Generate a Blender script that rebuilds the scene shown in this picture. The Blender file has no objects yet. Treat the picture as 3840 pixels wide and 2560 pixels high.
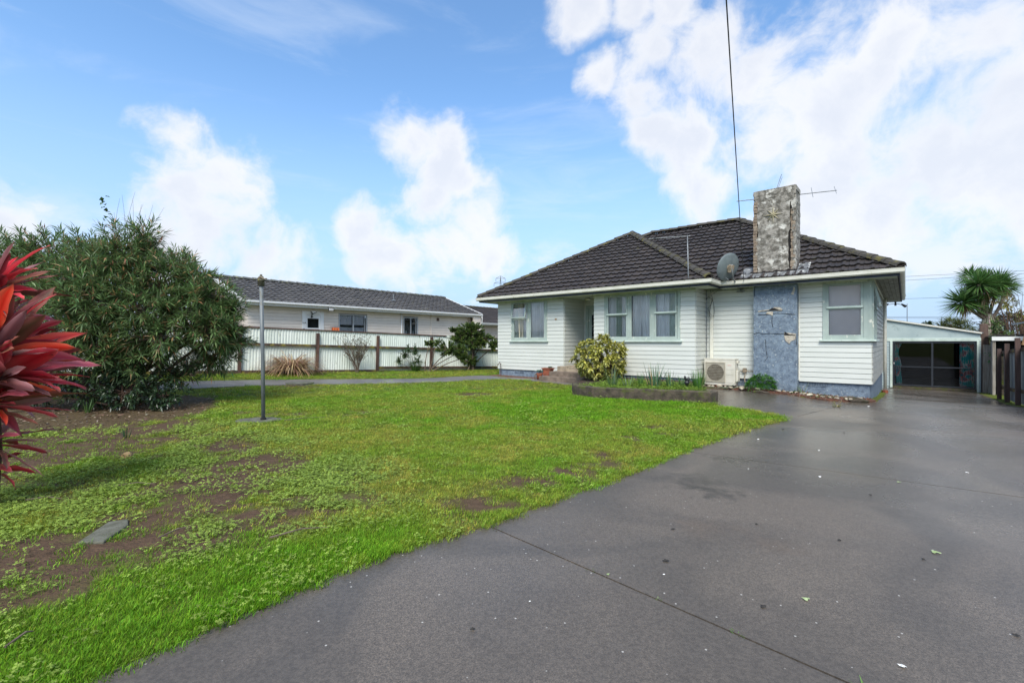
import bpy, bmesh, math, random
import numpy as np
from mathutils import Vector, Matrix, Euler
R = math.radians
random.seed(7)
rng = np.random.default_rng(7)
scn = bpy.context.scene
col = scn.collection

# ------------------------------------------------------------------ camera, sky, sun, exposure
cam_d = bpy.data.cameras.new('camera')
cam = bpy.data.objects.new('camera', cam_d)
col.objects.link(cam)
cam.location = (0, 0, 1.45)
cam.rotation_euler = (R(90), 0, 0)
cam_d.sensor_width = 36.0
cam_d.lens = 16.31
cam_d.clip_start = 0.05
cam_d.clip_end = 5000
scn.camera = cam

SUN_EL, SUN_AZ = 50.0, 190.0     # azimuth clockwise from +Y
world = bpy.data.worlds.new('World')
scn.world = world
world.use_nodes = True
world.cycles.sampling_method = 'MANUAL'
world.cycles.sample_map_resolution = 512


def build_sky():
    nt = world.node_tree
    nt.nodes.clear()
    N = nt.nodes.new
    L = nt.links.new
    out = N('ShaderNodeOutputWorld')
    bg = N('ShaderNodeBackground')
    bg.inputs['Strength'].default_value = 0.1
    L(bg.outputs[0], out.inputs[0])
    sky = N('ShaderNodeTexSky')
    sky.sky_type = 'NISHITA'
    sky.sun_disc = False
    sky.sun_elevation = R(SUN_EL)
    sky.sun_rotation = R(SUN_AZ)
    sky.air_density = 1.0
    sky.dust_density = 0.6
    sky.ozone_density = 1.6
    tc = N('ShaderNodeTexCoord')
    d = tc.outputs['Generated']

    def math_(op, a, b=None, clamp=False):
        n = N('ShaderNodeMath')
        n.operation = op
        n.use_clamp = clamp
        for i, x in enumerate((a, b)):
            if x is None:
                continue
            if isinstance(x, (int, float)):
                n.inputs[i].default_value = x
            else:
                L(x, n.inputs[i])
        return n.outputs[0]

    def mapr(x, a, b, c, e, smooth=True):
        n = N('ShaderNodeMapRange')
        n.interpolation_type = 'SMOOTHSTEP' if smooth else 'LINEAR'
        L(x, n.inputs[0])
        for i, q in enumerate((a, b, c, e)):
            n.inputs[i + 1].default_value = q
        return n.outputs[0]

    def noise(vec, scale, detail=8, rough=.55, dist=0):
        n = N('ShaderNodeTexNoise')
        n.inputs['Scale'].default_value = scale
        n.inputs['Detail'].default_value = detail
        n.inputs['Roughness'].default_value = rough
        n.inputs['Distortion'].default_value = dist
        L(vec, n.inputs['Vector'])
        return n

    def mix(f, a, b):
        n = N('ShaderNodeMix')
        n.data_type = 'RGBA'
        if isinstance(f, (int, float)):
            n.inputs[0].default_value = f
        else:
            L(f, n.inputs[0])
        for i, x in ((6, a), (7, b)):
            if isinstance(x, tuple):
                n.inputs[i].default_value = (*x, 1)
            else:
                L(x, n.inputs[i])
        return n.outputs[2]

    def mpz(v, z):
        q = N('ShaderNodeMapping'); L(v, q.inputs[0]); q.inputs['Scale'].default_value = (1, 1, z)
        return q.outputs[0]

    # warp the direction so cloud edges billow
    wn = noise(d, 5.0, 3, .6)
    sub = N('ShaderNodeVectorMath'); sub.operation = 'SUBTRACT'
    L(wn.outputs['Color'], sub.inputs[0]); sub.inputs[1].default_value = (.5, .5, .5)
    sc = N('ShaderNodeVectorMath'); sc.operation = 'SCALE'
    L(sub.outputs[0], sc.inputs[0]); sc.inputs['Scale'].default_value = .10
    ad = N('ShaderNodeVectorMath'); ad.operation = 'ADD'
    L(d, ad.inputs[0]); L(sc.outputs[0], ad.inputs[1])
    dw = ad.outputs[0]
    sep = N('ShaderNodeSeparateXYZ'); L(d, sep.inputs[0])
    el = sep.outputs[2]
    blobs = [((-.538, .778, .324), .075), ((-.512, .808, .285), .085), ((-.554, .792, .25), .10), ((-.534, .817, .2), .12),
             ((-.59, .79, .16), .10), ((-.468, .866, .16), .10),
             ((-.207, .897, .385), .07), ((-.144, .922, .355), .085), ((-.09, .94, .32), .07), ((-.156, .943, .285), .08),
             ((-.075, .964, .25), .09), ((-.115, .972, .2), .10), ((-.024, .982, .18), .08), ((-.308, .923, .225), .055),
             ((-.247, .952, .18), .08),
             ((.124, .803, .583), .06), ((.197, .795, .574), .05), ((.266, .78, .566), .05), ((.263, .815, .516), .06),
             ((.181, .859, .479), .05), ((.244, .857, .454), .07), ((.335, .803, .493), .08), ((.43, .78, .44), .11),
             ((.518, .762, .389), .12), ((.571, .697, .434), .09), ((.634, .659, .405), .10), ((.69, .64, .35), .10),
             ((.269, .883, .385), .07), ((.34, .86, .37), .09), ((.43, .83, .36), .12), ((.536, .789, .28), .15),
             ((.644, .704, .29), .12), ((.72, .67, .22), .13), ((.599, .774, .206), .15), ((.76, .64, .14), .12),
             ((.5, .84, .15), .13), ((.42, .87, .2), .10), ((.37, .88, .28), .09),
             ((-.74, .64, .17), .09)]
    f = None
    for c, r in blobs:
        vm = N('ShaderNodeVectorMath'); vm.operation = 'DISTANCE'
        L(dw, vm.inputs[0]); vm.inputs[1].default_value = c
        v = mapr(vm.outputs['Value'], 0, r * 1.25, 1, 0, False)
        f = v if f is None else math_('MAXIMUM', f, v)
    # clouds over the rest of the sky (behind and above the camera), from plain noise
    rest = noise(d, 1.9, 3, .5).outputs[0]
    yback = mapr(sep.outputs[1], .45, -.1, 0, 1)
    yup = mapr(el, .62, .8, 0, 1)
    away = math_('MAXIMUM', yback, yup)
    rest = math_('MULTIPLY', mapr(rest, .42, .62, 0, .75), away)
    f = math_('MAXIMUM', f, rest)
    n1 = noise(dw, 6.0, 12, .62, .25).outputs[0]
    n1b = noise(d, 19.0, 8, .6).outputs[0]
    wob = math_('ADD', math_('MULTIPLY', math_('SUBTRACT', n1, .5), 2.3), math_('MULTIPLY', math_('SUBTRACT', n1b, .5), .55))
    fld = math_('ADD', f, wob)
    mask = math_('MULTIPLY', mapr(fld, .12, .80, 0, 1), .92)
    puffs = noise(mpz(d, 2.2), 5.0, 9, .6).outputs[0]
    low = math_('MULTIPLY', mapr(puffs, .50, .66, 0, .75), math_('MULTIPLY', mapr(el, .26, .12, 0, 1), mapr(el, -.02, .02, 0, 1)))
    # only where a cloud body is near
    mask = math_('MULTIPLY', mask, mapr(f, 0.0, .12, 0, 1))
    mask = math_('MAXIMUM', mask, low)
    # thin streaks
    mp = N('ShaderNodeMapping'); L(d, mp.inputs[0]); mp.inputs['Scale'].default_value = (1.2, 1.2, 5.5)
    mp.inputs['Rotation'].default_value = (0, R(24), 0)
    n2 = noise(mp.outputs[0], 2.2, 7, .62, .6).outputs[0]
    streak = math_('MULTIPLY', mapr(n2, .50, .80, 0, 1), .28)
    # brightness inside clouds
    n3 = noise(dw, 5.5, 8, .6).outputs[0]
    core = mapr(math_('ADD', fld, math_('MULTIPLY', math_('SUBTRACT', n3, .5), 1.8)), .5, 1.25, 1, 0)
    cc = mix(core, (4.2, 4.38, 4.8), (4.95, 5.0, 5.15))
    tint = N('ShaderNodeMix'); tint.data_type = 'RGBA'; tint.blend_type = 'MULTIPLY'
    tint.inputs[0].default_value = 1
    L(sky.outputs[0], tint.inputs[6]); tint.inputs[7].default_value = (SKY_TINT[0], SKY_TINT[1], SKY_TINT[2], 1)
    base = tint.outputs[2]
    hz = mapr(el, .0, .50, 1, 0)
    base = mix(math_('MULTIPLY', hz, .93), base, (2.6, 3.5, 4.95))
    base = mix(streak, base, (4.3, 4.8, 5.5))
    fin = mix(mask, base, cc)
    L(fin, bg.inputs['Color'])


SKY_TINT = (1.02, 1.27, 1.40)
build_sky()
sun_d = bpy.data.lights.new('sun', 'SUN')
sun_d.energy = 2.4
sun_d.angle = R(28)
sun_d.color = (1, .95, .87)
sun = bpy.data.objects.new('sun', sun_d)
col.objects.link(sun)
az = R(SUN_AZ)
sdir = Vector((math.sin(az) * math.cos(R(SUN_EL)), math.cos(az) * math.cos(R(SUN_EL)), math.sin(R(SUN_EL))))
sun.rotation_euler = sdir.to_track_quat('Z', 'Y').to_euler()
sun.location = (0, 0, 30)
scn.view_settings.view_transform = 'Standard'
scn.view_settings.look = 'None'
scn.view_settings.exposure = 1.0
scn.view_settings.gamma = 1
scn.view_settings.use_curve_mapping = False
scn.cycles.max_bounces = 8
scn.cycles.transparent_max_bounces = 24
scn.cycles.use_denoising = True

# ------------------------------------------------------------------ frames of reference
HC = (8.99, 11.6)
HU = (.762, -.647)
HV = (.647, .762)
HOUSE_ROT = math.atan2(HU[1], HU[0])
ln = math.hypot(*HU)
HU = (HU[0] / ln, HU[1] / ln)
HV = (-HU[1], HU[0])


def hp(U, V):
    return (HC[0] + U * HU[0] + V * HV[0], HC[1] + U * HU[1] + V * HV[1])


FP = (-9.71, 16.5)
FD = (.776, .631)
ln = math.hypot(*FD)
FD = (FD[0] / ln, FD[1] / ln)


def ss(a, b, x):
    t = np.clip((x - a) / (b - a), 0, 1)
    return t * t * (3 - 2 * t)


def gz(x, y):
    x = np.asarray(x, float); y = np.asarray(y, float)
    dx = x - HC[0]; dy = y - HC[1]
    U = dx * HU[0] + dy * HU[1]
    V = dx * HV[0] + dy * HV[1]
    vs = np.logaddexp(0, V * 2.5) / 2.5
    drop = (.07 * np.minimum(vs, 4) + .035 * np.clip(vs - 4, 0, 8)) * ss(-3.2, -.2, U)
    rise = .10 * ss(-4, -1.2, V) * ss(-.3, -2.5, U) * ss(-16, -12, U)
    k = (x - FP[0]) * FD[0] + (y - FP[1]) * FD[1]
    dd = -(x - FP[0]) * (-FD[1]) - (y - FP[1]) * FD[0]
    a = np.clip(.30 - .026 * k, -.1, .42)
    fr = a * ss(5.5, .4, dd) * ss(60, 20, np.abs(k))
    return -drop + rise + fr


def gzf(x, y):
    return float(gz(x, y))


# value noise in numpy
_perm = rng.random((256, 256))


def vnoise(x, y, s):
    x = np.asarray(x) * s + 71.3; y = np.asarray(y) * s + 33.7
    xi = np.floor(x).astype(int); yi = np.floor(y).astype(int)
    fx = x - xi; fy = y - yi
    fx = fx * fx * (3 - 2 * fx); fy = fy * fy * (3 - 2 * fy)
    g = lambda a, b: _perm[a % 256, b % 256]
    return (g(xi, yi) * (1 - fx) + g(xi + 1, yi) * fx) * (1 - fy) + (g(xi, yi + 1) * (1 - fx) + g(xi + 1, yi + 1) * fx) * fy


def fbm(x, y, s, o=4):
    r = 0; a = .5; t = 0
    for i in range(o):
        r = r + a * vnoise(x, y, s * 2 ** i); t += a; a *= .55
    return r / t


def inpoly(x, y, poly):
    x = np.asarray(x); y = np.asarray(y)
    c = np.zeros(x.shape, bool)
    n = len(poly)
    for i in range(n):
        x1, y1 = poly[i]; x2, y2 = poly[(i + 1) % n]
        if y1 == y2:
            continue
        m = ((y1 > y) != (y2 > y)) & (x < (x2 - x1) * (y - y1) / (y2 - y1) + x1)
        c ^= m
    return c


# ------------------------------------------------------------------ materials
def srgb(r, g, b):
    def c(v):
        v /= 255
        return v / 12.92 if v <= .04045 else ((v + .055) / 1.055) ** 2.4
    return (c(r), c(g), c(b))


MATS = {}


def mat(name, c1, c2=None, scale=3, rough=.7, c3=None, scale3=12, thr3=(.6, .68), bump=0, bscale=40, metal=0, spec=.5,
        stretch=(1, 1, 1), local=False, rand=0, detail=6, rvar=0, thr=(.35, .65)):
    """colour c1..c2 by soft noise, patches of c3 (stains, peeling) by a second noise"""
    m = bpy.data.materials.new(name)
    m.use_nodes = True
    nt = m.node_tree
    N = nt.nodes.new; L = nt.links.new
    b = nt.nodes['Principled BSDF']
    b.inputs['Roughness'].default_value = rough
    b.inputs['Metallic'].default_value = metal
    b.inputs['Specular IOR Level'].default_value = spec
    if local:
        vec = N('ShaderNodeTexCoord').outputs['Object']
    else:
        vec = N('ShaderNodeNewGeometry').outputs['Position']
    mp = N('ShaderNodeMapping'); L(vec, mp.inputs[0]); mp.inputs['Scale'].default_value = stretch
    v = mp.outputs[0]

    def noise(s, det):
        n = N('ShaderNodeTexNoise'); L(v, n.inputs['Vector'])
        n.inputs['Scale'].default_value = s; n.inputs['Detail'].default_value = det
        n.inputs['Roughness'].default_value = .6
        return n.outputs[0]

    def mr(x, a, c_, lo=0, hi=1):
        n = N('ShaderNodeMapRange'); L(x, n.inputs[0])
        n.inputs[1].default_value = a; n.inputs[2].default_value = c_
        n.inputs[3].default_value = lo; n.inputs[4].default_value = hi
        return n.outputs[0]

    def mix(f, a, c_, bt='MIX'):
        n = N('ShaderNodeMix'); n.data_type = 'RGBA'; n.blend_type = bt
        if isinstance(f, (int, float)):
            n.inputs[0].default_value = f
        else:
            L(f, n.inputs[0])
        for i, x in ((6, a), (7, c_)):
            if isinstance(x, tuple):
                n.inputs[i].default_value = (*x, 1)
            else:
                L(x, n.inputs[i])
        return n.outputs[2]
    n1 = noise(scale, detail)
    cur = mix(mr(n1, *thr), c1, c2 if c2 else tuple(x * .85 for x in c1))
    if c3:
        n3 = noise(scale3, 8)
        cur = mix(mr(n3, *thr3), cur, c3)
    if rand:
        oi = N('ShaderNodeObjectInfo')
        cur = mix(1.0, cur, mr_rgb(nt, oi.outputs['Random'], 1 - rand, 1 + rand), 'MULTIPLY')
    L(cur, b.inputs['Base Color'])
    if rvar:
        L(mr(noise(scale * 1.7, 4), .3, .7, rough - rvar, rough + rvar), b.inputs['Roughness'])
    if bump:
        bn = N('ShaderNodeBump'); bn.inputs['Strength'].default_value = bump
        bn.inputs['Distance'].default_value = .02
        L(noise(bscale, 5), bn.inputs['Height']); L(bn.outputs[0], b.inputs['Normal'])
    MATS[name] = m
    return m


def mr_rgb(nt, x, lo, hi):
    n = nt.nodes.new('ShaderNodeMapRange'); nt.links.new(x, n.inputs[0])
    n.inputs[3].default_value = lo; n.inputs[4].default_value = hi
    c = nt.nodes.new('ShaderNodeCombineColor')
    for i in range(3):
        nt.links.new(n.outputs[0], c.inputs[i])
    return c.outputs[0]


def leafmat(name, rough=.45, trans=.22, attr='col', gain=1.0, spec=.5, rand=0):
    m = bpy.data.materials.new(name)
    m.use_nodes = True
    nt = m.node_tree; N = nt.nodes.new; L = nt.links.new
    b = nt.nodes['Principled BSDF']; out = nt.nodes['Material Output']
    a = N('ShaderNodeAttribute'); a.attribute_name = attr
    src = a.outputs['Color']
    if rand:
        oi = N('ShaderNodeObjectInfo')
        mx = N('ShaderNodeMix'); mx.data_type = 'RGBA'; mx.blend_type = 'MULTIPLY'; mx.inputs[0].default_value = 1
        L(src, mx.inputs[6]); L(mr_rgb(nt, oi.outputs['Random'], 1 - rand, 1 + rand), mx.inputs[7])
        src = mx.outputs[2]
    L(src, b.inputs['Base Color'])
    b.inputs['Roughness'].default_value = rough
    b.inputs['Specular IOR Level'].default_value = spec
    t = N('ShaderNodeBsdfTranslucent'); L(src, t.inputs[0])
    mx = N('ShaderNodeMixShader'); mx.inputs[0].default_value = trans
    L(b.outputs[0], mx.inputs[1]); L(t.outputs[0], mx.inputs[2]); L(mx.outputs[0], out.inputs[0])
    MATS[name] = m
    return m


M_board = mat('painted_board', (.59, .605, .56), (.54, .56, .51), 1.2, .45, (.30, .34, .24), 9, (.70, .80), stretch=(1, 1, 2.2), rand=.03, bump=.1, bscale=60)
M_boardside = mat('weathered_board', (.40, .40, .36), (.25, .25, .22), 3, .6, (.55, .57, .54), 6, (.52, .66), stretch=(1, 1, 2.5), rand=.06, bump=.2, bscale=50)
M_trim = mat('mint_trim', srgb(164, 177, 169), srgb(148, 161, 153), 3, .5, srgb(205, 205, 192), 11, (.60, .66), stretch=(1, 1, .6))
M_sill = mat('pale_sill', srgb(200, 212, 203), srgb(175, 190, 178), 4, .5, srgb(120, 125, 105), 14, (.66, .72))
M_white = mat('old_white_paint', srgb(222, 220, 208), srgb(205, 203, 188), 3, .4, srgb(130, 124, 96), 9, (.62, .74), stretch=(1, 1, 3))
M_nwhite = mat('clean_white_paint', (.78, .78, .76), (.72, .72, .70), 3, .4, (.5, .48, .40), 8, (.72, .8))
M_fascia = mat('dark_fascia', srgb(52, 60, 78), srgb(35, 38, 46), 4, .6)
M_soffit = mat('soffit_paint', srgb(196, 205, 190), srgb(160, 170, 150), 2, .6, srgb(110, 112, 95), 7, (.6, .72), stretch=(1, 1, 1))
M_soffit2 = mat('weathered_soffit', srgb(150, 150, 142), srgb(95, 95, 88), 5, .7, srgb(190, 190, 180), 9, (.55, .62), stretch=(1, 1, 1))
M_blue = mat('blue_plaster', srgb(122, 138, 152), srgb(88, 102, 118), 9, .75, srgb(176, 182, 180), 24, (.60, .68), bump=1.0, bscale=45)
M_peel = mat('bare_plaster', srgb(190, 182, 165), srgb(140, 132, 120), 12, .85, bump=.4)
M_stack = mat('weathered_plaster', srgb(152, 147, 138), srgb(98, 94, 86), 9.0, .9, srgb(196, 193, 184), 5.5, (.55, .64), bump=1.0, bscale=40, detail=12, thr=(.42, .58))
M_brick = mat('old_brick', srgb(150, 136, 118), srgb(112, 96, 82), 8, .9, rand=.15, bump=.5)
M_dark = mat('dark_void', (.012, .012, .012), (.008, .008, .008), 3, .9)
M_star = mat('stone_star', srgb(178, 170, 140), srgb(146, 138, 112), 20, .8)
M_lead = mat('lead_flashing', srgb(120, 122, 122), srgb(70, 72, 74), 9, .6, srgb(195, 195, 188), 6, (.55, .64))
M_cap = mat('mossy_ridge_tile', srgb(72, 68, 62), srgb(50, 48, 44), 5, .9, srgb(98, 92, 52), 5, (.52, .68), bump=.8, bscale=30)
M_conc = mat('old_concrete', srgb(128, 112, 98), srgb(92, 82, 72), 5, .85, srgb(70, 66, 48), 9, (.58, .7), bump=.6)
M_concl = mat('pale_concrete', srgb(165, 150, 128), srgb(120, 108, 92), 6, .85, srgb(84, 80, 62), 8, (.56, .68), bump=.6)
M_moss = mat('mossy_concrete', srgb(88, 78, 66), srgb(52, 48, 38), 7, .95, srgb(74, 84, 26), 6, (.50, .66), bump=1, bscale=35)
M_rooft = None
M_brown = mat('stained_timber', srgb(92, 66, 56), srgb(62, 45, 38), 6, .7, srgb(120, 108, 48), 5, (.62, .72), stretch=(1, 1, .3), bump=.3)
M_rail = mat('mossy_rail', srgb(84, 66, 52), srgb(60, 46, 36), 5, .8, srgb(128, 118, 40), 4, (.52, .66), bump=.3)
M_post2 = mat('dark_post', srgb(84, 62, 55), srgb(56, 42, 38), 8, .75, srgb(86, 78, 44), 6, (.66, .75), stretch=(1, 1, .2), bump=.3)
M_sheet = mat('painted_iron', srgb(222, 228, 220), srgb(202, 210, 200), 1.5, .5, srgb(118, 128, 96), 7, (.60, .76), stretch=(1, 1, .35), rand=.04)
M_sheet2 = mat('grey_iron', srgb(150, 158, 164), srgb(122, 130, 138), 3, .45, srgb(95, 85, 75), 5, (.66, .78), stretch=(1, 1, .3), metal=.2)
M_nboard = mat('cream_board', srgb(226, 214, 200), srgb(214, 202, 188), 1, .5, rand=.02)
M_nwall = mat('cream_wall', srgb(200, 186, 172), srgb(178, 170, 160), 1, .6)
M_ac = mat('aged_plastic', srgb(206, 202, 188), srgb(188, 184, 168), 5, .45)
M_acgrille = mat('grille_plastic', srgb(176, 168, 148), srgb(150, 140, 120), 12, .5)
M_fan = mat('dark_grey_plastic', (.05, .045, .04), (.03, .03, .03), 5, .6)
M_galv = mat('galvanised_steel', srgb(140, 144, 146), srgb(108, 112, 114), 9, .45, srgb(110, 78, 58), 6, (.66, .74), metal=.5)
M_dish = mat('dish_grey', srgb(112, 122, 124), srgb(92, 102, 104), 4, .4)
M_blackm = mat('black_plastic', (.02, .02, .022), (.015, .015, .016), 3, .4)
M_terra = mat('terracotta', srgb(142, 78, 54), srgb(110, 60, 42), 5, .8)
M_garage = mat('garage_panel', srgb(168, 182, 180), srgb(152, 168, 168), 1.3, .55, srgb(120, 138, 138), 2.2, (.58, .72))
M_gboard = mat('garage_board', srgb(172, 186, 186), srgb(154, 170, 172), 3, .5, srgb(90, 96, 84), 9, (.66, .72))
M_alu = mat('dark_aluminium', srgb(46, 50, 56), srgb(36, 40, 46), 4, .4)
M_nalu = mat('grey_aluminium', srgb(170, 174, 176), srgb(150, 154, 156), 4, .4)
M_wood = mat('weathered_wood', srgb(160, 154, 144), srgb(118, 110, 100), 7, .85, srgb(104, 98, 80), 9, (.66, .76), stretch=(3, 3, .25), bump=.4, bscale=25)
M_post = mat('brown_post', srgb(104, 84, 74), srgb(74, 58, 50), 5, .85, srgb(120, 70, 52), 3, (.6, .68), stretch=(1, 1, .4), bump=.6)
M_rawtimber = mat('raw_timber', srgb(172, 138, 100), srgb(140, 108, 76), 8, .7)
M_orange = mat('orange_cloth', (.85, .22, .06), (.75, .16, .04), 6, .6)
M_bark = mat('grey_bark', srgb(112, 98, 84), srgb(78, 66, 56), 14, .9)
M_barkd = mat('brown_bark', srgb(92, 70, 56), srgb(58, 44, 36), 14, .9)
M_stone = mat('pale_stone', srgb(190, 180, 160), srgb(140, 130, 112), 11, .85, bump=.6, bscale=60)
M_rock = mat('tan_rock', srgb(186, 156, 108), srgb(150, 120, 80), 14, .8, bump=.5, bscale=80)
M_slab = mat('grey_slab', srgb(104, 104, 92), srgb(76, 76, 62), 10, .9, bump=.5, bscale=80)
M_mulch = mat('bark_mulch', srgb(128, 98, 76), srgb(70, 52, 42), 16, .9)
M_bedsoil = mat('bed_soil', srgb(70, 52, 40), srgb(44, 34, 26), 9, .95, srgb(70, 84, 30), 7, (.55, .66), bump=1, bscale=30)
M_litter = mat('leaf_litter', srgb(110, 66, 46), srgb(66, 46, 36), 12, .9, srgb(170, 160, 140), 22, (.60, .66), bump=1, bscale=40)
M_white2 = mat('white_fleck', (.75, .74, .70), (.6, .6, .56), 30, .7)
M_blk = mat('dark_debris', (.03, .025, .02), (.02, .018, .015), 30, .8)
M_paleleaf = mat('pale_green_leaf', srgb(158, 172, 128), srgb(120, 140, 90), 30, .7)
M_red = mat('red_print', (.55, .06, .05), (.5, .05, .04), 3, .5)
M_wire = mat('black_cable', (.02, .02, .02), (.02, .02, .02), 3, .6)
M_hose = mat('green_hose', (.08, .12, .06), (.12, .14, .09), 6, .5)

M_leaf = leafmat('leaf_surface')
M_leafg = leafmat('glossy_leaf_surface', .32, .15)
M_dry = leafmat('dry_leaf_surface', .7, .3)
M_red_leaf = leafmat('red_leaf_surface', .5, .3, rand=.3)
M_auc = leafmat('variegated_leaf_surface', .4, .2, rand=.15)


def tile_mat(name, c1, c2, c3, thr3):
    return mat(name, c1, c2, 2.5, .62, c3, 3.2, thr3, bump=.5, bscale=50, rand=.18)


M_rooft = tile_mat('dark_roof_tile', srgb(62, 55, 51), srgb(44, 39, 37), srgb(84, 80, 52), (.62, .8))
M_rooftn = tile_mat('grey_roof_tile', srgb(84, 81, 78), srgb(60, 58, 57), srgb(112, 110, 84), (.6, .78))
M_caps = mat('grey_ridge_tile', srgb(96, 98, 96), srgb(74, 76, 74), 5, .9, srgb(140, 140, 90), 6, (.56, .66))


def glass(name, tint=(.9, .93, .95), ior=1.45, extra=.0):
    m = bpy.data.materials.new(name); m.use_nodes = True
    nt = m.node_tree; nt.nodes.clear(); N = nt.nodes.new; L = nt.links.new
    o = N('ShaderNodeOutputMaterial'); t = N('ShaderNodeBsdfTransparent'); g = N('ShaderNodeBsdfGlossy')
    t.inputs[0].default_value = (*tint, 1); g.inputs['Roughness'].default_value = .02
    fr = N('ShaderNodeFresnel'); fr.inputs[0].default_value = ior
    ad = N('ShaderNodeMath'); ad.operation = 'ADD'; ad.use_clamp = True; L(fr.outputs[0], ad.inputs[0]); ad.inputs[1].default_value = extra
    mx = N('ShaderNodeMixShader'); L(ad.outputs[0], mx.inputs[0]); L(t.outputs[0], mx.inputs[1]); L(g.outputs[0], mx.inputs[2])
    L(mx.outputs[0], o.inputs[0])
    return m


M_glass = glass('window_glass', (.96, .97, .97), extra=.0)
M_tint = glass('tinted_glass', (.80, .81, .82), ior=1.35, extra=.0)


def cloth(name, c, c2=None, scale=8, trans=.35, stripes=None):
    m = bpy.data.materials.new(name); m.use_nodes = True
    nt = m.node_tree; N = nt.nodes.new; L = nt.links.new
    nt.nodes.clear()
    o = N('ShaderNodeOutputMaterial'); d = N('ShaderNodeBsdfDiffuse'); t = N('ShaderNodeBsdfTranslucent')
    p = N('ShaderNodeTexCoord').outputs['Object']
    n = N('ShaderNodeTexNoise'); L(p, n.inputs['Vector']); n.inputs['Scale'].default_value = scale; n.inputs['Detail'].default_value = 4
    r = N('ShaderNodeValToRGB'); L(n.outputs[0], r.inputs[0])
    cs = stripes or [(0.35, c), (.65, c2 or c)]
    r.color_ramp.elements[0].position = cs[0][0]; r.color_ramp.elements[0].color = (*cs[0][1], 1)
    r.color_ramp.elements[1].position = cs[-1][0]; r.color_ramp.elements[1].color = (*cs[-1][1], 1)
    for ps, cc in cs[1:-1]:
        e = r.color_ramp.elements.new(ps); e.color = (*cc, 1)
    L(r.outputs[0], d.inputs[0]); L(r.outputs[0], t.inputs[0])
    mx = N('ShaderNodeMixShader'); mx.inputs[0].default_value = trans
    L(d.outputs[0], mx.inputs[1]); L(t.outputs[0], mx.inputs[2]); L(mx.outputs[0], o.inputs[0])
    return m


M_sheer = cloth('sheer_curtain_cloth', (.95, .92, .90), (.84, .82, .82), 3, .12)
M_cream = cloth('cream_curtain_cloth', (.85, .78, .60), (.72, .66, .50), 3, .12)
M_greenc = cloth('pale_green_curtain_cloth', (.66, .72, .62), (.52, .58, .50), 3, .12)
M_mauve = cloth('mauve_blind_cloth', (.82, .70, .67), (.75, .64, .62), 2, .12)
M_lace = cloth('lace_cloth', (.9, .91, .95), (.62, .65, .72), 30)
M_floral = cloth('floral_cloth', None, None, 3.2, .3, stripes=[(.38, (.08, .48, .48)), (.46, (.12, .58, .55)), (.52, (.75, .75, .75)), (.56, (.8, .22, .2)), (.62, (.12, .42, .48))])


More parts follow.
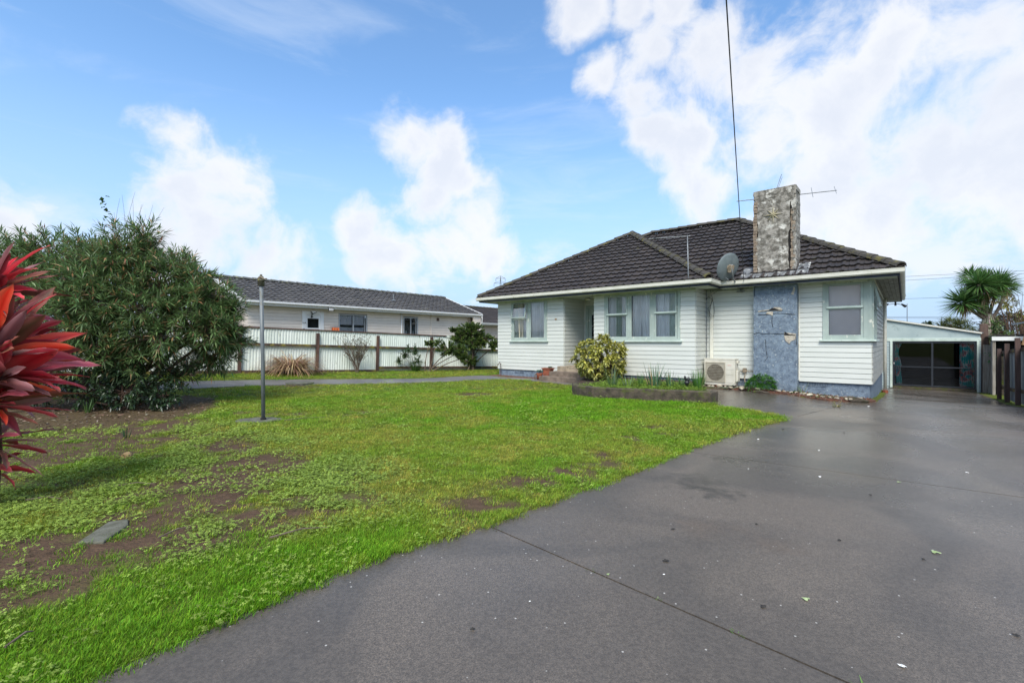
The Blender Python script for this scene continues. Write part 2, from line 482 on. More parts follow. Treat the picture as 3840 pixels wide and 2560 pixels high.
# ------------------------------------------------------------------ mesh helpers
class MB:
    def __init__(s):
        s.v = []; s.f = []

    def box(s, x0, x1, y0, y1, z0, z1):
        n = len(s.v)
        s.v += [(x, y, z) for z in (z0, z1) for y in (y0, y1) for x in (x0, x1)]
        s.f += [tuple(n + i for i in q) for q in ((0, 2, 3, 1), (4, 5, 7, 6), (0, 1, 5, 4), (2, 6, 7, 3), (0, 4, 6, 2), (1, 3, 7, 5))]
        return s

    def prism(s, poly, a, b, axis='y'):
        """polygon in the other two axes, extruded between a and b"""
        n = len(s.v); k = len(poly)
        for t in (a, b):
            for p, q in poly:
                s.v.append({'y': (p, t, q), 'x': (t, p, q), 'z': (p, q, t)}[axis])
        s.f.append(tuple(n + i for i in range(k))); s.f.append(tuple(n + k + i for i in reversed(range(k))))
        for i in range(k):
            j = (i + 1) % k
            s.f.append((n + i, n + k + i, n + k + j, n + j))
        return s

    def tube(s, pts, r, sides=6, r1=None, cap=True):
        pts = [Vector(p) for p in pts]
        if r1 is None:
            r1 = r
        n0 = len(s.v); m = len(pts)
        up = Vector((0, 0, 1))
        prev = None
        for i, p in enumerate(pts):
            d = (pts[min(i + 1, m - 1)] - pts[max(i - 1, 0)])
            if d.length < 1e-9:
                d = Vector((0, 0, 1))
            d.normalize()
            a = prev if prev is not None else (up if abs(d.z) < .95 else Vector((1, 0, 0)))
            x = a.cross(d) if prev is None else (prev - d * prev.dot(d))
            if x.length < 1e-6:
                x = d.orthogonal()
            x.normalize(); prev = x
            y = d.cross(x)
            rr = r + (r1 - r) * i / max(1, m - 1)
            for k in range(sides):
                t = 2 * math.pi * k / sides
                s.v.append(tuple(p + x * (math.cos(t) * rr) + y * (math.sin(t) * rr)))
        for i in range(m - 1):
            for k in range(sides):
                a = n0 + i * sides + k; b = n0 + i * sides + (k + 1) % sides
                s.f.append((a, b, b + sides, a + sides))
        if cap:
            s.f.append(tuple(n0 + k for k in reversed(range(sides))))
            s.f.append(tuple(n0 + (m - 1) * sides + k for k in range(sides)))
        return s

    def lathe(s, prof, c=(0, 0, 0), n=20, axis=None):
        n0 = len(s.v)
        for r, z in prof:
            for k in range(n):
                t = 2 * math.pi * k / n
                s.v.append((c[0] + r * math.cos(t), c[1] + r * math.sin(t), c[2] + z))
        for i in range(len(prof) - 1):
            for k in range(n):
                a = n0 + i * n + k; b = n0 + i * n + (k + 1) % n
                s.f.append((a, b, b + n, a + n))
        return s

    def xf(s, M, start=0):
        s.v[start:] = [tuple(M @ Vector(v)) for v in s.v[start:]]
        return s

    def mesh(s, name, m, smooth=False):
        me = bpy.data.meshes.new(name)
        me.from_pydata(s.v, [], s.f)
        if len(s.f) < 60000:
            bm_ = bmesh.new(); bm_.from_mesh(me); bmesh.ops.recalc_face_normals(bm_, faces=bm_.faces[:]); bm_.to_mesh(me); bm_.free()
        if m:
            me.materials.append(m)
        if smooth:
            me.polygons.foreach_set('use_smooth', [True] * len(me.polygons))
        me.update()
        return me

    def build(s, name, m, parent=None, smooth=False, loc=None, bevel=0):
        o = bpy.data.objects.new(name, s.mesh(name, m, smooth))
        col.objects.link(o)
        if parent:
            o.parent = parent
        if loc:
            o.location = loc
        if bevel:
            bv = o.modifiers.new('bevel', 'BEVEL'); bv.width = bevel; bv.segments = 2; bv.limit_method = 'ANGLE'
        return o


def link(name, me, parent=None, M=None):
    o = bpy.data.objects.new(name, me)
    col.objects.link(o)
    if parent:
        o.parent = parent
    if M is not None:
        o.matrix_local = M
    return o


def empty(name, loc=(0, 0, 0), rz=0, parent=None, rot=None):
    o = bpy.data.objects.new(name, None)
    o.empty_display_size = .2
    col.objects.link(o)
    o.location = loc
    o.rotation_euler = rot if rot else (0, 0, rz)
    if parent:
        o.parent = parent
    return o


def tag(o, label, cat, group=None, kind=None):
    o['label'] = label; o['category'] = cat
    if group:
        o['group'] = group
    if kind:
        o['kind'] = kind
    return o


def thing(name, label, cat, loc=(0, 0, 0), rz=0, group=None, rot=None):
    return tag(empty(name, loc, rz, rot=rot), label, cat, group)


def mesh_np(name, V, F, m, colors=None, smooth=False):
    """F: (n,k) int array"""
    me = bpy.data.meshes.new(name)
    V = np.asarray(V, np.float32); F = np.asarray(F, np.int32)
    me.vertices.add(len(V)); me.vertices.foreach_set('co', V.ravel())
    k = F.shape[1]
    me.loops.add(F.size); me.loops.foreach_set('vertex_index', F.ravel())
    me.polygons.add(len(F)); me.polygons.foreach_set('loop_start', np.arange(0, F.size, k, dtype=np.int32))
    me.polygons.foreach_set('loop_total', np.full(len(F), k, np.int32))
    if smooth:
        me.polygons.foreach_set('use_smooth', np.ones(len(F), bool))
    if colors is not None:
        a = me.color_attributes.new('col', 'FLOAT_COLOR', 'POINT')
        c = np.ones((len(V), 4), np.float32); c[:, :3] = colors
        a.data.foreach_set('color', c.ravel())
    if m:
        me.materials.append(m)
    me.update(calc_edges=True); me.validate()
    return me


def norm(a):
    return a / (np.linalg.norm(a, axis=-1, keepdims=True) + 1e-9)


def leaves(name, P, D, L, W, C, m, parent, droop=.15, fold=.25, up=None, stuff=False, mid=.42):
    """many folded leaves as one mesh; P base points, D directions, C colours"""
    n = len(P)
    D = norm(D)
    if up is None:
        up = np.tile([0, 0, 1.0], (n, 1)) + rng.normal(0, .35, (n, 3))
    S = norm(np.cross(D, up)); Nn = norm(np.cross(S, D))
    L = np.broadcast_to(np.asarray(L, float), (n,))[:, None]; W = np.broadcast_to(np.asarray(W, float), (n,))[:, None]
    a = P; md = P + D * L * mid; t = P + D * L - np.array([0, 0, 1.0]) * L * droop
    l = md + S * W / 2 + Nn * W * fold; r = md - S * W / 2 + Nn * W * fold
    V = np.stack([a, l, r, md, t], 1).reshape(-1, 3)
    b = np.arange(n)[:, None] * 5
    F = np.concatenate([b + [0, 3, 4, 1], b + [0, 2, 4, 3]], 0)
    Cc = np.repeat(C, 5, axis=0)
    me = mesh_np(name, V, F, m, Cc)
    o = link(name, me, parent)
    if stuff:
        o['kind'] = 'stuff'
    return o


def jit(c, n, s=.15, hue=.08):
    c = np.asarray(c)[None, :] * (1 + rng.normal(0, s, (n, 1))) * (1 + rng.normal(0, hue, (n, 3)))
    return np.clip(c, .002, 1)


def rosettes(T, TD, n, spread=(35, 75), back=.2):
    """T tips, TD dirs -> leaf bases and directions"""
    k = len(T)
    TD = norm(TD)
    a = norm(np.cross(TD, np.tile([.31, .77, .52], (k, 1)))); b = np.cross(TD, a)
    P = []; D = []
    for i in range(n):
        ang = i * 2.399963 + rng.uniform(0, .6, k)
        th = np.radians(rng.uniform(spread[0], spread[1], k)) * (.55 + .45 * i / n)
        rad = a * np.cos(ang)[:, None] + b * np.sin(ang)[:, None]
        D.append(TD * np.cos(th)[:, None] + rad * np.sin(th)[:, None])
        P.append(T - TD * (back * i / n * rng.uniform(.7, 1.3, k))[:, None])
    return np.concatenate(P), np.concatenate(D)


def bez(a, b, c, n=6):
    a, b, c = Vector(a), Vector(b), Vector(c)
    return [(a * (1 - t) ** 2 + b * 2 * t * (1 - t) + c * t * t) for t in (i / (n - 1) for i in range(n))]


def dup_tree(root, loc, rz=None, label=None):
    c = root.copy(); col.objects.link(c); c.location = loc
    if rz is not None:
        c.rotation_euler.z = rz
    if label:
        c['label'] = label
    for ch in root.children:
        d = ch.copy(); col.objects.link(d); d.parent = c
        for g in ch.children:
            e = g.copy(); col.objects.link(e); e.parent = d
    return c


# ------------------------------------------------------------------ GROUND
DRIVE = [(-2.02, -22), (-2.03, -14), (-2.08, -13.4), (-2.05, -12.8), (-1.98, -12.4), (-1.87, -12), (-1.8, -11.2), (-1.69, -10.3),
         (-1.62, -9.4), (-1.59, -8.8), (-1.5, -7.6), (-1.39, -6.55), (-1.2, -5.5), (-1.06, -4.9), (-1.1, -4.55), (-1.41, -4.2), (-2.08, -3.82),
         (-2.68, -3.61), (-2.85, -3.3), (-3.3, -2.4), (-3.95, -1.3), (-3.95, -.62), (-3.61, -.56), (-2.52, -.74), (-1.66, -.80), (-.81, -1.02), (0, -.62),
         (.12, -.25), (.12, 2), (.12, 8.4), (-2.5, 8.6), (-2.5, 10.84), (2.76, 10.84), (2.76, 5), (2.76, -22)]
PATHW = [(-15.5, 9.2), (-11.0, 12.9), (-9.6, 13.9), (-8.0, 15.0), (-6.3, 15.95), (-4.3, 16.85), (-2.4, 17.75), (-1.25, 18.15), (-.75, 17.95), (-.45, 17.68), hp(-10.5, -1.25),
         hp(-9.2, -1.3), hp(-9.15, -1.55), hp(-7.3, -1.75), hp(-7.2, -2.3), hp(-8.4, -2.1), hp(-9.3, -1.95), hp(-10.4, -1.95), (-.75, 16.8), (-1.2, 16.85), (-2.2, 16.55), (-3.9, 15.75), (-6.0, 14.85), (-7.6, 14.0),
         (-8.9, 12.9), (-10.3, 11.6), (-14.6, 7.8)]
MULCHW = [(-16, 4.5), (-9, 6.6), (-7.3, 7.45), (-6.5, 8.3), (-6.2, 9.2), (-6.6, 10.4), (-7.6, 11.9), (-8.7, 12.0), (-10.4, 11.0), (-14.8, 7.4)]
BED = [(-6.24, -4.0), (-5.48, -4.25), (-4.51, -4.02), (-3.49, -3.62), (-2.83, -3.44), (-3.3, -2.4), (-4.02, -1.3), (-4.02, -.9), (-7.25, -.9), (-7.25, -1.6), (-6.9, -2.6)]


def uvarr(x, y):
    dx = x - HC[0]; dy = y - HC[1]
    return dx * HU[0] + dy * HU[1], dx * HV[0] + dy * HV[1]


def cover(x, y):
    """how much turf (0 bare soil .. 1 full), lushness and yellowness: the lawn's own wear"""
    U, V = uvarr(x, y)
    n = fbm(x, y, 1.1, 5); n2 = fbm(x + 40, y, 3.2, 4); n3 = fbm(x, y + 70, .45, 3)
    c = np.ones_like(n)
    near = ss(-11.2, -12.6, V) * ss(-2.5, -3.3, U) * ss(-14.5, -10, U)           # weedy soil at the near left
    n4 = fbm(x + 11, y - 7, 7.5, 3)
    c = c - near * 1.3 * ss(.39, .57, n * .42 + n2 * .28 + n4 * .34)
    edge = ss(.75, .1, np.abs(U + 2.2 + .25 * ss(-11, -8, V))) * ss(-12.6, -11.6, V) * ss(-6.2, -7.2, V)
    c = c - edge * 1.1 * ss(.46, .62, n2 * .55 + n * .45)

    def spot(px, py, rx, ry):
        return np.exp(-((x - px) / rx) ** 2 - ((y - py) / ry) ** 2)
    c = c - 2.2 * spot(-1.05, 12.7, .50, .38) - 1.3 * spot(-.3, 14.1, 1.0, .35) * ss(.42, .6, n2)
    c = c - 1.3 * spot(-6.7, 14.3, .7, .22) - 1.2 * spot(-4.9, 9.3, 1.2, .35) * ss(.4, .6, n2)
    c = c - 1.0 * spot(-3.2, 9.4, .5, .3) * ss(.4, .6, n2)
    fd = -(x - FP[0]) * (-FD[1]) - (y - FP[1]) * FD[0]
    c = c - .9 * ss(.55, .1, fd) * ss(.35, .6, n2)
    lush = spot(1.3, 9.6, 2.6, 2.0) * 1.0 + spot(-.2, 10.5, .9, .5) * .3 + ss(-3.3, -2.3, U) * ss(-11.8, -12.6, V) * .9 + spot(3.0, 11.4, 2.5, 1.2) * .9 + spot(4.2, 9.2, 1.2, 1.0) * .7 + spot(2.0, 12.5, 1.5, 1.4) * .4
    lush = np.clip(lush + (n - .5) * .9, 0, 1)
    n5 = fbm(x + 5, y + 33, .9, 4)
    yel = np.clip(ss(.42, .62, n3) * .40 + ss(.5, .62, n5) * .35 + ss(.5, .68, n2) * .5 - lush * .7 + spot(-2, 7, 3, 2.5) * .35, 0, 1)
    return np.clip(c, 0, 1), lush, yel


def build_ground():
    def axis(lo, hi, step, far):
        a = list(np.arange(lo, hi + 1e-6, step))
        s = step; b = hi
        while b < far:
            s *= 1.5; b += s; a.append(b)
        s = step; b = lo; pre = []
        while b > -far:
            s *= 1.5; b -= s; pre.append(b)
        return np.array(pre[::-1] + a)
    xs = axis(-15, 16, .16, 900); ys = axis(-1, 26, .16, 900)
    X, Y = np.meshgrid(xs, ys)
    Z = gz(X, Y)
    U, V = uvarr(X, Y)
    # the driveway is laid a little lower than the turf
    dr = inpoly(U.ravel(), V.ravel(), DRIVE).reshape(U.shape)
    near = (fbm(X, Y, 3, 3) - .5) * .035
    inside = (np.abs(X) < 16) & (Y > -1) & (Y < 26)
    Z = Z + np.where(inside & ~dr, near, 0)
    Z = Z + np.where(dr, -.03, 0)
    hin = (U > -11.6) & (U < -.1) & (V > .1) & (V < 8.2)
    Z = np.where(hin, -.25, Z)
    c, l, y = cover(X, Y)
    c = np.where(dr, 0, c)
    mul = inpoly(X.ravel(), Y.ravel(), MULCHW).reshape(X.shape)
    c = np.where(mul, .12, c)
    nx = len(xs); ny = len(ys)
    idx = np.arange(nx * ny).reshape(ny, nx)
    F = np.stack([idx[:-1, :-1], idx[:-1, 1:], idx[1:, 1:], idx[1:, :-1]], -1).reshape(-1, 4)
    cols = np.stack([c, l, y], -1).reshape(-1, 3)
    m = bpy.data.materials.new('lawn_ground'); m.use_nodes = True
    nt = m.node_tree; N = nt.nodes.new; L = nt.links.new
    b = nt.nodes['Principled BSDF']; b.inputs['Roughness'].default_value = .9; b.inputs['Specular IOR Level'].default_value = .2
    at = N('ShaderNodeAttribute'); at.attribute_name = 'col'
    sp = N('ShaderNodeSeparateColor'); L(at.outputs['Color'], sp.inputs[0])
    pos = N('ShaderNodeNewGeometry').outputs['Position']

    def noise(s, d=6):
        n = N('ShaderNodeTexNoise'); L(pos, n.inputs['Vector']); n.inputs['Scale'].default_value = s; n.inputs['Detail'].default_value = d
        return n.outputs[0]

    def mix(f, a, c_):
        n = N('ShaderNodeMix'); n.data_type = 'RGBA'; L(f, n.inputs[0])
        for i, x in ((6, a), (7, c_)):
            if isinstance(x, tuple):
                n.inputs[i].default_value = (*x, 1)
            else:
                L(x, n.inputs[i])
        return n.outputs[2]
    soil = mix(noise(14), (.035, .021, .012), (.135, .085, .052))
    turf = mix(noise(20), (.05, .075, .010), (.13, .16, .022))
    L(mix(sp.outputs[0], soil, turf), b.inputs['Base Color'])
    bp = N('ShaderNodeBump'); bp.inputs['Distance'].default_value = .03; bp.inputs['Strength'].default_value = .8
    L(noise(45, 4), bp.inputs['Height']); L(bp.outputs[0], b.inputs['Normal'])
    o = link('ground', mesh_np('ground', np.stack([X, Y, Z], -1).reshape(-1, 3), F, m, cols, True))
    o['kind'] = 'structure'
    return o


build_ground()


def sheet(name, poly, planes, m, dz, thick=.02, cell=.5, parent=None, structure=False):
    """a flat sheet that follows the ground: polygon (world xy), clipped by half planes (point, normal kept side)"""
    bm = bmesh.new()
    vs = [bm.verts.new((x, y, 0)) for x, y in poly]
    bm.faces.new(vs)
    for p, n in planes:
        g = bm.verts[:] + bm.edges[:] + bm.faces[:]
        bmesh.ops.bisect_plane(bm, geom=g, plane_co=(p[0], p[1], 0), plane_no=(n[0], n[1], 0), clear_inner=True)
    if not bm.verts:
        bm.free(); return None
    x0 = min(v.co.x for v in bm.verts); x1 = max(v.co.x for v in bm.verts)
    y0 = min(v.co.y for v in bm.verts); y1 = max(v.co.y for v in bm.verts)
    x = x0 + cell
    while x < x1:
        bmesh.ops.bisect_plane(bm, geom=bm.verts[:] + bm.edges[:] + bm.faces[:], plane_co=(x, 0, 0), plane_no=(1, 0, 0)); x += cell
    y = y0 + cell
    while y < y1:
        bmesh.ops.bisect_plane(bm, geom=bm.verts[:] + bm.edges[:] + bm.faces[:], plane_co=(0, y, 0), plane_no=(0, 1, 0)); y += cell
    for f in bm.faces:
        if f.normal.z < 0:
            f.normal_flip()
    r = bmesh.ops.extrude_face_region(bm, geom=bm.faces[:])
    up = [g for g in r['geom'] if isinstance(g, bmesh.types.BMVert)]
    ups = set(up)
    for v in bm.verts:
        v.co.z = gzf(v.co.x, v.co.y) + dz - (0 if v in ups else thick)
    bmesh.ops.recalc_face_normals(bm, faces=bm.faces[:])
    me = bpy.data.meshes.new(name); bm.to_mesh(me); bm.free()
    me.materials.append(m)
    o = link(name, me, parent)
    if structure:
        o['kind'] = 'structure'
    return o


def asphalt(name='wet_asphalt', base=(.114, .096, .077), wet=True):
    m = bpy.data.materials.new(name); m.use_nodes = True
    nt = m.node_tree; N = nt.nodes.new; L = nt.links.new
    b = nt.nodes['Principled BSDF']
    pos = N('ShaderNodeNewGeometry').outputs['Position']

    def noise(s, d=5, v=pos, dist=0):
        n = N('ShaderNodeTexNoise'); L(v, n.inputs['Vector']); n.inputs['Scale'].default_value = s; n.inputs['Detail'].default_value = d
        n.inputs['Distortion'].default_value = dist
        return n.outputs[0]

    def mr(x, a, c_, lo, hi):
        n = N('ShaderNodeMapRange'); L(x, n.inputs[0]); n.interpolation_type = 'SMOOTHSTEP'
        for i, q in enumerate((a, c_, lo, hi)):
            n.inputs[i + 1].default_value = q
        return n.outputs[0]

    def mix(f, a, c_):
        n = N('ShaderNodeMix'); n.data_type = 'RGBA'; L(f, n.inputs[0])
        for i, x in ((6, a), (7, c_)):
            if isinstance(x, tuple):
                n.inputs[i].default_value = (*x, 1)
            else:
                L(x, n.inputs[i])
        return n.outputs[2]
    c = mix(mr(noise(.75, 6, dist=1.0), .36, .64, 0, 1), (base[0] * .74, base[1] * .74, base[2] * .76), (base[0] * 1.5, base[1] * 1.44, base[2] * 1.38))
    c = mix(mr(noise(120, 3), .35, .7, 0, 1), tuple(x * .68 for x in base), c)
    # aggregate specks
    vo = N('ShaderNodeTexVoronoi'); L(pos, vo.inputs['Vector']); vo.inputs['Scale'].default_value = 26; vo.feature = 'F1'
    wn = N('ShaderNodeTexWhiteNoise'); L(vo.outputs['Position'], wn.inputs['Vector'])
    sel = mr(wn.outputs['Value'], .92, .93, 0, 1)
    dt = mr(vo.outputs['Distance'], .18, .09, 0, 1)
    mu = N('ShaderNodeMath'); mu.operation = 'MULTIPLY'; L(sel, mu.inputs[0]); L(dt, mu.inputs[1])
    c = mix(mu.outputs[0], c, (.42, .40, .36))
    # brownish silt
    c = mix(mr(noise(.9, 6, dist=.5), .60, .72, 0, .55), c, (.115, .085, .06))
    L(c, b.inputs['Base Color'])
    g2 = mr(noise(55, 4), .3, .7, .82, 1.18)
    gm = N('ShaderNodeMix'); gm.data_type = 'RGBA'; gm.blend_type = 'MULTIPLY'; gm.inputs[0].default_value = 1
    cc_ = N('ShaderNodeCombineColor')
    for i in range(3):
        L(g2, cc_.inputs[i])
    L(c, gm.inputs[6]); L(cc_.outputs[0], gm.inputs[7]); c = gm.outputs[2]
    rough = mr(noise(.42, 5, dist=.8), .36, .64, .52, .34)

    def m2(op, a, c_):
        n = N('ShaderNodeMath'); n.operation = op
        for i, x in enumerate((a, c_)):
            if isinstance(x, (int, float)):
                n.inputs[i].default_value = x
            else:
                L(x, n.inputs[i])
        return n.outputs[0]
    sx = N('ShaderNodeSeparateXYZ'); L(pos, sx.inputs[0])
    # the drive is still wet towards the garage and the right hand fence
    wetx = mr(m2('ADD', sx.outputs[0], m2('MULTIPLY', noise(.8, 4), 2.2)), 2.0, 5.6, 0, .19)
    rough = m2('SUBTRACT', rough, wetx)
    # oily damp stains
    for (qx, qy, qr) in ((1.91, 4.82, .36), (2.7, 5.75, .26), (1.98, 4.45, .22)):
        vd = N('ShaderNodeVectorMath'); vd.operation = 'DISTANCE'; L(pos, vd.inputs[0]); vd.inputs[1].default_value = (qx, qy, 0)
        dd = m2('ADD', vd.outputs['Value'], m2('MULTIPLY', m2('SUBTRACT', noise(7, 8), .5), 1.0))
        k_ = mr(dd, qr * .0, qr * 1.25, .62, 0)
        c = mix(k_, c, (.022, .018, .013)); rough = m2('SUBTRACT', rough, m2('MULTIPLY', k_, .12))
    for (qx, qy, qr) in ((6.0, 9.1, .9), (6.7, 9.6, .8)):
        vd = N('ShaderNodeVectorMath'); vd.operation = 'DISTANCE'; L(pos, vd.inputs[0]); vd.inputs[1].default_value = (qx, qy, 0)
        dd = m2('ADD', vd.outputs['Value'], m2('MULTIPLY', m2('SUBTRACT', noise(1.6, 6), .5), 2.2))
        c = mix(mr(dd, qr * .3, qr, .6, 0), c, (.17, .135, .10))
    L(c, b.inputs['Base Color'])
    L(rough, b.inputs['Roughness'])
    b.inputs['Specular IOR Level'].default_value = .5
    bp = N('ShaderNodeBump'); bp.inputs['Distance'].default_value = .004; bp.inputs['Strength'].default_value = .45
    L(noise(150, 4), bp.inputs['Height']); L(bp.outputs[0], b.inputs['Normal'])
    return m


M_asph = asphalt()
M_path = asphalt('path_asphalt', (.15, .14, .13))
drive = empty('driveway'); drive['kind'] = 'structure'
DW = [hp(*p) for p in DRIVE]


def hn(u, v):
    return (u * HU[0] + v * HV[0], u * HU[1] + v * HV[1])


g = .007
j1a, j1b = hp(-1.87, -11.98), hp(.48, -12.22)
j2a, j2b = hp(-1.17, -8.44), hp(1.5, -8.25)
j3a, j3b = hp(-.97, -4.25), hp(-.12, .0)
j4a, j4b = hp(-1.0, -4.2), hp(2.0, -4.55)


def half(a, b, side, gap=g):
    """bisect plane keeping the side (+1 left of a->b)"""
    d = Vector((b[0] - a[0], b[1] - a[1])).normalized()
    n = Vector((-d.y, d.x)) * side
    return ((a[0] + n.x * gap, a[1] + n.y * gap), (n.x, n.y))


secs = [[half(j1a, j1b, -1)],
        [half(j1a, j1b, 1), half(j2a, j2b, -1)],
        [half(j2a, j2b, 1), half(j4a, j4b, -1)],
        [half(j4a, j4b, 1), half(j3a, j3b, 1), half(hp(0, .0), hp(.3, .2), -1, 0)] if False else [half(j4a, j4b, 1), half(j3a, j3b, 1)],
        [half(j4a, j4b, 1), half(j3a, j3b, -1), half(hp(.12, 1.5), hp(2.7, 1.2), -1)],
        [half(j4a, j4b, 1), half(j3a, j3b, -1), half(hp(.12, 1.5), hp(2.7, 1.2), 1)]]
for pl in secs:
    sheet('asphalt_section', DW, pl, M_asph, -.008, .03, parent=drive)
path = sheet('garden_path', PATHW, [], M_path, .012, .04)
path['kind'] = 'structure'
bed = sheet('bed_soil', [hp(*p) for p in BED], [], M_bedsoil, .20, .3)
bed['kind'] = 'structure'
strip = sheet('foundation_soil', [hp(*p) for p in [(-4.0, -.62), (-3.61, -.56), (-2.52, -.74), (-1.66, -.80), (-.81, -1.02), (0, -.62), (.1, -.3), (.02, .03), (-4.0, .03)]], [], M_litter, .03, .08)
strip['kind'] = 'structure'
soil2 = sheet('foundation_soil', [hp(*p) for p in [(-11.8, -1.5), (-9.2, -1.35), (-9.2, -.9), (-11.8, -.9)]], [], M_litter, .02, .06)
soil2['kind'] = 'structure'

# ------------------------------------------------------------------ HOUSE
house = thing('house', 'white weatherboard bungalow with dark tiled hip roof and tall weathered chimney', 'house', (HC[0], HC[1], 0), HOUSE_ROT)
Z0 = .375; BH = .1325; NB = 20; ZT = Z0 + BH * NB   # cladding bottom .. soffit 3.025
SOF = 3.0


def board_mesh(name, m, h=BH, lip=.03):
    b = MB()
    b.prism([(-.001, 0), (-lip, 0), (-lip + .010, h - .010), (-.003, h - .010), (-.001, h - .010)], 0, 1, 'x')
    return b.mesh(name, m)


ME_board = board_mesh('weatherboard', M_board)
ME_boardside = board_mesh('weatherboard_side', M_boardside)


def wall(parent, name, loc, rz, length, openings, z0, nb, zc, mcore, me, h=BH, thick=.12, zbase=None, rows=None):
    """openings: (a0,a1,z0,z1) along the wall. core = panels round the openings; boards = one object each"""
    core = MB()
    xs = sorted(set([0, length] + [q for o in openings for q in o[:2]]))
    zb = z0 if zbase is None else zbase
    for a, b in zip(xs[:-1], xs[1:]):
        mid = (a + b) / 2
        zz = sorted([(o[2], o[3]) for o in openings if o[0] < mid < o[1]])
        cur = zb
        for p, q in zz:
            if p > cur:
                core.box(a, b, 0, thick, cur, p)
            cur = max(cur, q)
        if cur < zc:
            core.box(a, b, 0, thick, cur, zc)
    w = core.build(name, mcore, parent)
    w.location = loc; w.rotation_euler = (0, 0, rz)
    for i in range(nb):
        if rows is not None and i not in rows:
            continue
        za = z0 + i * h; zm = za + h / 2
        segs = [(0, length)]
        for o in openings:
            if o[2] < zm < o[3]:
                ns = []
                for a, b in segs:
                    if o[1] <= a or o[0] >= b:
                        ns.append((a, b)); continue
                    if o[0] > a + .01:
                        ns.append((a, o[0]))
                    if o[1] < b - .01:
                        ns.append((o[1], b))
                segs = ns
        for a, b in segs:
            o = link('weatherboard', me, w)
            o.location = (a, 0, za); o.scale = (b - a, 1, 1)
    return w


WZ0, WZ1 = 1.435, 2.99
# wing front: x from U=-11.7 (V=-.95)
wing_open = [(-11.0, -9.29, WZ0, WZ1 + .1), (-8.58, -7.34, .0, 9), (-6.95, -4.43, WZ0, WZ1 + .1)]
# split into two separate walls left and right of the porch
wall(house, 'wall', (-11.7, -.95, 0), 0, 3.12, [(.70, 2.41, WZ0, 3.2)], Z0, NB, 3.06, M_board, ME_board)
wall(house, 'wall', (-7.34, -.95, 0), 0, 3.33, [(.39, 2.91, WZ0, 3.2)], Z0, NB, 3.06, M_board, ME_board)
# porch returns
wall(house, 'wall', (-8.58, -.95 + .001, 0), R(90), 1.35, [], Z0, NB, 3.06, M_board, ME_board, rows=range(1, 20))
wall(house, 'wall', (-7.34, .40, 0), R(-90), 1.349, [], Z0, NB, 3.06, M_board, ME_board, rows=range(1, 20))
# porch back with the door
wall(house, 'wall', (-8.58 + .001, .40, 0), 0, 1.238, [(.12, 1.14, .5, 2.75)], Z0, NB, 3.06, M_board, ME_board, rows=range(1, 20))
# wing return towards the main block
wall(house, 'wall', (-4.01, -.95 + .001, 0), R(90), .95, [], Z0, NB, 3.06, M_board, ME_board)
# main front right
wall(house, 'wall', (-4.01 + .001, 0, 0), 0, 4.01, [(1.36, 2.46, 0, 9), (3.0, 4.012, WZ0, 3.2)], Z0, NB, 3.06, M_board, ME_board)
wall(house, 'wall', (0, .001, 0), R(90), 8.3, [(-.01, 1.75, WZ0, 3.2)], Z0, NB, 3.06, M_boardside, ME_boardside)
wall(house, 'wall', (-11.7, 8.3, 0), R(-90), 9.25, [], Z0, NB, 3.06, M_board, ME_board)
wall(house, 'wall', (0, 8.3, 0), R(180), 11.7, [], Z0, NB, 3.06, M_board, ME_board, rows=[])
# corner stops
cb = MB()
for x, y in ((-11.725, -.985), (-8.6, -.985)):
    pass
# foundation
fd = MB()
fd.box(-11.66, -8.6, -.93, -.8, -.3, Z0); fd.box(-7.3, -4.05, -.93, -.8, -.3, Z0); fd.box(-4.18, -4.05, -.8, .0, -.3, Z0)
fd.box(-4.05, -.04, .03, .15, -.3, Z0); fd.box(-.17, -.04, .15, 8.26, -.7, Z0); fd.box(-11.66, -11.5, -.8, 8.26, -.5, Z0); fd.box(-11.5, -.17, 8.1, 8.26, -.7, Z0)
fnd = fd.build('foundation', M_blue, house)


def vent(x, y, z, rz=0, w=.44, h=.11, nx=12, nz=4):
    b = MB()
    b.box(-w / 2, w / 2, -.012, .02, z, z + .012); b.box(-w / 2, w / 2, -.012, .02, z + h - .012, z + h)
    for i in range(nx + 1):
        xx = -w / 2 + w * i / nx
        b.box(xx - .008, xx + .008, -.010, .015, z, z + h)
    for j in range(1, nz):
        zz = z + h * j / nz
        b.box(-w / 2, w / 2, -.009, .014, zz - .006, zz + .006)
    o = b.build('vent', M_blue, house, loc=(x, y, 0)); o.rotation_euler = (0, 0, rz)
    d = MB().box(-w / 2, w / 2, -.003, .001, z, z + h).build('recess', M_dark, o)
    return o


for x, y in ((-1.16, .03), (-3.0, .03), (-10.62, -.93), (-9.57, -.93), (-6.6, -.93)):
    vent(x, y - .002, .255)
vent(-.038, 2.2, .2, R(90)); vent(-.038, 5.2, .2, R(90))


# windows -------------------------------------------------
def curtain(parent, x0, x1, z0, z1, y, m, folds=7, amp=.025, lean=0, name='curtain', shrink=0):
    if parent.name.startswith('window') and y >= .1:
        y = y - .07
    n = max(8, int(folds * 6)); V = []; F = []
    ph = random.uniform(0, 6)
    for j in range(5):
        t = j / 4
        for i in range(n + 1):
            s = i / n
            ss_ = s + .015 * math.sin(s * 23 + ph)
            x = x0 + (x1 - x0) * ss_
            if shrink:
                x = x0 + (x - x0) * (1 - shrink * math.sin(math.pi * min(1, t * 1.2)))
            x += lean * t
            V.append((x, y + amp * 1.7 * math.sin(s * folds * 6.283 + ph) * (1 + .3 * math.sin(s * 11)), z1 + (z0 - z1) * t))
    for j in range(4):
        for i in range(n):
            a = j * (n + 1) + i
            F.append((a, a + 1, a + n + 2, a + n + 1))
    b = MB(); b.v = V; b.f = F
    return b.build(name, m, parent, True)


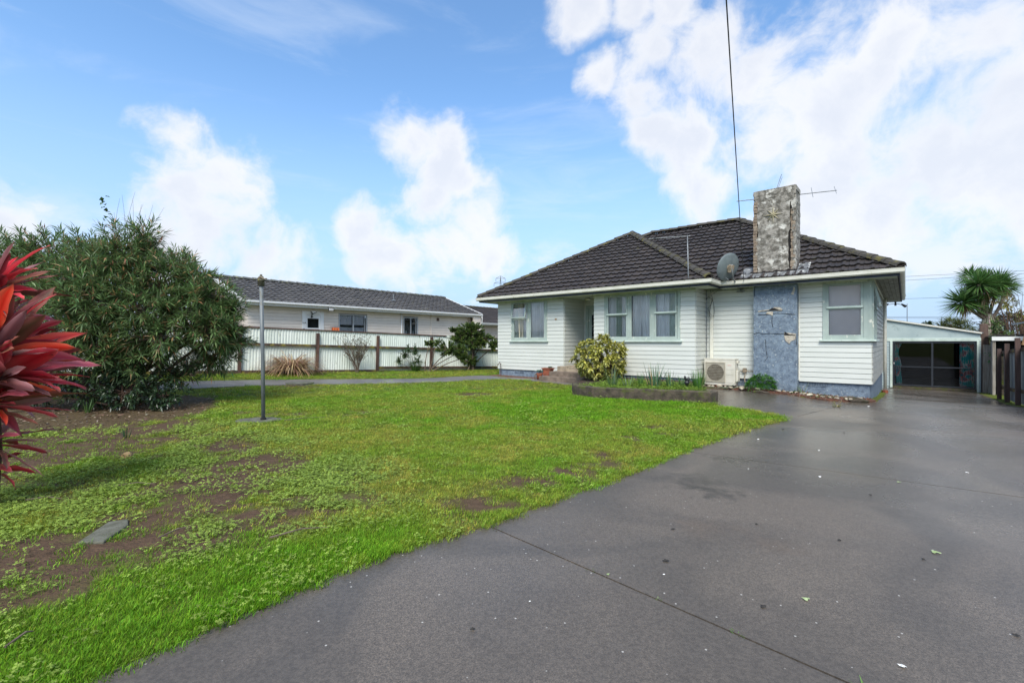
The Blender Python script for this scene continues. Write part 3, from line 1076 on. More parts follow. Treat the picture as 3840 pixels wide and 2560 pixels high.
def window(parent, loc, rz, w, z0, z1, bays, curtains=True, mtr=None, frame=.085, sillw=.06, label=None):
    """bays: list of (x0,x1,kind) kind: 'fixed','hung' (rail part way), 'open' (top sash swung out)"""
    mtr = mtr or M_trim
    win = empty('window', loc, rz, parent)
    if label:
        win['label'] = label
    fr = MB()
    f = frame
    fr.box(0, f, -.045, .10, z0, z1); fr.box(w - f, w, -.045, .10, z0, z1)
    fr.box(f, w - f, -.043, .10, z1 - f * .8, z1); fr.box(f, w - f, -.043, .10, z0, z0 + f * .55)
    for i in range(len(bays) - 1):
        a, b = bays[i][1], bays[i + 1][0]
        fr.box(a, b, -.04, .09, z0 + f * .55, z1 - f * .8)
    fr.build('frame', mtr, win, bevel=.004)
    MB().box(-sillw, w + sillw, -.095, -.0, z0 - .05, z0 - .002).build('sill', M_sill, win, bevel=.006)
    s = .055
    for a, b, kind in bays:
        zb, zt = z0 + f * .55, z1 - f * .8
        zr = zb + (zt - zb) * .56
        parts = [(zb, zt)] if kind == 'fixed' else [(zb, zr), (zr, zt)]
        for k, (p, q) in enumerate(parts):
            sa = MB()
            y0, y1 = (-.03, .01)
            if kind != 'fixed' and k == 1:
                y0, y1 = (-.055, -.015)
            bb = s * (1.3 if k == 0 else .8)
            sa.box(a, a + s, y0, y1, p, q); sa.box(b - s, b, y0, y1, p, q)
            sa.box(a + s, b - s, y0 + .001, y1, q - s * .8, q); sa.box(a + s, b - s, y0 + .001, y1, p, p + bb)
            o = sa.build('sash', mtr if not (kind != 'fixed' and k == 1) else M_sill if False else mtr, win, bevel=.003)
            gl = MB().box(a + s, b - s, y0 + .018, y0 + .022, p + bb, q - s * .8).build('pane', M_glass, o)
            if kind == 'open' and k == 1:
                piv = Vector((0, y0, q))
                ang = R(-13)
                M = Matrix.Translation(piv) @ Matrix.Rotation(ang, 4, 'X') @ Matrix.Translation(-piv)
                o.data.transform(M); gl.data.transform(M)
            if kind != 'fixed' and k == 1 and kind != 'open':
                MB().box(a + .005, b - .005, y0 - .014, y0, p - .012, p + .028).build('rail', M_sill, win)
    return win


w1 = window(house, (-11.0, -.95, 0), 0, 1.71, 1.485, 3.0, [(.09, .80, 'open'), (.90, 1.62, 'fixed')], label='window with its upper left sash swung open')
curtain(w1, .12, .42, 1.5, 2.95, .12, M_greenc, 4); curtain(w1, .30, .52, 1.5, 2.95, .10, M_cream, 3, .03, .06); curtain(w1, .58, .84, 1.5, 2.95, .12, M_sheer, 4, .02)
curtain(w1, .88, 1.22, 1.5, 2.95, .12, M_sheer, 5, .02); curtain(w1, 1.10, 1.64, 1.5, 2.95, .15, M_sheer, 7, .03, .02)
w2 = window(house, (-6.95, -.95, 0), 0, 2.52, 1.485, 3.0, [(.09, .83, 'hung'), (.91, 1.62, 'fixed'), (1.72, 2.42, 'hung')], label='three part front window with mint frame')
curtain(w2, .1, .42, 1.5, 2.95, .12, M_sheer, 5, .02); curtain(w2, .36, .58, 1.5, 2.95, .15, M_greenc, 3, .03); curtain(w2, .60, .86, 1.5, 2.95, .12, M_sheer, 3, .02)
curtain(w2, .98, 1.30, 1.5, 2.95, .12, M_sheer, 4, .03, -.04); curtain(w2, 1.24, 1.66, 1.5, 2.95, .14, M_sheer, 5, .02, .05)
curtain(w2, 1.70, 2.16, 1.5, 2.95, .12, M_sheer, 6, .02, .03); curtain(w2, 2.14, 2.44, 1.5, 2.95, .15, M_greenc, 5, .025)
w3 = window(house, (-1.02, 0, 0), 0, 1.02, 1.50, 3.0, [(.08, .86, 'hung')], label='corner window with mauve blind')
MB().box(.86, .95, -.042, .09, 1.55, 2.93).box(.97, 1.03, -.05, .09, 1.50, 3.0).build('corner_stud', M_trim, w3, bevel=.004)
curtain(w3, .10, .90, 1.52, 2.95, .10, M_mauve, 2, .006, name='blind'); curtain(w3, .12, .26, 1.55, 2.2, .085, M_sheer, 1, .006, -.05); curtain(w3, .66, .84, 1.55, 2.2, .085, M_sheer, 1, .006, .03)
w4 = window(house, (0, .03, 0), R(90), 1.70, 1.50, 3.0, [(.09, .80, 'open'), (.90, 1.62, 'hung')], label='side corner window with its top sash swung open')
curtain(w4, .1, 1.6, 1.52, 2.95, .12, M_sheer, 8, .02)

# door
door = empty('door', (-8.58, .40, 0), 0, house)
b = MB(); b.box(.10, .20, -.05, .1, .58, 2.78); b.box(1.05, 1.15, -.05, .1, .58, 2.78); b.box(.2, 1.05, -.05, .1, 2.66, 2.78); b.build('door_frame', M_trim, door, bevel=.004)
b = MB(); b.box(.20, .34, -.01, .03, .60, 2.66); b.box(.60, 1.05, -.01, .03, .60, 2.66); b.box(.34, .60, -.01, .03, .60, .78); b.box(.34, .60, -.01, .03, 2.44, 2.66)
for i in range(1, 4):
    z = .78 + (2.44 - .78) * i / 4
    b.box(.34, .60, -.008, .025, z - .012, z + .012)
b.build('door_leaf', M_trim, door, bevel=.003)
for i in range(4):
    z = .78 + (2.44 - .78) * i / 4
    MB().box(.34, .60, .005, .010, z + .012, z + .403).build('pane', M_tint, door)
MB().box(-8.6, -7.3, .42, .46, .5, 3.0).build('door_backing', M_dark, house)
# landing + steps
st = thing('front_steps', 'old concrete front steps with a worn landing leading to the porch', 'steps', (HC[0], HC[1], 0), HOUSE_ROT)
MB().prism([(-8.66, -1.25), (-7.25, -1.25), (-7.34, -.96), (-7.34, .40), (-8.57, .40), (-8.57, -.96), (-8.66, -.96)], .40, .585, 'z').build('landing', M_concl, st, bevel=.015)
MB().box(-8.78, -7.2, -1.56, -.965, .24, .415).build('step', M_conc, st, bevel=.012)
MB().box(-8.98, -7.1, -1.88, -.967, .0, .255).build('step', M_conc, st, bevel=.012)
# porch ceiling and soffit
so = MB(); so.box(-12.2, -3.5, -1.45, -.5, SOF, SOF + .02); so.box(-8.6, -7.3, -.5, .5, SOF + .001, SOF + .021); so.box(-3.5, .5, -.5, .1, SOF, SOF + .02)
so.build('soffit', M_soffit, house)
# right side soffit in boards
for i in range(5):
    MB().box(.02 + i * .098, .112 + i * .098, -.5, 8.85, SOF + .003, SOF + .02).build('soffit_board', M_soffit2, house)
MB().box(-12.2, .5, 8.35, 8.8, SOF, SOF + .02).box(-12.2, -11.75, -.5, 8.35, SOF, SOF + .02).build('soffit', M_soffit, house)
# top trim under soffit
tr = MB(); tr.box(-11.75, -8.58, -1.0, -.955, 2.94, 2.998); tr.box(-7.34, -4.0, -1.0, -.955, 2.955, 2.998); tr.box(-3.99, .03, -.045, -.002, 2.955, 2.998); tr.build('trim', M_soffit, house)
porch_lamp = MB(); porch_lamp.lathe([(.0, 0), (.05, 0), (.12, -.05), (.125, -.06), (.04, -.08), (.0, -.085)], (-7.95, -.35, 2.995), 14).build('porch_light', M_white, house, True)
# fascia + gutter
fa = MB()
PT = [(-12.22, 8.82), (-12.22, -1.47), (-3.48, -1.47), (-3.48, -.52), (.52, -.52), (.52, 8.82)]


def strip_path(b, pts, prof, close=False):
    """sweep profile (offset outward, z) along a mitred path; outward = right-hand side of travel"""
    n = len(pts); rings = []
    for i, p in enumerate(pts):
        p = Vector(p)
        def nrm(a, c):
            d = (Vector(c) - Vector(a)).normalized(); return Vector((d.y, -d.x))
        if close:
            n1 = nrm(pts[i - 1], pts[i]); n2 = nrm(pts[i], pts[(i + 1) % n])
        else:
            n1 = nrm(pts[i - 1], pts[i]) if i > 0 else nrm(pts[0], pts[1])
            n2 = nrm(pts[i], pts[i + 1]) if i < n - 1 else n1
        m = (n1 + n2); m = m / max(1e-6, (1 + n1.dot(n2)))
        rings.append([(p.x + m.x * o, p.y + m.y * o, z) for o, z in prof])
    k = len(prof); base = len(b.v)
    for r in rings:
        b.v += r
    rng_ = range(n if close else n - 1)
    for i in rng_:
        for j in range(k):
            a = base + i * k + j; c = base + i * k + (j + 1) % k
            d = base + ((i + 1) % n) * k + (j + 1) % k; e = base + ((i + 1) % n) * k + j
            b.f.append((a, e, d, c))
    if not close:
        b.f.append(tuple(base + j for j in range(k))); b.f.append(tuple(base + (n - 1) * k + j for j in reversed(range(k))))


PTc = [(-12.22, 8.82), (-12.22, -1.47), (-3.48, -1.47), (-3.48, -.52), (.52, -.52), (.52, 8.82)]
# travel so that outward is the right-hand side: reverse direction
TR = PTc
strip_path(fa, TR, [(-.0, 2.985), (.022, 2.985), (.022, 3.15), (0, 3.15)], True)
fa.build('fascia', M_fascia, house)
gu = MB()
strip_path(gu, TR, [(.025, 3.05), (.085, 3.045), (.115, 3.075), (.120, 3.13), (.128, 3.165), (.112, 3.168), (.105, 3.14), (.098, 3.08), (.04, 3.07), (.03, 3.15), (.025, 3.15)], True)
gu.build('gutter', M_white, house)
# brackets at joints of the gutter (unions)
for x, y in ((-9.2, -1.55), (-6.0, -1.55)):
    pass

# roof ---------------------------------------------------
TAN = .594; COS = 1 / math.sqrt(1 + TAN * TAN); SIN = TAN * COS
ZE = 3.15


def make_tile(name, m, w=.30, l=.345, t=.042):
    prof = [(0, .016), (.03, .034), (.065, .036), (.095, .012), (.15, .006), (.175, .020), (.20, .006), (.27, .004), (.30, .016)]
    prof = [(a * w / .30, h) for a, h in prof]
    b = MB(); k = len(prof)
    for a, h in prof:
        b.v.append((a + .004, 0, h + t - .026))      # lip bottom
    for a, h in prof:
        b.v.append((a + .004, -.004, h + t + .006))
    for a, h in prof:
        b.v.append((a + .004, l, h))
    for i in range(k - 1):
        b.f.append((i, i + 1, k + i + 1, k + i)); b.f.append((k + i, k + i + 1, 2 * k + i + 1, 2 * k + i))
    return b.mesh(name, m), b


def roof_slope(origin, adir, bdir, width_fn, tmax, me, mb, w, l, cosp, stagger=0.5):
    """returns list of tile placements (matrix, clipped?, a, b, limits)"""
    A = Vector(adir); B = Vector(bdir); Nn = A.cross(B)
    M0 = Matrix((A, B, Nn)).transposed().to_4x4(); M0.translation = Vector(origin)
    res = []
    rows = int(tmax / cosp / l) + 1
    for i in range(rows):
        b0 = i * l
        t0 = b0 * cosp; t1 = min((b0 + l) * cosp, tmax)
        if t0 >= tmax - .03:
            break
        lo0, hi0 = width_fn(t0); lo1, hi1 = width_fn(t1)
        lo = min(lo0, lo1); hi = max(hi0, hi1)
        off = 0
        k0 = math.floor((lo - off) / w)
        a = k0 * w + off
        while a < hi:
            L0, L1, H0, H1 = lo0, lo1, hi0, hi1
            inside = a >= max(L0, L1) - 1e-4 and a + w <= min(H0, H1) + 1e-4 and (b0 + l) * cosp <= tmax + .02
            if a + w > lo + .02 and a < hi - .02:
                res.append((M0, a, b0, inside, (L0, L1, H0, H1), (tmax / cosp)))
            a += w
    return res


def lay(parent, slopes, me, mb, m, limit, w, l, focus, name='tile'):
    pl = [p for s in slopes for p in s]
    Mw = parent_matrix(parent)
    insd = [p for p in pl if p[3]]
    # the biggest in the picture = nearest to the camera, on slopes one can see
    insd.sort(key=lambda p: (Mw @ p[0] @ Vector((p[1], p[2], 0)) - Vector(focus)).length)
    own = insd[:limit]
    ids = set(id(p) for p in own)
    for M0, a, b0, *_ in own:
        o = link(name, me, parent, M0 @ Matrix.Translation((a, b0, random.uniform(0, .004))) @ Matrix.Rotation(random.uniform(-.006, .006), 4, 'Z'))
    rest = [p for p in pl if id(p) not in ids]
    B = MB()
    for M0, a, b0, inside, (L0, L1, H0, H1), bmax in rest:
        st_ = len(B.v); n = st_
        for (x, y, z) in mb.v:
            aa = a + x; bb = b0 + y
            t = min(1, max(0, y / l))
            lo = L0 + (L1 - L0) * t; hi = H0 + (H1 - H0) * t
            aa = min(max(aa, lo), hi); bb = min(bb, bmax)
            B.v.append(tuple(M0 @ Vector((aa, bb, z + .002 * ((a * 7.3) % 1)))))
        B.f += [tuple(n + i for i in f) for f in mb.f]
    if rest:
        o = B.build('tiles', m, parent); o['kind'] = 'stuff'


def parent_matrix(o):
    M = Matrix.Identity(4)
    while o:
        M = (Matrix.Translation(o.location) @ o.rotation_euler.to_matrix().to_4x4()) @ M
        o = o.parent
    return M


def rz_(t):
    return ZE + t * TAN


TW, TL = .30, .335
# underlay
ul = MB()


def ptz(U, V, t, d=-.02):
    return (U, V, ZE + t * TAN + d)


def quad(b, pts):
    n = len(b.v); b.v += pts; b.f.append(tuple(range(n, n + len(pts))))


R1 = (-7.85, 2.90); RW = 4.45; RM = 4.75
quad(ul, [ptz(-12.3, -1.55, 0), ptz(-3.4, -1.55, 0), ptz(-7.85, 2.90, RW)])
quad(ul, [ptz(-3.4, -1.55, 0), ptz(-3.4, -.6, 0), ptz(-7.85, 3.85, RW), ptz(-7.85, 2.90, RW)])
quad(ul, [ptz(-3.4, -.6, 0), ptz(.6, -.6, 0), ptz(-4.15, 4.15, RM), ptz(-7.55, 4.15, RM), ptz(-7.85, 3.85, RW)])
quad(ul, [ptz(.6, -.6, 0), ptz(.6, 8.9, 0), ptz(-4.15, 4.15, RM)])
quad(ul, [ptz(.6, 8.9, 0), ptz(-12.3, 8.9, 0), ptz(-7.55, 4.15, RM), ptz(-4.15, 4.15, RM)])
quad(ul, [ptz(-12.3, 8.9, 0), ptz(-12.3, -1.55, 0), ptz(-7.85, 2.90, RW), ptz(-7.85, 3.85, RW), ptz(-7.55, 4.15, RM)])
roof = ul.build('roof', M_dark, house)
me_t, mb_t = make_tile('tile', M_rooft, TW, TL)
fr_ = roof_slope((-12.3, -1.55, ZE), (1, 0, 0), (0, COS, SIN), lambda t: (t, 8.9 - t), RW, me_t, mb_t, TW, TL, COS)


def lim_main(t):
    V = -.6 + t
    lo = (-4 - V + 12.3) if V < 3.85 else t
    return (lo, 12.9 - t)


mn_ = roof_slope((-12.3, -.6, ZE), (1, 0, 0), (0, COS, SIN), lim_main, RM, me_t, mb_t, TW, TL, COS)
rt_ = roof_slope((.6, -.6, ZE), (0, 1, 0), (-COS, 0, SIN), lambda t: (t, 9.5 - t), RM, me_t, mb_t, TW, TL, COS)
bs_ = roof_slope((-3.4, -1.55, ZE), (0, 1, 0), (-COS, 0, SIN), lambda t: (t, t + .95), RW, me_t, mb_t, TW, TL, COS)
lf_ = roof_slope((-12.3, 8.9, ZE), (0, -1, 0), (COS, 0, SIN), lambda t: (t, 10.45 - t) if t < 4.45 else (t, 8.9 + .6 - t), RM, me_t, mb_t, TW, TL, COS)
bk_ = roof_slope((.6, 8.9, ZE), (-1, 0, 0), (0, -COS, SIN), lambda t: (t, 12.9 - t), RM, me_t, mb_t, TW, TL, COS)
lay(roof, [fr_, mn_, rt_], me_t, mb_t, M_rooft, 300, TW, TL, (0, 0, 1.45))
lay(roof, [bs_, lf_, bk_], me_t, mb_t, M_rooft, 0, TW, TL, (0, 0, 1.45))


def cap_mesh(name, m, w=.13, h=.075, l=.42):
    b = MB()
    pr = [(-w, -.02), (-w * .75, h * .55), (-w * .3, h), (w * .3, h), (w * .75, h * .55), (w, -.02)]
    for y, s, dz in ((0, 1.08, .012), (l, .94, -.004)):
        for x, z in pr:
            b.v.append((x * s, y, z * s + dz))
    k = len(pr)
    for x, z in pr:
        b.v.append((x * .98, .0, z - .02))
    for i in range(k - 1):
        b.f.append((i, i + 1, k + i + 1, k + i)); b.f.append((i + 1, i, 2 * k + i, 2 * k + i + 1))
    return b.mesh(name, m)


def caps(parent, me, a, b_, l=.38):
    a = Vector(a); b_ = Vector(b_); d = (b_ - a); n = max(1, round(d.length / l)); st_ = d.length / n
    d.normalize(); x = d.cross(Vector((0, 0, 1))).normalized(); z = x.cross(d)
    for i in range(n):
        p = a + d * (i * st_)
        M = Matrix((x, d, z)).transposed().to_4x4(); M.translation = p + Vector((random.uniform(-.006, .006), 0, random.uniform(0, .012)))
        link('ridge_tile', me, parent, M @ Matrix.Rotation(random.uniform(-.03, .03), 4, 'Z'))


me_c = cap_mesh('ridge_tile', M_cap)
dz = .055


def rp(U, V, t):
    return (U, V, ZE + t * TAN + dz)


caps(roof, me_c, rp(-12.27, -1.52, 0), rp(-7.85, 2.90, RW)); caps(roof, me_c, rp(-3.43, -1.52, 0), rp(-7.85, 2.90, RW))
caps(roof, me_c, rp(-7.85, 2.90, RW), rp(-7.85, 3.85, RW)); caps(roof, me_c, rp(.57, -.57, 0), rp(-4.15, 4.15, RM)); caps(roof, me_c, rp(.57, 8.87, 0), rp(-4.15, 4.15, RM))
caps(roof, me_c, rp(-7.55, 4.15, RM), rp(-4.15, 4.15, RM)); caps(roof, me_c, rp(-12.27, 8.87, 0), rp(-7.55, 4.15, RM)); caps(roof, me_c, rp(-7.85, 3.85, RW), rp(-7.55, 4.15, RM))

# chimney ------------------------------------------------
chim = MB()


def rough_box(b, x0, x1, y0, y1, z0, z1, nx, nz, amp, seed):
    """front/side faces subdivided with worn edges"""
    rr = random.Random(seed)
    n = len(b.v)
    ring = []
    xs = [x0 + (x1 - x0) * i / nx for i in range(nx + 1)]
    loop = [(x, y0) for x in xs] + [(x1, (y0 + y1) / 2)] + [(x, y1) for x in reversed(xs)] + [(x0, (y0 + y1) / 2)]
    k = len(loop)
    for j in range(nz + 1):
        z = z0 + (z1 - z0) * j / nz
        for i, (x, y) in enumerate(loop):
            cx = 1 if x in (x0, x1) else 0
            dx = rr.uniform(-amp, amp) * (1 if cx else .3); dy = rr.uniform(-amp, amp) * .5
            b.v.append((x + dx, y + dy, z))
    for j in range(nz):
        for i in range(k):
            a = n + j * k + i; c = n + j * k + (i + 1) % k
            b.f.append((a, c, c + k, a + k))
    b.f.append(tuple(n + nz * k + i for i in range(k)))
    b.f.append(tuple(n + i for i in reversed(range(k))))


rough_box(chim, -2.62, -1.57, -.285, .10, -.2, 3.04, 6, 16, .006, 3)
ch = chim.build('chimney', M_blue, house)
# upper stack: bricks behind, a render skin in front
MB().box(-2.60, -1.60, -.23, .36, 3.0, 5.6).build('flue', M_dark, ch)
up = MB()
rr = random.Random(5)
zs = [3.36 + (5.62 - 3.36) * i / 22 for i in range(23)]
Lx = []; Rx = []
for z in zs:
    t = (z - 3.36) / 2.26
    Lx.append(-2.52 + rr.uniform(-.02, .02) - (.06 if t > .86 else 0) - (.055 if t < .55 and rr.random() < .35 else 0))
    Rx.append(-1.735 + rr.uniform(-.015, .015) + (.09 if t > .82 else .0) + .045 * max(0, t - .5) - .03 * (t < .5))
n = len(up.v)
for y in (-.285, -.23):
    for i, z in enumerate(zs):
        for k in range(7):
            s = k / 6
            up.v.append((Lx[i] + (Rx[i] - Lx[i]) * s, y + (rr.uniform(-.014, .012) if y < -.25 else 0), z))
nz = len(zs)
for l_ in (0, 1):
    for i in range(nz - 1):
        for k in range(6):
            a = n + l_ * nz * 7 + i * 7 + k
            up.f.append((a, a + 1, a + 8, a + 7) if l_ == 0 else (a + 7, a + 8, a + 1, a))
for i in range(nz - 1):
    for k in (0, 6):
        a = n + i * 7 + k; c = a + nz * 7
        up.f.append((a, c, c + 7, a + 7))
for k in range(6):
    for i in (0, nz - 1):
        a = n + i * 7 + k; c = a + nz * 7
        up.f.append((a, c, c + 1, a + 1))
up.build('render_skin', M_stack, ch)
# right hand strip of render, split off by the crack
rs = MB()
for i in range(len(zs) - 1):
    z0, z1 = zs[i], zs[i + 1]
    t = (z0 - 3.36) / 2.26
    x0 = -1.665 + .02 * math.sin(i * 1.7) + rr.uniform(-.008, .008) + (-.03 if t > .7 else 0)
    rs.box(x0, -1.585 + rr.uniform(-.008, .008), -.275 + rr.uniform(-.008, .008), .355, z0, z1)
rs.build('render_strip', M_stack, ch)
cp = MB(); rough_box(cp, -2.625, -1.585, -.29, .37, 5.40, 5.66, 6, 3, .014, 8)
cpo = cp.build('stack_top', M_stack, ch)
bmx = cpo.modifiers.new('bevel', 'BEVEL'); bmx.width = .025; bmx.segments = 2
ME_brick = MB().box(-.05, .05, -.10, .10, -.036, .036).mesh('brick', M_brick)
for i in range(24):
    z = 3.42 + i * .083
    o = link('brick', ME_brick, ch); o.location = (-2.575 + rr.uniform(-.015, .012), -.185 + rr.uniform(-.01, .01), z); o.rotation_euler = (0, 0, rr.uniform(-.08, .08))
for i in range(20):
    z = 3.42 + i * .083
    o = link('brick', ME_brick, ch); o.location = (-1.66 + rr.uniform(-.012, .012), -.165 + rr.uniform(-.015, .01), z); o.rotation_euler = (0, 0, rr.uniform(-.08, .08))
stv = MB(); c0 = (-2.13, -.30, 4.93); k = 16; n = 0
stv.v.append((c0[0], c0[1] - .035, c0[2]))
for i in range(k):
    a = math.pi * 2 * i / k + math.pi / 2
    r_ = .235 if i % 4 == 0 else (.20 if i % 2 == 0 else .055)
    stv.v.append((c0[0] + r_ * math.cos(a), c0[1] + .002, c0[2] + r_ * math.sin(a)))
for i in range(k):
    stv.f.append((0, 1 + i, 1 + (i + 1) % k))
for i in range(k):
    stv.v.append((stv.v[1 + i][0], -.27, stv.v[1 + i][2]))
for i in range(k):
    j = (i + 1) % k
    stv.f.append((1 + i, 1 + k + i, 1 + k + j, 1 + j))
stv.build('star_ornament', M_star, ch)
# peeled render and cracks on the blue breast
pp = MB()
pp.prism([(-2.50, 2.28), (-2.2, 2.30), (-1.92, 2.28), (-1.90, 2.33), (-1.97, 2.385), (-2.1, 2.39), (-2.2, 2.335), (-2.36, 2.318), (-2.5, 2.308)], -.297, -.28)
pp.prism([(-2.22, 2.20), (-2.14, 2.16), (-2.13, 2.27), (-2.27, 2.275), (-2.31, 2.22)], -.296, -.28)
pp.prism([(-1.86, 1.60), (-1.84, 1.48), (-1.74, 1.38), (-1.70, 1.46), (-1.60, 1.50), (-1.585, 1.66), (-1.86, 1.70)], -.297, -.28)
pp.prism([(-1.70, 2.72), (-1.64, 2.70), (-1.60, 2.86), (-1.63, 2.92)], -.295, -.28)
pp.build('peeled_patch', M_peel, ch)
cr = MB()
cr.prism([(-2.45, 2.292), (-2.2, 2.30), (-1.88, 2.292), (-2.0, 2.318), (-2.10, 2.37), (-2.16, 2.37), (-2.24, 2.312)], -.2985, -.29)
cr.prism([(-1.86, 1.615), (-1.60, 1.60), (-1.60, 1.625), (-1.74, 1.64), (-1.85, 1.72)], -.2985, -.29)
for pts in ([(-2.62, 1.66), (-2.5, 1.70), (-2.38, 1.66), (-2.2, 1.675), (-2.0, 1.655), (-1.86, 1.66)], [(-1.60, 1.62), (-1.58, 1.5), (-1.572, 1.36)], [(-2.5, 2.20), (-2.3, 2.19), (-2.05, 2.22), (-1.8, 2.20), (-1.6, 2.17)],
            [(-2.32, 1.50), (-2.30, 1.2), (-2.27, 1.0), (-2.33, .92)], [(-2.15, 2.18), (-2.16, 2.0), (-2.14, 1.85)], [(-2.58, 3.0), (-2.6, 2.85), (-2.585, 2.7)]):
    cr.tube([(x, -.289, z) for x, z in pts], .006, 4)
cr.build('crack', M_dark, ch)
# flashing
fl = MB()
fl.box(-2.66, -1.55, -.33, -.20, 3.27, 3.36); fl.prism([(-.60, 3.17), (-.62, 3.20), (-.33, 3.34), (-.30, 3.28)], -2.62, -1.60, 'x')
fl.build('flashing', M_lead, ch)
for x0, x1, tilt in ((-1.55, -1.28, -.3), (-2.92, -2.63, .3)):
    q = MB(); q.prism([(-.56, 3.215), (-.56, 3.225), (-.02, 3.57), (-.0, 3.555)], x0, x1, 'x')
    q.build('flashing', M_lead, ch)
# corner gap line by the chimney: white stop
MB().box(-1.565, -1.535, -.03, -.0, .40, 3.0).build('stop', M_white, house)

# downpipes, conduits ------------------------------------
dp = MB(); dp.tube([(.20, 8.55, 3.0), (.16, 8.35, 2.8), (.14, 8.2, 2.6), (.14, 8.2, -.36)], .045, 10)
# the one seen stands just round the corner
MB().tube([(.10, 6.9, 3.03), (.085, 6.75, 2.9), (.085, 6.75, -.36)], .05, 10).build('downpipe', M_white, house, True)
MB().tube([(.085, 6.75, -.42), (.085, 6.75, -.30)], .09, 8).build('pipe_foot', M_terra, house)
MB().tube([(.045, .15, 3.0), (.05, 1.5, 2.97), (.05, 6.6, 2.95)], .022, 8).build('conduit', M_white, house, True)
MB().box(-3.87, -3.78, -.085, -.03, .93, 2.92).build('pipe_cover', M_white, house, bevel=.01)
MB().tube([(-3.975, -.06, 3.0), (-3.975, -.06, .5)], .014, 6).box(-3.995, -3.955, -.075, -.04, 1.55, 1.58).box(-3.995, -3.955, -.075, -.04, 2.1, 2.13).build('conduit', M_galv, house)
lo = MB()
lo.tube([(-3.97, -.08, 2.72), (-3.9, -.12, 2.8), (-3.78, -.11, 2.7), (-3.83, -.12, 2.55), (-3.92, -.12, 2.45), (-3.86, -.12, 2.3), (-3.75, -.12, 2.2), (-3.72, -.11, 2.35), (-3.80, -.12, 2.85), (-3.6, -.2, 2.96), (-3.1, -.2, 2.955), (-2.75, -.2, 2.99)], .007, 5)
lo.tube([(-3.78, -.3, 2.99), (-3.80, -.2, 2.9), (-3.81, -.13, 2.6), (-3.88, -.13, 2.28), (-3.82, -.12, 2.12)], .006, 5)
lo.build('loose_cable', M_wire, house)
MB().box(-2.95, -2.85, -.09, -.03, .56, .68).tube([(-3.05, -.06, .60), (-2.62, -.06, .60)], .012, 6).tube([(-2.88, -.06, .56), (-2.90, -.1, .4), (-2.86, -.2, .28)], .012, 6).build('tap_fitting', M_concl, house)
# eave floodlights on the far right corner
sl = MB(); sl.tube([(.35, 8.4, 2.98), (.35, 8.4, 2.90)], .03, 8); sl.tube([(.35, 8.4, 2.90), (.12, 8.2, 2.86)], .012, 6); sl.tube([(.35, 8.4, 2.90), (.55, 8.6, 2.86)], .012, 6)
sl.tube([(.14, 8.2, 2.88), (.02, 8.1, 2.80)], .03, 8, .055); sl.tube([(.53, 8.6, 2.88), (.64, 8.72, 2.80)], .03, 8, .055); sl.tube([(.35, 8.4, 2.9), (.35, 8.4, 2.82)], .035, 8)
sl.build('floodlight', M_blackm, house)
MB().box(-8.95, -8.86, -.985, -.97, 2.22, 2.27).build('number_plate', M_rawtimber, house)

# ------------------------------------------------------------------ things on the house
HM = Matrix.Translation((HC[0], HC[1], 0)) @ Matrix.Rotation(HOUSE_ROT, 4, 'Z')


def hw(U, V, z):
    return tuple(HM @ Vector((U, V, z)))


ac = thing('heat_pump', 'cream outdoor heat pump unit standing in the wall corner beside the planter', 'heat pump', (HC[0], HC[1], 0), HOUSE_ROT)
bd = MB().box(-3.9, -3.05, -.50, -.17, .19, .945).build('casing', M_ac, ac, bevel=.012)
MB().box(-3.91, -3.04, -.508, -.165, .93, .95).build('lid', M_ac, ac, bevel=.006)
MB().box(-3.86, -3.78, -.45, -.2, .12, .19).box(-3.17, -3.09, -.45, -.2, .12, .19).build('foot', M_blackm, ac)
MB().prism([(-3.47 + .235 * math.cos(t), .545 + .235 * math.sin(t)) for t in [i * math.pi / 12 for i in range(24)]] if False else [(-3.585 + .235 * math.cos(i * math.pi / 12), .55 + .24 * math.sin(i * math.pi / 12)) for i in range(24)], -.5035, -.499).build('fan_opening', M_dark, ac)
fb = MB()
for k in range(3):
    a = k * 2.094
    fb.prism([(-3.585 + .03 * math.cos(a), .55 + .03 * math.sin(a)), (-3.585 + .21 * math.cos(a + .1), .55 + .21 * math.sin(a + .1)), (-3.585 + .215 * math.cos(a + .7), .55 + .215 * math.sin(a + .7)), (-3.585 + .05 * math.cos(a + 1.2), .55 + .05 * math.sin(a + 1.2))], -.508, -.505)
fb.build('fan_blade', M_fan, ac)
gr = MB()
for i in range(27):
    x = -3.845 + .52 * i / 26
    gr.box(x - .0022, x + .0022, -.520, -.516, .275, .83)
for i in range(13):
    z = .275 + .555 * i / 12
    gr.box(-3.845, -3.325, -.524, -.520, z - .003, z + .003)
gr.build('grille', M_acgrille, ac)
MB().box(-3.855, -3.315, -.516, -.501, .262, .275).box(-3.855, -3.315, -.516, -.501, .83, .842).box(-3.857, -3.845, -.516, -.501, .262, .842).box(-3.325, -3.313, -.516, -.501, .262, .842).build('grille_frame', M_acgrille, ac)
MB().box(-3.29, -3.09, -.507, -.501, .262, .48).box(-3.29, -3.09, -.507, -.501, .49, .63).box(-3.29, -3.09, -.507, -.501, .64, .842).build('front_panel', M_ac, ac, bevel=.003)
MB().box(-3.05, -2.99, -.42, -.22, .30, .62).box(-3.05, -3.0, -.35, -.2, .82, .90).build('valve_cover', M_ac, ac, bevel=.01)
MB().box(-3.255, -3.135, -.5095, -.507, .735, .80).build('badge', M_ac, ac)


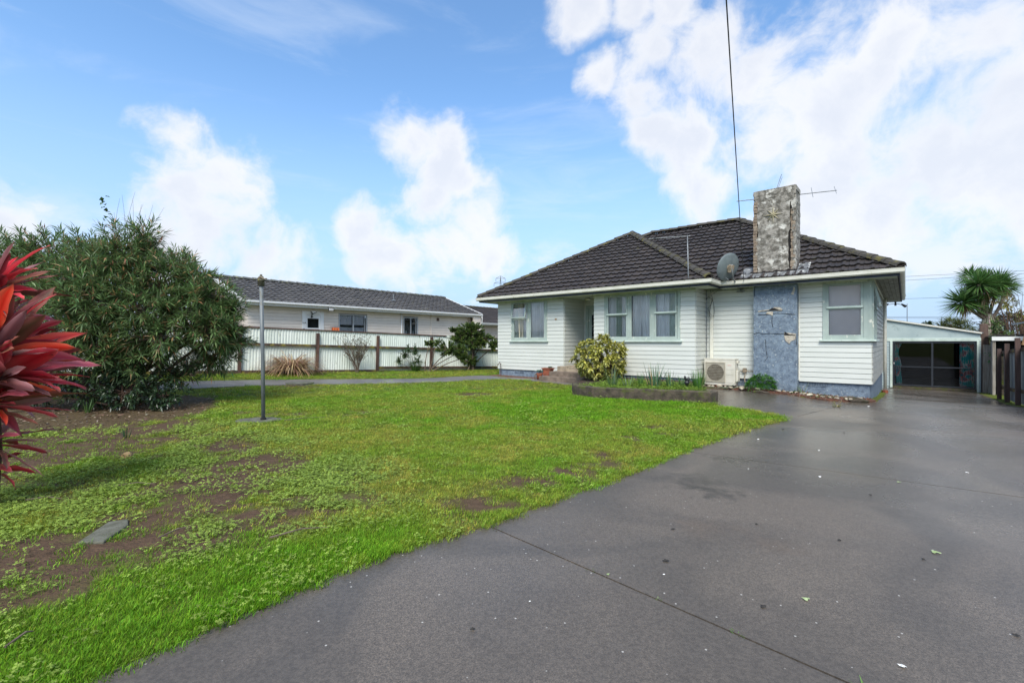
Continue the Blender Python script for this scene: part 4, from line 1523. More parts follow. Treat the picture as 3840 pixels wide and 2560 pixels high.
def text(body, size, loc, rot, m, parent, name='lettering', ext=.001):
    c = bpy.data.curves.new(name, 'FONT'); c.body = body; c.size = size; c.extrude = ext; c.align_x = 'CENTER'; c.align_y = 'CENTER'
    o = bpy.data.objects.new(name, c); col.objects.link(o)
    me = bpy.data.meshes.new_from_object(o)
    bpy.data.objects.remove(o); bpy.data.curves.remove(c)
    me.materials.clear(); me.materials.append(m)
    q = link(name, me, parent); q.location = loc; q.rotation_euler = rot
    return q


text('FUJITSU', .030, (-3.195, -.5110, .767), (R(90), 0, 0), M_red, ac)

# satellite dish
dish = thing('satellite_dish', 'grey satellite dish on an arm at the gutter left of the chimney', 'satellite dish', hw(-3.16, -.78, 3.54), 0)
dn = Vector((-.33, .94, .35)).normalized()     # facing direction: left and away
dq = dn.to_track_quat('Z', 'Y').to_matrix().to_4x4()
db = MB(); prof = [(.0, -.07), (.12, -.062), (.22, -.045), (.31, -.018), (.37, .0), (.375, .008), (.37, .010), (.30, -.008), (.2, -.035), (0, -.058)]
db.lathe(prof, n=36); db.xf(dq @ Matrix.Scale(1.06, 4, (0, 1, 0)))
db.build('reflector', M_dish, dish, True)
br = MB(); br.box(-.06, .06, -.13, .08, -.17, -.065); br.box(-.09, .09, -.05, .05, -.075, -.05); br.xf(dq); br.build('bracket', M_concl, dish, bevel=.008)
pA = Vector(hw(-3.0, -.12, 2.93)) - Vector(hw(-3.16, -.78, 3.54)); pB = -dn * .15 + Vector((0, 0, -.02))
pm = Vector((pB.x + .03, pB.y - .0, pB.z - .28))
MB().tube([pB + Vector((0, 0, .12)), pB, pm, pA + Vector((0, 0, .05)), pA], .022, 8).build('mast_arm', M_galv, dish, True)
MB().box(pA.x - .09, pA.x + .09, pA.y - .07, pA.y + .07, pA.z - .04, pA.z - .015).build('foot_plate', M_galv, dish)
lnb = dn * .42 + Vector((0, 0, -.18))
MB().tube([-dn * .02 + Vector((0, 0, -.36)), lnb], .014, 6).build('feed_arm', M_galv, dish)
MB().tube([lnb, lnb - dn * .10 + Vector((0, 0, .03))], .035, 10, .03).tube([lnb + Vector((.06, 0, -.05)), lnb + Vector((.12, .0, -.12))], .022, 8).build('receiver', M_nwhite, dish, True)

# roof aerial on a mast
ae = thing('roof_aerial', 'thin galvanised mast with a horizontal aerial rising from the gutter above the front window', 'aerial', hw(-4.0, -1.52, 3.05), 0)
MB().tube([(.05, .05, -.08), (0, 0, .06), (-.03, 0, 1.38)], .016, 8).build('mast', M_galv, ae, True)
bx = MB(); e0 = Vector((.05, 0, 1.36)); bo = Vector((-1.02, .5, .03)); bx.tube([e0, e0 + bo], .012, 6); bx.build('boom', M_galv, ae)
el_ = MB(); pd = Vector((bo.y, -bo.x, 0)).normalized()
for i in range(13):
    p = e0 + bo * (.25 + .06 * i); L_ = .14 - .005 * i
    tl = Vector((0, 0, .3))
    el_.tube([p - (pd + tl) * L_, p + (pd + tl) * L_], .004, 4)
el_.build('element', M_galv, ae)
MB().box(e0.x - .9, e0.x - .78, .40, .46, 1.36, 1.42).build('bracket', M_blackm, ae)

# aerial behind the chimney
ab = thing('chimney_aerial', 'old thin aerial with a long boom mounted behind the chimney top', 'aerial', hw(-2.1, .45, 5.4), 0)
q = MB(); q.tube([(0, 0, -.6), (0, 0, .28)], .016, 6); q.build('mast', M_galv, ab)
MB().tube([(-1.12, .25, .14), (1.42, -.3, .28)], .012, 6).build('boom', M_galv, ab)
e = MB()
for t_, h_ in ((0, .1), (.40, .26), (.76, .2), (.985, .16)):
    p = Vector((-1.12 + 2.54 * t_, .25 - .55 * t_, .14 + .14 * t_))
    if t_ > 0:
        e.tube([p + Vector((-.06, -.14, -h_ * .8)), p + Vector((.07, .14, h_))], .006, 4)
e.tube([(-.23, .02, .0), (.05, .0, .84)], .008, 4); e.tube([(-.20, .02, .0), (.07, .0, .76)], .006, 4)
e.build('element', M_galv, ab)

# service cable
sc_ = MB(); a = Vector(hw(-2.8, -.58, 3.12)); b_ = Vector((1.79, 4.0, 5.31)); dd_ = (b_ - a)
pts = []
for i in range(19):
    t = i / 9
    p = a + dd_ * t; p.z -= .0
    pts.append(p)
sc_.tube(pts, .008, 5)
tag(sc_.build('overhead_cable', M_wire), 'black overhead service cable running down from the sky to the gutter by the chimney', 'cable')

# garden tap at the far left corner
tp = thing('garden_tap', 'rusty standpipe tap by the far left corner of the house', 'tap', hw(-11.42, -1.12, .08), HOUSE_ROT)
MB().tube([(0, 0, -.05), (0, 0, .50)], .014, 6).build('pipe', M_barkd, tp)
MB().tube([(.02, 0, .50), (-.06, 0, .51), (-.14, 0, .49), (-.15, 0, .43)], .016, 6).tube([(-.06, 0, .51), (-.06, 0, .57)], .008, 5).tube([(-.1, 0, .57), (-.02, 0, .57)], .008, 5).build('spout', M_barkd, tp)

# ------------------------------------------------------------------ corrugated sheets
def corr_mesh(name, m, w=.76, h=1.7, ribs=7, depth=.016, kind='trap'):
    b = MB(); xs = []
    p = w / ribs
    for i in range(ribs):
        x = i * p
        if kind == 'trap':
            xs += [(x, 0), (x + p * .34, 0), (x + p * .46, -depth), (x + p * .86, -depth), (x + p * .98, 0)]
        else:
            xs += [(x, 0), (x + p * .25, -depth), (x + p * .5, 0), (x + p * .75, depth * .3)]
    xs.append((w, 0))
    k = len(xs)
    for z in (0, h):
        for x, y in xs:
            b.v.append((x, y, z))
    for i in range(k - 1):
        b.f.append((i, i + 1, k + i + 1, k + i))
    me = b.mesh(name, m)
    return me


# ------------------------------------------------------------------ LEFT FENCE
FROT = math.atan2(FD[1], FD[0])
lf = thing('iron_fence', 'long white painted corrugated iron fence with brown posts along the left boundary', 'fence', (FP[0], FP[1], .30), 0, rot=(0, R(1.83), FROT))
ME_sh = corr_mesh('sheet', M_sheet, .80, 1.56, 8, .02)
for i in range(36):
    o = link('sheet', ME_sh, lf); o.location = (-10.0 + i * .78, .05 + (.003 if i % 2 else 0), .10 + random.uniform(-.012, .012))
for k in (-9.3, -6.9, -4.75, -2.3, 0, 2.65, 5.11, 7.69, 10.02, 12.3, 14.8, 17.2):
    h_ = 1.72 if k < 2 else 1.56
    MB().box(k - .055, k + .055, -.075, .03, -.2, h_ if k not in (7.69,) else 1.60).build('post', M_brown, lf, bevel=.006)
for a, b_ in ((-10, -4.75), (-4.75, 0), (0, 5.11), (5.11, 8.5), (8.78, 14.8), (14.8, 18)):
    MB().box(a + .001, b_ - .001, .0, .08, 1.655, 1.70).build('cap_rail', M_brown, lf)
MB().box(8.52, 8.78, .02, .06, 1.6, 1.72).build('cap_sheet', M_sheet, lf)
kk = [-10, -9.3, -6.9, -4.75, -2.3, 0, 2.65, 5.11, 7.69, 10.02, 12.3, 14.8, 17.2, 18]
for a, b_ in zip(kk[:-1], kk[1:]):
    MB().box(a + .056, b_ - .056, -.06, .022, 1.03, 1.11).build('rail', M_rail, lf)
    MB().box(a + .056, b_ - .056, -.045, .04, .0 if a < 5 else .16, .12 if a < 5 else .25).build('kick_board', M_rail, lf)

# ------------------------------------------------------------------ NEIGHBOUR HOUSE
NO = (-11, 19)
nb = thing('neighbour_house', 'long cream weatherboard house with grey tiled roof behind the white fence', 'house', (NO[0], NO[1], 0), math.atan2(HV[1], HV[0]))
ME_nb = board_mesh('weatherboard', M_nboard, .15, .022)
NOPEN = [(2.32, 3.36, .3, 2.85), (4.12, 5.7, 1.5, 2.82), (7.95, 8.95, 1.3, 2.82)]
nw = wall(nb, 'wall', (.30, .45, 0), 0, 12.95, NOPEN, .15, 19, 3.0, M_nwall, ME_nb, .15, .12, -.3)
MB().box(.3, .42, .57, 6.6, -.3, 3.0).build('wall', M_nwall, nb)
MB().box(.42, 13.2, 6.5, 6.6, -.3, 3.0).build('wall', M_nwall, nb)
MB().box(13.25, 13.3, .3, 6.6, -.3, 3.08).build('wall', M_nwall, nb)
MB().box(13.3, 13.95, .02, .14, -.3, 3.1).build('side_wall', M_nboard, nb)
MB().box(13.83, 13.95, .14, 6.6, -.3, 3.1).build('wall', M_nboard, nb)
b = MB(); b.box(-.05, 14.0, .06, .5, 3.0, 3.03); b.build('soffit', M_nwhite, nb)
MB().box(-.05, 14.0, .03, .06, 2.98, 3.16).build('fascia', M_nwhite, nb)
b = MB(); b.prism([(.028, 3.06), (-.06, 3.06), (-.09, 3.09), (-.095, 3.17), (-.08, 3.17), (-.075, 3.10), (.028, 3.08)], -.08, 14.03, 'x'); b.build('gutter', M_nwhite, nb)
NT = .36; NC = 1 / math.sqrt(1 + NT * NT); NS = NT * NC
b = MB(); quad(b, [(-.05, -.02, 3.14), (14.0, -.02, 3.14), (14.0, 3.5, 3.14 + 3.52 * NT), (-.05, 3.5, 3.14 + 3.52 * NT)]); quad(b, [(-.05, 7.02, 3.14), (-.05, 3.5, 3.14 + 3.52 * NT), (14.0, 3.5, 3.14 + 3.52 * NT), (14.0, 7.02, 3.14)])
quad(b, [(.32, .1, 3.0), (.32, 3.5, 4.3), (.32, 6.9, 3.0)]); quad(b, [(13.9, .1, 3.0), (13.9, 6.9, 3.0), (13.9, 3.5, 4.3)])
nroof = b.build('roof', M_nwall, nb)
me_n, mb_n = make_tile('tile', M_rooftn, .30, .36, .03)
# wavier profile for the pantiles
s1 = roof_slope((-.05, -.03, 3.155), (1, 0, 0), (0, NC, NS), lambda t: (0, 14.05), 3.52, me_n, mb_n, .30, .36, NC)
s2 = roof_slope((14.0, 7.03, 3.155), (-1, 0, 0), (0, -NC, NS), lambda t: (0, 14.05), 3.52, me_n, mb_n, .30, .36, NC)
lay(nroof, [s1], me_n, mb_n, M_rooftn, 300, .3, .36, (0, 0, 1.45))
lay(nroof, [s2], me_n, mb_n, M_rooftn, 0, .3, .36, (0, 0, 1.45))
me_nc = cap_mesh('ridge_tile', M_caps)
caps(nroof, me_nc, (-.05, 3.5, 3.14 + 3.52 * NT + .05), (14.0, 3.5, 3.14 + 3.52 * NT + .05), .42)
for x in (-.08, 13.98):
    MB().prism([(-.05, 3.03), (3.5, 3.03 + 3.55 * NT), (7.05, 3.03), (7.05, 3.21), (3.5, 3.21 + 3.55 * NT), (-.05, 3.21)], x, x + .045, 'x').build('bargeboard', M_nwhite, nb)
MB().tube([(8.4, 1.55, 3.6), (8.4, 1.55, 4.12)], .035, 8).lathe([(.16, 0), (.05, .06)], (8.4, 1.55, 3.76), 10).build('roof_pipe', M_galv, nb)
# door
nd = empty('door', (2.62, .45, 0), 0, nb)
MB().box(.0, .17, -.05, .1, .3, 2.85).box(.87, 1.04, -.05, .1, .3, 2.85).box(.17, .87, -.05, .1, 2.68, 2.85).build('door_frame', M_nwhite, nd, bevel=.005)
MB().box(.17, .26, -.02, .03, .3, 2.68).box(.80, .87, -.02, .03, .3, 2.68).box(.26, .80, -.02, .03, 2.52, 2.68).box(.26, .80, -.02, .03, 2.02, 2.08).box(.26, .80, -.02, .03, .3, 1.1).build('door_leaf', M_nwhite, nd, bevel=.003)
MB().box(.26, .80, .0, .005, 2.08, 2.52).box(.26, .80, .0, .005, 1.1, 2.02).build('pane', M_tint, nd)
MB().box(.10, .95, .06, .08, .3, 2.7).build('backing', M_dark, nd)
text('16A', .13, (.085, -.054, 2.30), (R(90), 0, 0), M_blackm, nd)
MB().box(.05, .10, -.075, -.05, 2.0, 2.05).build('doorbell', M_blackm, nd)
fl_ = MB(); fl_.box(.40, .62, -.16, -.08, 2.78, 2.86); fl_.build('porch_floodlight', M_nwhite, nb, loc=(2.62, .45, 0))
MB().tube([(3.0, .25, 2.80), (3.05, .34, 2.7), (3.05, .42, 2.55)], .02, 6).tube([(2.95, .2, 2.82), (3.05, .34, 2.7), (3.2, .2, 2.82)], .015, 6).lathe([(0, 0), (.05, -.02), (.05, -.06), (0, -.09)], (3.05, .34, 2.64), 8).build('light_bracket', M_blackm, nb)
MB().box(3.62, 3.88, -.115, -.10, 2.88, 3.03).build('floodlight_frame', M_blackm, nb)
for i in range(4):
    MB().box(3.645 + i * .056, 3.68 + i * .056, -.118, -.1151, 2.90, 3.01).build('floodlight_cell', M_nwhite, nb)
for x0, w_, z0_, ml in ((4.42, 1.58, 1.55, .5), (8.25, 1.0, 1.35, .5)):
    wn_ = empty('window', (x0, .45, 0), 0, nb)
    f_ = MB(); f_.box(0, .06, -.04, .05, z0_, 2.80); f_.box(w_ - .06, w_, -.04, .05, z0_, 2.80); f_.box(.06, w_ - .06, -.04, .05, 2.74, 2.80); f_.box(.06, w_ - .06, -.04, .05, z0_, z0_ + .06)
    f_.box(w_ * ml - .03, w_ * ml + .03, -.035, .04, z0_ + .06, 2.74); f_.box(w_ - .16, w_ - .13, -.03, .03, z0_ + .06, 2.74)
    f_.build('frame', M_nalu, wn_)
    for a, b_ in ((.06, w_ * ml - .03), (w_ * ml + .03, w_ - .06)):
        MB().box(a, b_, -.005, 0, z0_ + .06, 2.74).build('pane', M_glass, wn_)
    if x0 < 5:
        curtain(wn_, .08, w_ * .5 - .02, 2.28, 2.74, .08, M_lace, 9, .012, name='valance'); curtain(wn_, w_ * .5 + .02, w_ - .1, 2.28, 2.74, .08, M_lace, 9, .012, name='valance')
        curtain(wn_, .08, w_ * .5 - .02, 1.65, 2.15, .08, M_lace, 9, .012, name='cafe_curtain'); curtain(wn_, w_ * .5 + .02, w_ - .1, 1.65, 2.15, .08, M_lace, 9, .012, name='cafe_curtain')
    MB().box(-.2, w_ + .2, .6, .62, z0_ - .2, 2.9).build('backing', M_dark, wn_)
# bottles on the small window sill, plants in the big one: they stand inside, things of their own
NM = Matrix.Translation((NO[0], NO[1], 0)) @ Matrix.Rotation(math.atan2(HV[1], HV[0]), 4, 'Z')


def nw_(x, y, z):
    return tuple(NM @ Vector((x, y, z)))


for x, lb in ((8.50, 'white bottle standing on the sill of the small neighbour window, left of its mullion'), (8.98, 'white bottle standing on the sill of the small neighbour window, right of its mullion')):
    tb = thing('bottle', lb, 'bottle', nw_(x, .53, 1.66), 0, 'bottles on the neighbour window sill')
    MB().lathe([(0, 0), (.045, 0), (.045, .22), (.02, .27), (.02, .36), (0, .36)], n=10).build('bottle_body', M_nwhite, tb, True)
    MB().lathe([(.025, .36), (.025, .40), (0, .40)], n=8).build('cap', M_nalu, tb)
for x, s_, lb in ((4.62, 1, 'small potted plant on the left of the lace curtained window sill'), (5.62, 1, 'small potted plant on the right of the lace curtained window sill')):
    pt = thing('potted_plant', lb, 'potted plant', nw_(x, .52, 1.63), 0, 'potted plants on the neighbour window sill')
    MB().lathe([(0, 0), (.05, 0), (.065, .12), (0, .12)], n=10).build('pot', M_rawtimber, pt)
    n = 40; P = np.tile([0, 0, .11], (n, 1)) + rng.normal(0, .01, (n, 3)); D = rng.normal(0, 1, (n, 3)); D[:, 2] = abs(D[:, 2]) + .6
    leaves('foliage', P, D, .2, .03, jit((.05, .14, .05), n), M_leaf, pt)
# orange cloth hung on the wall
oc = MB(); oc.box(3.95, 4.37, .37, .385, 2.17, 2.185); tgt = thing('hanging_cloth', 'orange cloth hanging on a rail beside the neighbour door', 'cloth', nw_(4.0, .36, 1.6), math.atan2(HV[1], HV[0]))
MB().box(-.05, .5, -.01, .01, .56, .58).build('rail', M_galv, tgt)
curtain(tgt, .02, .40, .05, .52, -.015, M_orange, 3, .012, name='cloth')
MB().box(10.64, 10.80, .40, .445, 2.66, 2.84).build('vent_box', M_brown, nb)
MB().tube([(8.1, .40, 3.0), (8.1, .40, .0)], .035, 8).build('downpipe', M_nwhite, nb, True)
MB().box(10.2, 10.27, .40, .448, .0, 3.0).build('trim', M_nboard, nb)
MB().tube([(13.95, -.05, 3.05), (14.05, .0, 2.9), (14.05, .1, 2.0), (14.05, .1, 0)], .04, 8).build('downpipe', M_nwhite, nb, True)

# second neighbour, farther back
n2x, n2y = nw_(14.6, 1.6, 0)[:2]
nb2 = thing('far_neighbour_house', 'cream house with dark tiled roof glimpsed beyond the end of the long neighbour house', 'house', (n2x, n2y, 0), math.atan2(HV[1], HV[0]))
MB().box(0, 9, 0, .12, -.3, 2.62).box(0, .12, .12, 7, -.3, 2.62).box(.12, 9, 6.9, 7, -.3, 2.62).box(8.9, 9, .12, 6.9, -.3, 2.62).build('wall', M_nwall, nb2)
MB().box(-.4, 9.4, -.42, -.38, 2.56, 2.72).build('fascia', M_nwhite, nb2)
MB().box(-.4, 9.4, -.38, .05, 2.60, 2.62).build('soffit', M_nwhite, nb2)
MB().prism([(-.42, 2.62), (-.50, 2.62), (-.53, 2.72), (-.515, 2.72), (-.49, 2.64), (-.42, 2.64)], -.42, 9.42, 'x').build('gutter', M_nwhite, nb2)
b = MB(); quad(b, [(-.4, -.42, 2.68), (9.4, -.42, 2.68), (9.4, 3.5, 2.68 + 3.92 * .36), (-.4, 3.5, 2.68 + 3.92 * .36)]); quad(b, [(-.4, 7.42, 2.68), (-.4, 3.5, 2.68 + 3.92 * .36), (9.4, 3.5, 2.68 + 3.92 * .36), (9.4, 7.42, 2.68)])
r2 = b.build('roof', M_dark, nb2)
me_2, mb_2 = make_tile('tile', M_rooft, .30, .36, .03)
s3 = roof_slope((-.4, -.42, 2.69), (1, 0, 0), (0, NC, NS), lambda t: (0, 9.8), 3.9, me_2, mb_2, .30, .36, NC)
lay(r2, [s3], me_2, mb_2, M_rooft, 120, .3, .36, (0, 0, 1.45))
caps(r2, me_c, (-.4, 3.5, 2.68 + 3.92 * .36 + .04), (9.4, 3.5, 2.68 + 3.92 * .36 + .04))

# ------------------------------------------------------------------ GARAGE
GV = 10.85
ga = thing('garage', 'pale blue garage with dark sliding glass doors at the end of the drive', 'garage', (HC[0], HC[1], 0), HOUSE_ROT)
gb = MB(); gb.prism([(-3.4, 1.58), (2.86, 1.58), (2.86, 1.74), (-3.4, 3.10)], GV, GV + .03); gb.build('gable_panel', M_garage, ga)
MB().box(-3.4, 2.88, GV - .025, GV + .04, 1.46, 1.585).build('header', M_sill, ga, bevel=.006)
MB().prism([(-3.5, 3.12), (2.90, 1.745), (2.90, 1.80), (-3.5, 3.18)], GV - .08, GV + .05).build('barge', M_white, ga)
q = MB(); q.prism([(-3.5, 3.16), (2.95, 1.775), (2.95, 1.80), (-3.5, 3.20)], GV + .05, GV + 6.5); q.build('roof', M_galv, ga)
ME_gb = board_mesh('weatherboard', M_gboard, .12, .022)
gw = wall(ga, 'wall', (-3.4, GV + .02, 0), 0, 6.28, [(3.55, 6.22, -.6, 1.47)], -.45, 16, 1.46, M_gboard, ME_gb, .12, .1, -.6)
MB().box(2.78, 2.88, GV + .13, GV + 6.5, -.7, 1.75).box(-3.4, -3.3, GV + .13, GV + 6.5, -.7, 3.0).build('wall', M_gboard, ga)
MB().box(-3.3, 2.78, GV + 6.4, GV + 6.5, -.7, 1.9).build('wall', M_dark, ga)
MB().box(-3.3, 2.78, GV + .13, GV + 6.4, -.50, -.48).build('floor', M_conc, ga)
MB().box(.14, .22, GV - .05, GV + .02, -.50, 1.46).box(2.76, 2.83, GV - .06, GV + .02, -.52, 1.46).build('door_trim', M_sill, ga, bevel=.005)
MB().box(.22, 2.76, GV - .03, GV + .03, -.52, -.42).build('threshold', M_moss, ga)
for (x0, x1, yy) in ((.23, 1.50, GV - .02), (1.45, 2.75, GV + .015)):
    dl = MB(); f_ = .055
    dl.box(x0, x0 + f_, yy, yy + .03, -.40, 1.44); dl.box(x1 - f_, x1, yy, yy + .03, -.40, 1.44)
    dl.box(x0 + f_, x1 - f_, yy, yy + .03, 1.385, 1.44); dl.box(x0 + f_, x1 - f_, yy, yy + .03, -.40, -.345); dl.box(x0 + f_, x1 - f_, yy - .004, yy + .03, .375, .42)
    d_ = dl.build('sliding_door', M_alu, ga)
    MB().box(x0 + f_, x1 - f_, yy + .012, yy + .017, .42, 1.385).build('pane', M_tint, d_)
    MB().box(x0 + f_, x1 - f_, yy + .012, yy + .017, -.345, .375).build('pane', M_tint, d_)
MB().box(.26, .28, GV - .035, GV - .02, .5, .56).build('door_latch', M_nwhite, ga)
curtain(ga, .29, .52, .42, 1.36, GV + .1, M_floral, 3, .02, 0, shrink=.5); curtain(ga, .29, .48, -.34, .40, GV + .1, M_floral, 3, .02, .06)
curtain(ga, 2.28, 2.70, -.34, 1.36, GV + .12, M_floral, 6, .025)

# ------------------------------------------------------------------ RIGHT BOUNDARY
ln0 = hp(2.9, 2.8)
rf = thing('grey_iron_fence', 'grey corrugated fence with dark posts along the right side of the drive', 'fence', (ln0[0], ln0[1], -.20), 0, rot=(0, R(2.6), math.atan2(HV[1], HV[0])))
# local +x = along V, +y = -U side (towards the drive): sheets stand behind the posts (y negative)
ME_s2 = corr_mesh('sheet', M_sheet2, .76, 1.50, 9, .016, 'sine')
for i in range(12):
    o = link('sheet', ME_s2, rf); o.location = (-5.4 + i * .74, -.09, .02 + random.uniform(-.01, .01))
for k in (-4.6, -2.2, .35, 2.05, 3.55):
    MB().box(k - .055, k + .055, -.04, .06, -.25, {.35: 1.76, 2.05: 1.68, 3.55: 1.58}.get(k, 1.7)).build('post', M_post2, rf, bevel=.006)
for z in (1.42, .32):
    MB().box(-5.4, 3.6, -.085, -.04, z, z + .09).build('rail', M_rail, rf)
# weathered upright plank + tall brown post next to the garage
wp = thing('timber_post', 'tall weathered brown timber post standing against the garage corner', 'post', (*hp(2.97, GV + .12), -.6), HOUSE_ROT)
MB().box(-.12, .12, -.05, .12, 0, 2.74).build('post_body', M_post, wp, bevel=.015)
wp2 = thing('weathered_plank', 'broad grey weathered plank standing upright between garage and fence', 'plank', (*hp(3.03, GV - .35), -.55), HOUSE_ROT)
b = MB(); b.prism([(-.14, 0), (.15, -.02), (.14, .3), (.11, .4), (.13, 1.86), (-.13, 1.88)], -.03, .03); b.build('plank_body', M_wood, wp2, bevel=.006)
b = MB(); b.box(-.02, .05, -.03, .03, 0, 1.85)
hb = thing('low_block_wall', 'dark mossy block wall end with a small creeper between plank and fence', 'wall', (*hp(3.3, 9.4), -.55), HOUSE_ROT)
for i in range(7):
    MB().box(-.1, .3, -.1, .1, i * .21 + .004, i * .21 + .204).build('block', M_moss, hb, bevel=.01)
MB().box(-.09, .29, -.09, .09, 0, 1.47).build('mortar', M_dark, hb)
# neighbour's shed
sh = thing('grey_shed', 'grey shed with a white edged roof beyond the right fence', 'shed', (*hp(4.3, 8.0), 0), HOUSE_ROT)
b = MB(); b.prism([(0, -.6), (5.5, -.6), (5.5, 2.95), (0, 2.15)], 0, .1); b.build('wall', mat('shed_grey', srgb(112, 118, 124), srgb(98, 104, 110), 2, .6), sh)
MB().prism([(0.02, -.6), (.1, -.6), (.1, 2.14), (.02, 2.13)], .1, 4).build('side_wall', M_sheet2, sh)
MB().prism([(-.45, 2.10), (5.6, 2.98), (5.6, 3.03), (-.45, 2.15)], -.15, 4.2).build('roof', M_galv, sh)
MB().prism([(-.47, 2.04), (-.05, 2.10), (-.05, 2.16), (-.47, 2.12)], -.2, -.15).build('fascia', M_nwhite, sh)
car = thing('lean_to', 'low lean-to with a white fascia and dark old roof tiles behind the right fence', 'lean-to', (*hp(3.0, 9.1), 0), HOUSE_ROT)
MB().box(0, 2.9, 0, .04, 1.48, 1.62).build('fascia', M_nwhite, car)
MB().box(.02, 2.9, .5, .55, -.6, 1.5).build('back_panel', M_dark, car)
MB().box(.02, .10, .05, .5, -.6, 1.45).box(1.1, 1.2, -.02, .08, -.5, 1.98).build('post', M_wood, car)
b = MB(); quad(b, [(0, .0, 1.60), (2.9, .0, 1.60), (2.9, 1.8, 1.66), (0, 1.8, 1.66)]); b.build('roof', M_dark, car)
me_l, mb_l = make_tile('tile', M_rooft, .26, .3, .05)
for r_ in range(2):
    for i in range(10):
        o = link('tile', me_l, car); o.location = (.05 + i * .275 + random.uniform(-.01, .01), .02 + r_ * .3, 1.60 + r_ * .02 + random.uniform(0, .02)); o.rotation_euler = (.05, random.uniform(-.12, .12), random.uniform(-.1, .1))
st2 = thing('timber_stake', 'raw timber stake leaning on top of the nearest fence post', 'stake', tuple(Vector((*hp(2.98, 3.2), 1.36))), HOUSE_ROT)
MB().tube([(0, 0, 0), (.10, .0, .48)], .028, 4).build('stake_body', M_rawtimber, st2)
wf = thing('white_frame_box', 'white framed grey panel standing behind the right fence at the picture edge', 'panel', (*hp(3.55, 3.6), -.3), HOUSE_ROT)
MB().box(0, .06, 0, .06, 0, 2.05).box(1.6, 1.66, 0, .06, 0, 2.05).box(.06, 1.6, 0, .06, 1.99, 2.05).build('frame', M_nwhite, wf)
MB().box(.06, 1.6, .02, .04, 0, 1.99).build('infill', M_sheet2, wf)

# ------------------------------------------------------------------ PLANTER
pl = thing('planter_wall', 'low curved mossy concrete planter edging in front of the house', 'planter', (HC[0], HC[1], 0), HOUSE_ROT)
PW = [(-6.55, -3.55), (-6.24, -4.0), (-5.9, -4.16), (-5.48, -4.25), (-5.0, -4.17), (-4.51, -4.02), (-4.0, -3.83), (-3.49, -3.62), (-2.83, -3.44)]
b = MB(); k = len(PW); pin = []
rr = random.Random(9)


def off(pts, d):
    o = []
    for i, p in enumerate(pts):
        a = Vector(pts[max(0, i - 1)]); c = Vector(pts[min(len(pts) - 1, i + 1)])
        t = (c - a).normalized(); o.append((p[0] - t.y * d, p[1] + t.x * d))
    return o


dense = []
for i in range(k - 1):
    for s in range(5):
        t = s / 5
        dense.append((PW[i][0] * (1 - t) + PW[i + 1][0] * t, PW[i][1] * (1 - t) + PW[i + 1][1] * t))
dense.append(PW[-1])
inn = off(dense, .15); nd_ = len(dense)
for (p, zz, w_) in ((dense, -.1, 0), (dense, .12, .01), (dense, .26, .008), (dense, .285, -.02), (inn, .285, .02), (inn, .1, 0)):
    for x, y in p:
        b.v.append((x + rr.uniform(-w_, w_) if w_ > 0 else x, y - w_ + rr.uniform(-.006, .006), zz + (rr.uniform(-.008, .008) if zz > .2 else 0)))
for r_ in range(5):
    for i in range(nd_ - 1):
        a = r_ * nd_ + i
        b.f.append((a, a + 1, a + nd_ + 1, a + nd_))
b.f.append(tuple(r_ * nd_ for r_ in range(6))); b.f.append(tuple(r_ * nd_ + nd_ - 1 for r_ in reversed(range(6))))
b.build('edging', M_moss, pl)
MB().box(-2.98, -2.80, -3.44, -2.9, -.05, .25).build('return_wall', M_moss, pl, bevel=.02)
MB().box(-7.25, -6.50, -3.52, -3.40, .0, .26).build('return_wall', M_moss, pl, bevel=.02) if False else None


# ------------------------------------------------------------------ vegetation helpers
def blades(name, n, base_r, L, W, colr, m, parent, lean=(5, 40), curve=.5, seg=5, cj=.15, stuff=True, dead=0.0, deadc=(.42, .32, .16), center=(0, 0, 0)):
    """arching strap leaves as one mesh"""
    th = rng.uniform(0, 2 * np.pi, n)
    r0 = base_r * np.sqrt(rng.uniform(0, 1, n))
    le = np.radians(rng.uniform(lean[0], lean[1], n))
    Ln = rng.uniform(L[0], L[1], n); Wd = rng.uniform(W[0], W[1], n)
    out = np.stack([np.cos(th), np.sin(th), np.zeros(n)], -1)
    side = np.stack([-np.sin(th), np.cos(th), np.zeros(n)], -1)
    p = np.array(center) + out * r0[:, None]
    cur = p.copy(); ang = le.copy()
    V = []; C = []
    cc = jit(colr, n, cj)
    isd = rng.random(n) < dead
    cc[isd] = jit(deadc, int(isd.sum()), .2)
    for s in range(seg + 1):
        t = s / seg
        w = Wd * (1 - t ** 2.2) * .5 + .0008
        V.append(cur - side * w[:, None]); V.append(cur + side * w[:, None])
        C.append(cc * (.75 + .35 * t)); C.append(cc * (.75 + .35 * t))
        ang = ang + curve * rng.uniform(.5, 1.5, n) / seg
        d = out * np.sin(ang)[:, None] + np.array([0, 0, 1.0]) * np.cos(ang)[:, None]
        cur = cur + d * (Ln / seg)[:, None]
    V = np.stack(V, 1).reshape(-1, 3); C = np.stack(C, 1).reshape(-1, 3)
    k = 2 * (seg + 1); b_ = np.arange(n)[:, None] * k
    F = np.concatenate([b_ + [2 * s, 2 * s + 1, 2 * s + 3, 2 * s + 2] for s in range(seg)])
    o = link(name, mesh_np(name, V, F, m, C, True), parent)
    if stuff:
        o['kind'] = 'stuff'
    return o


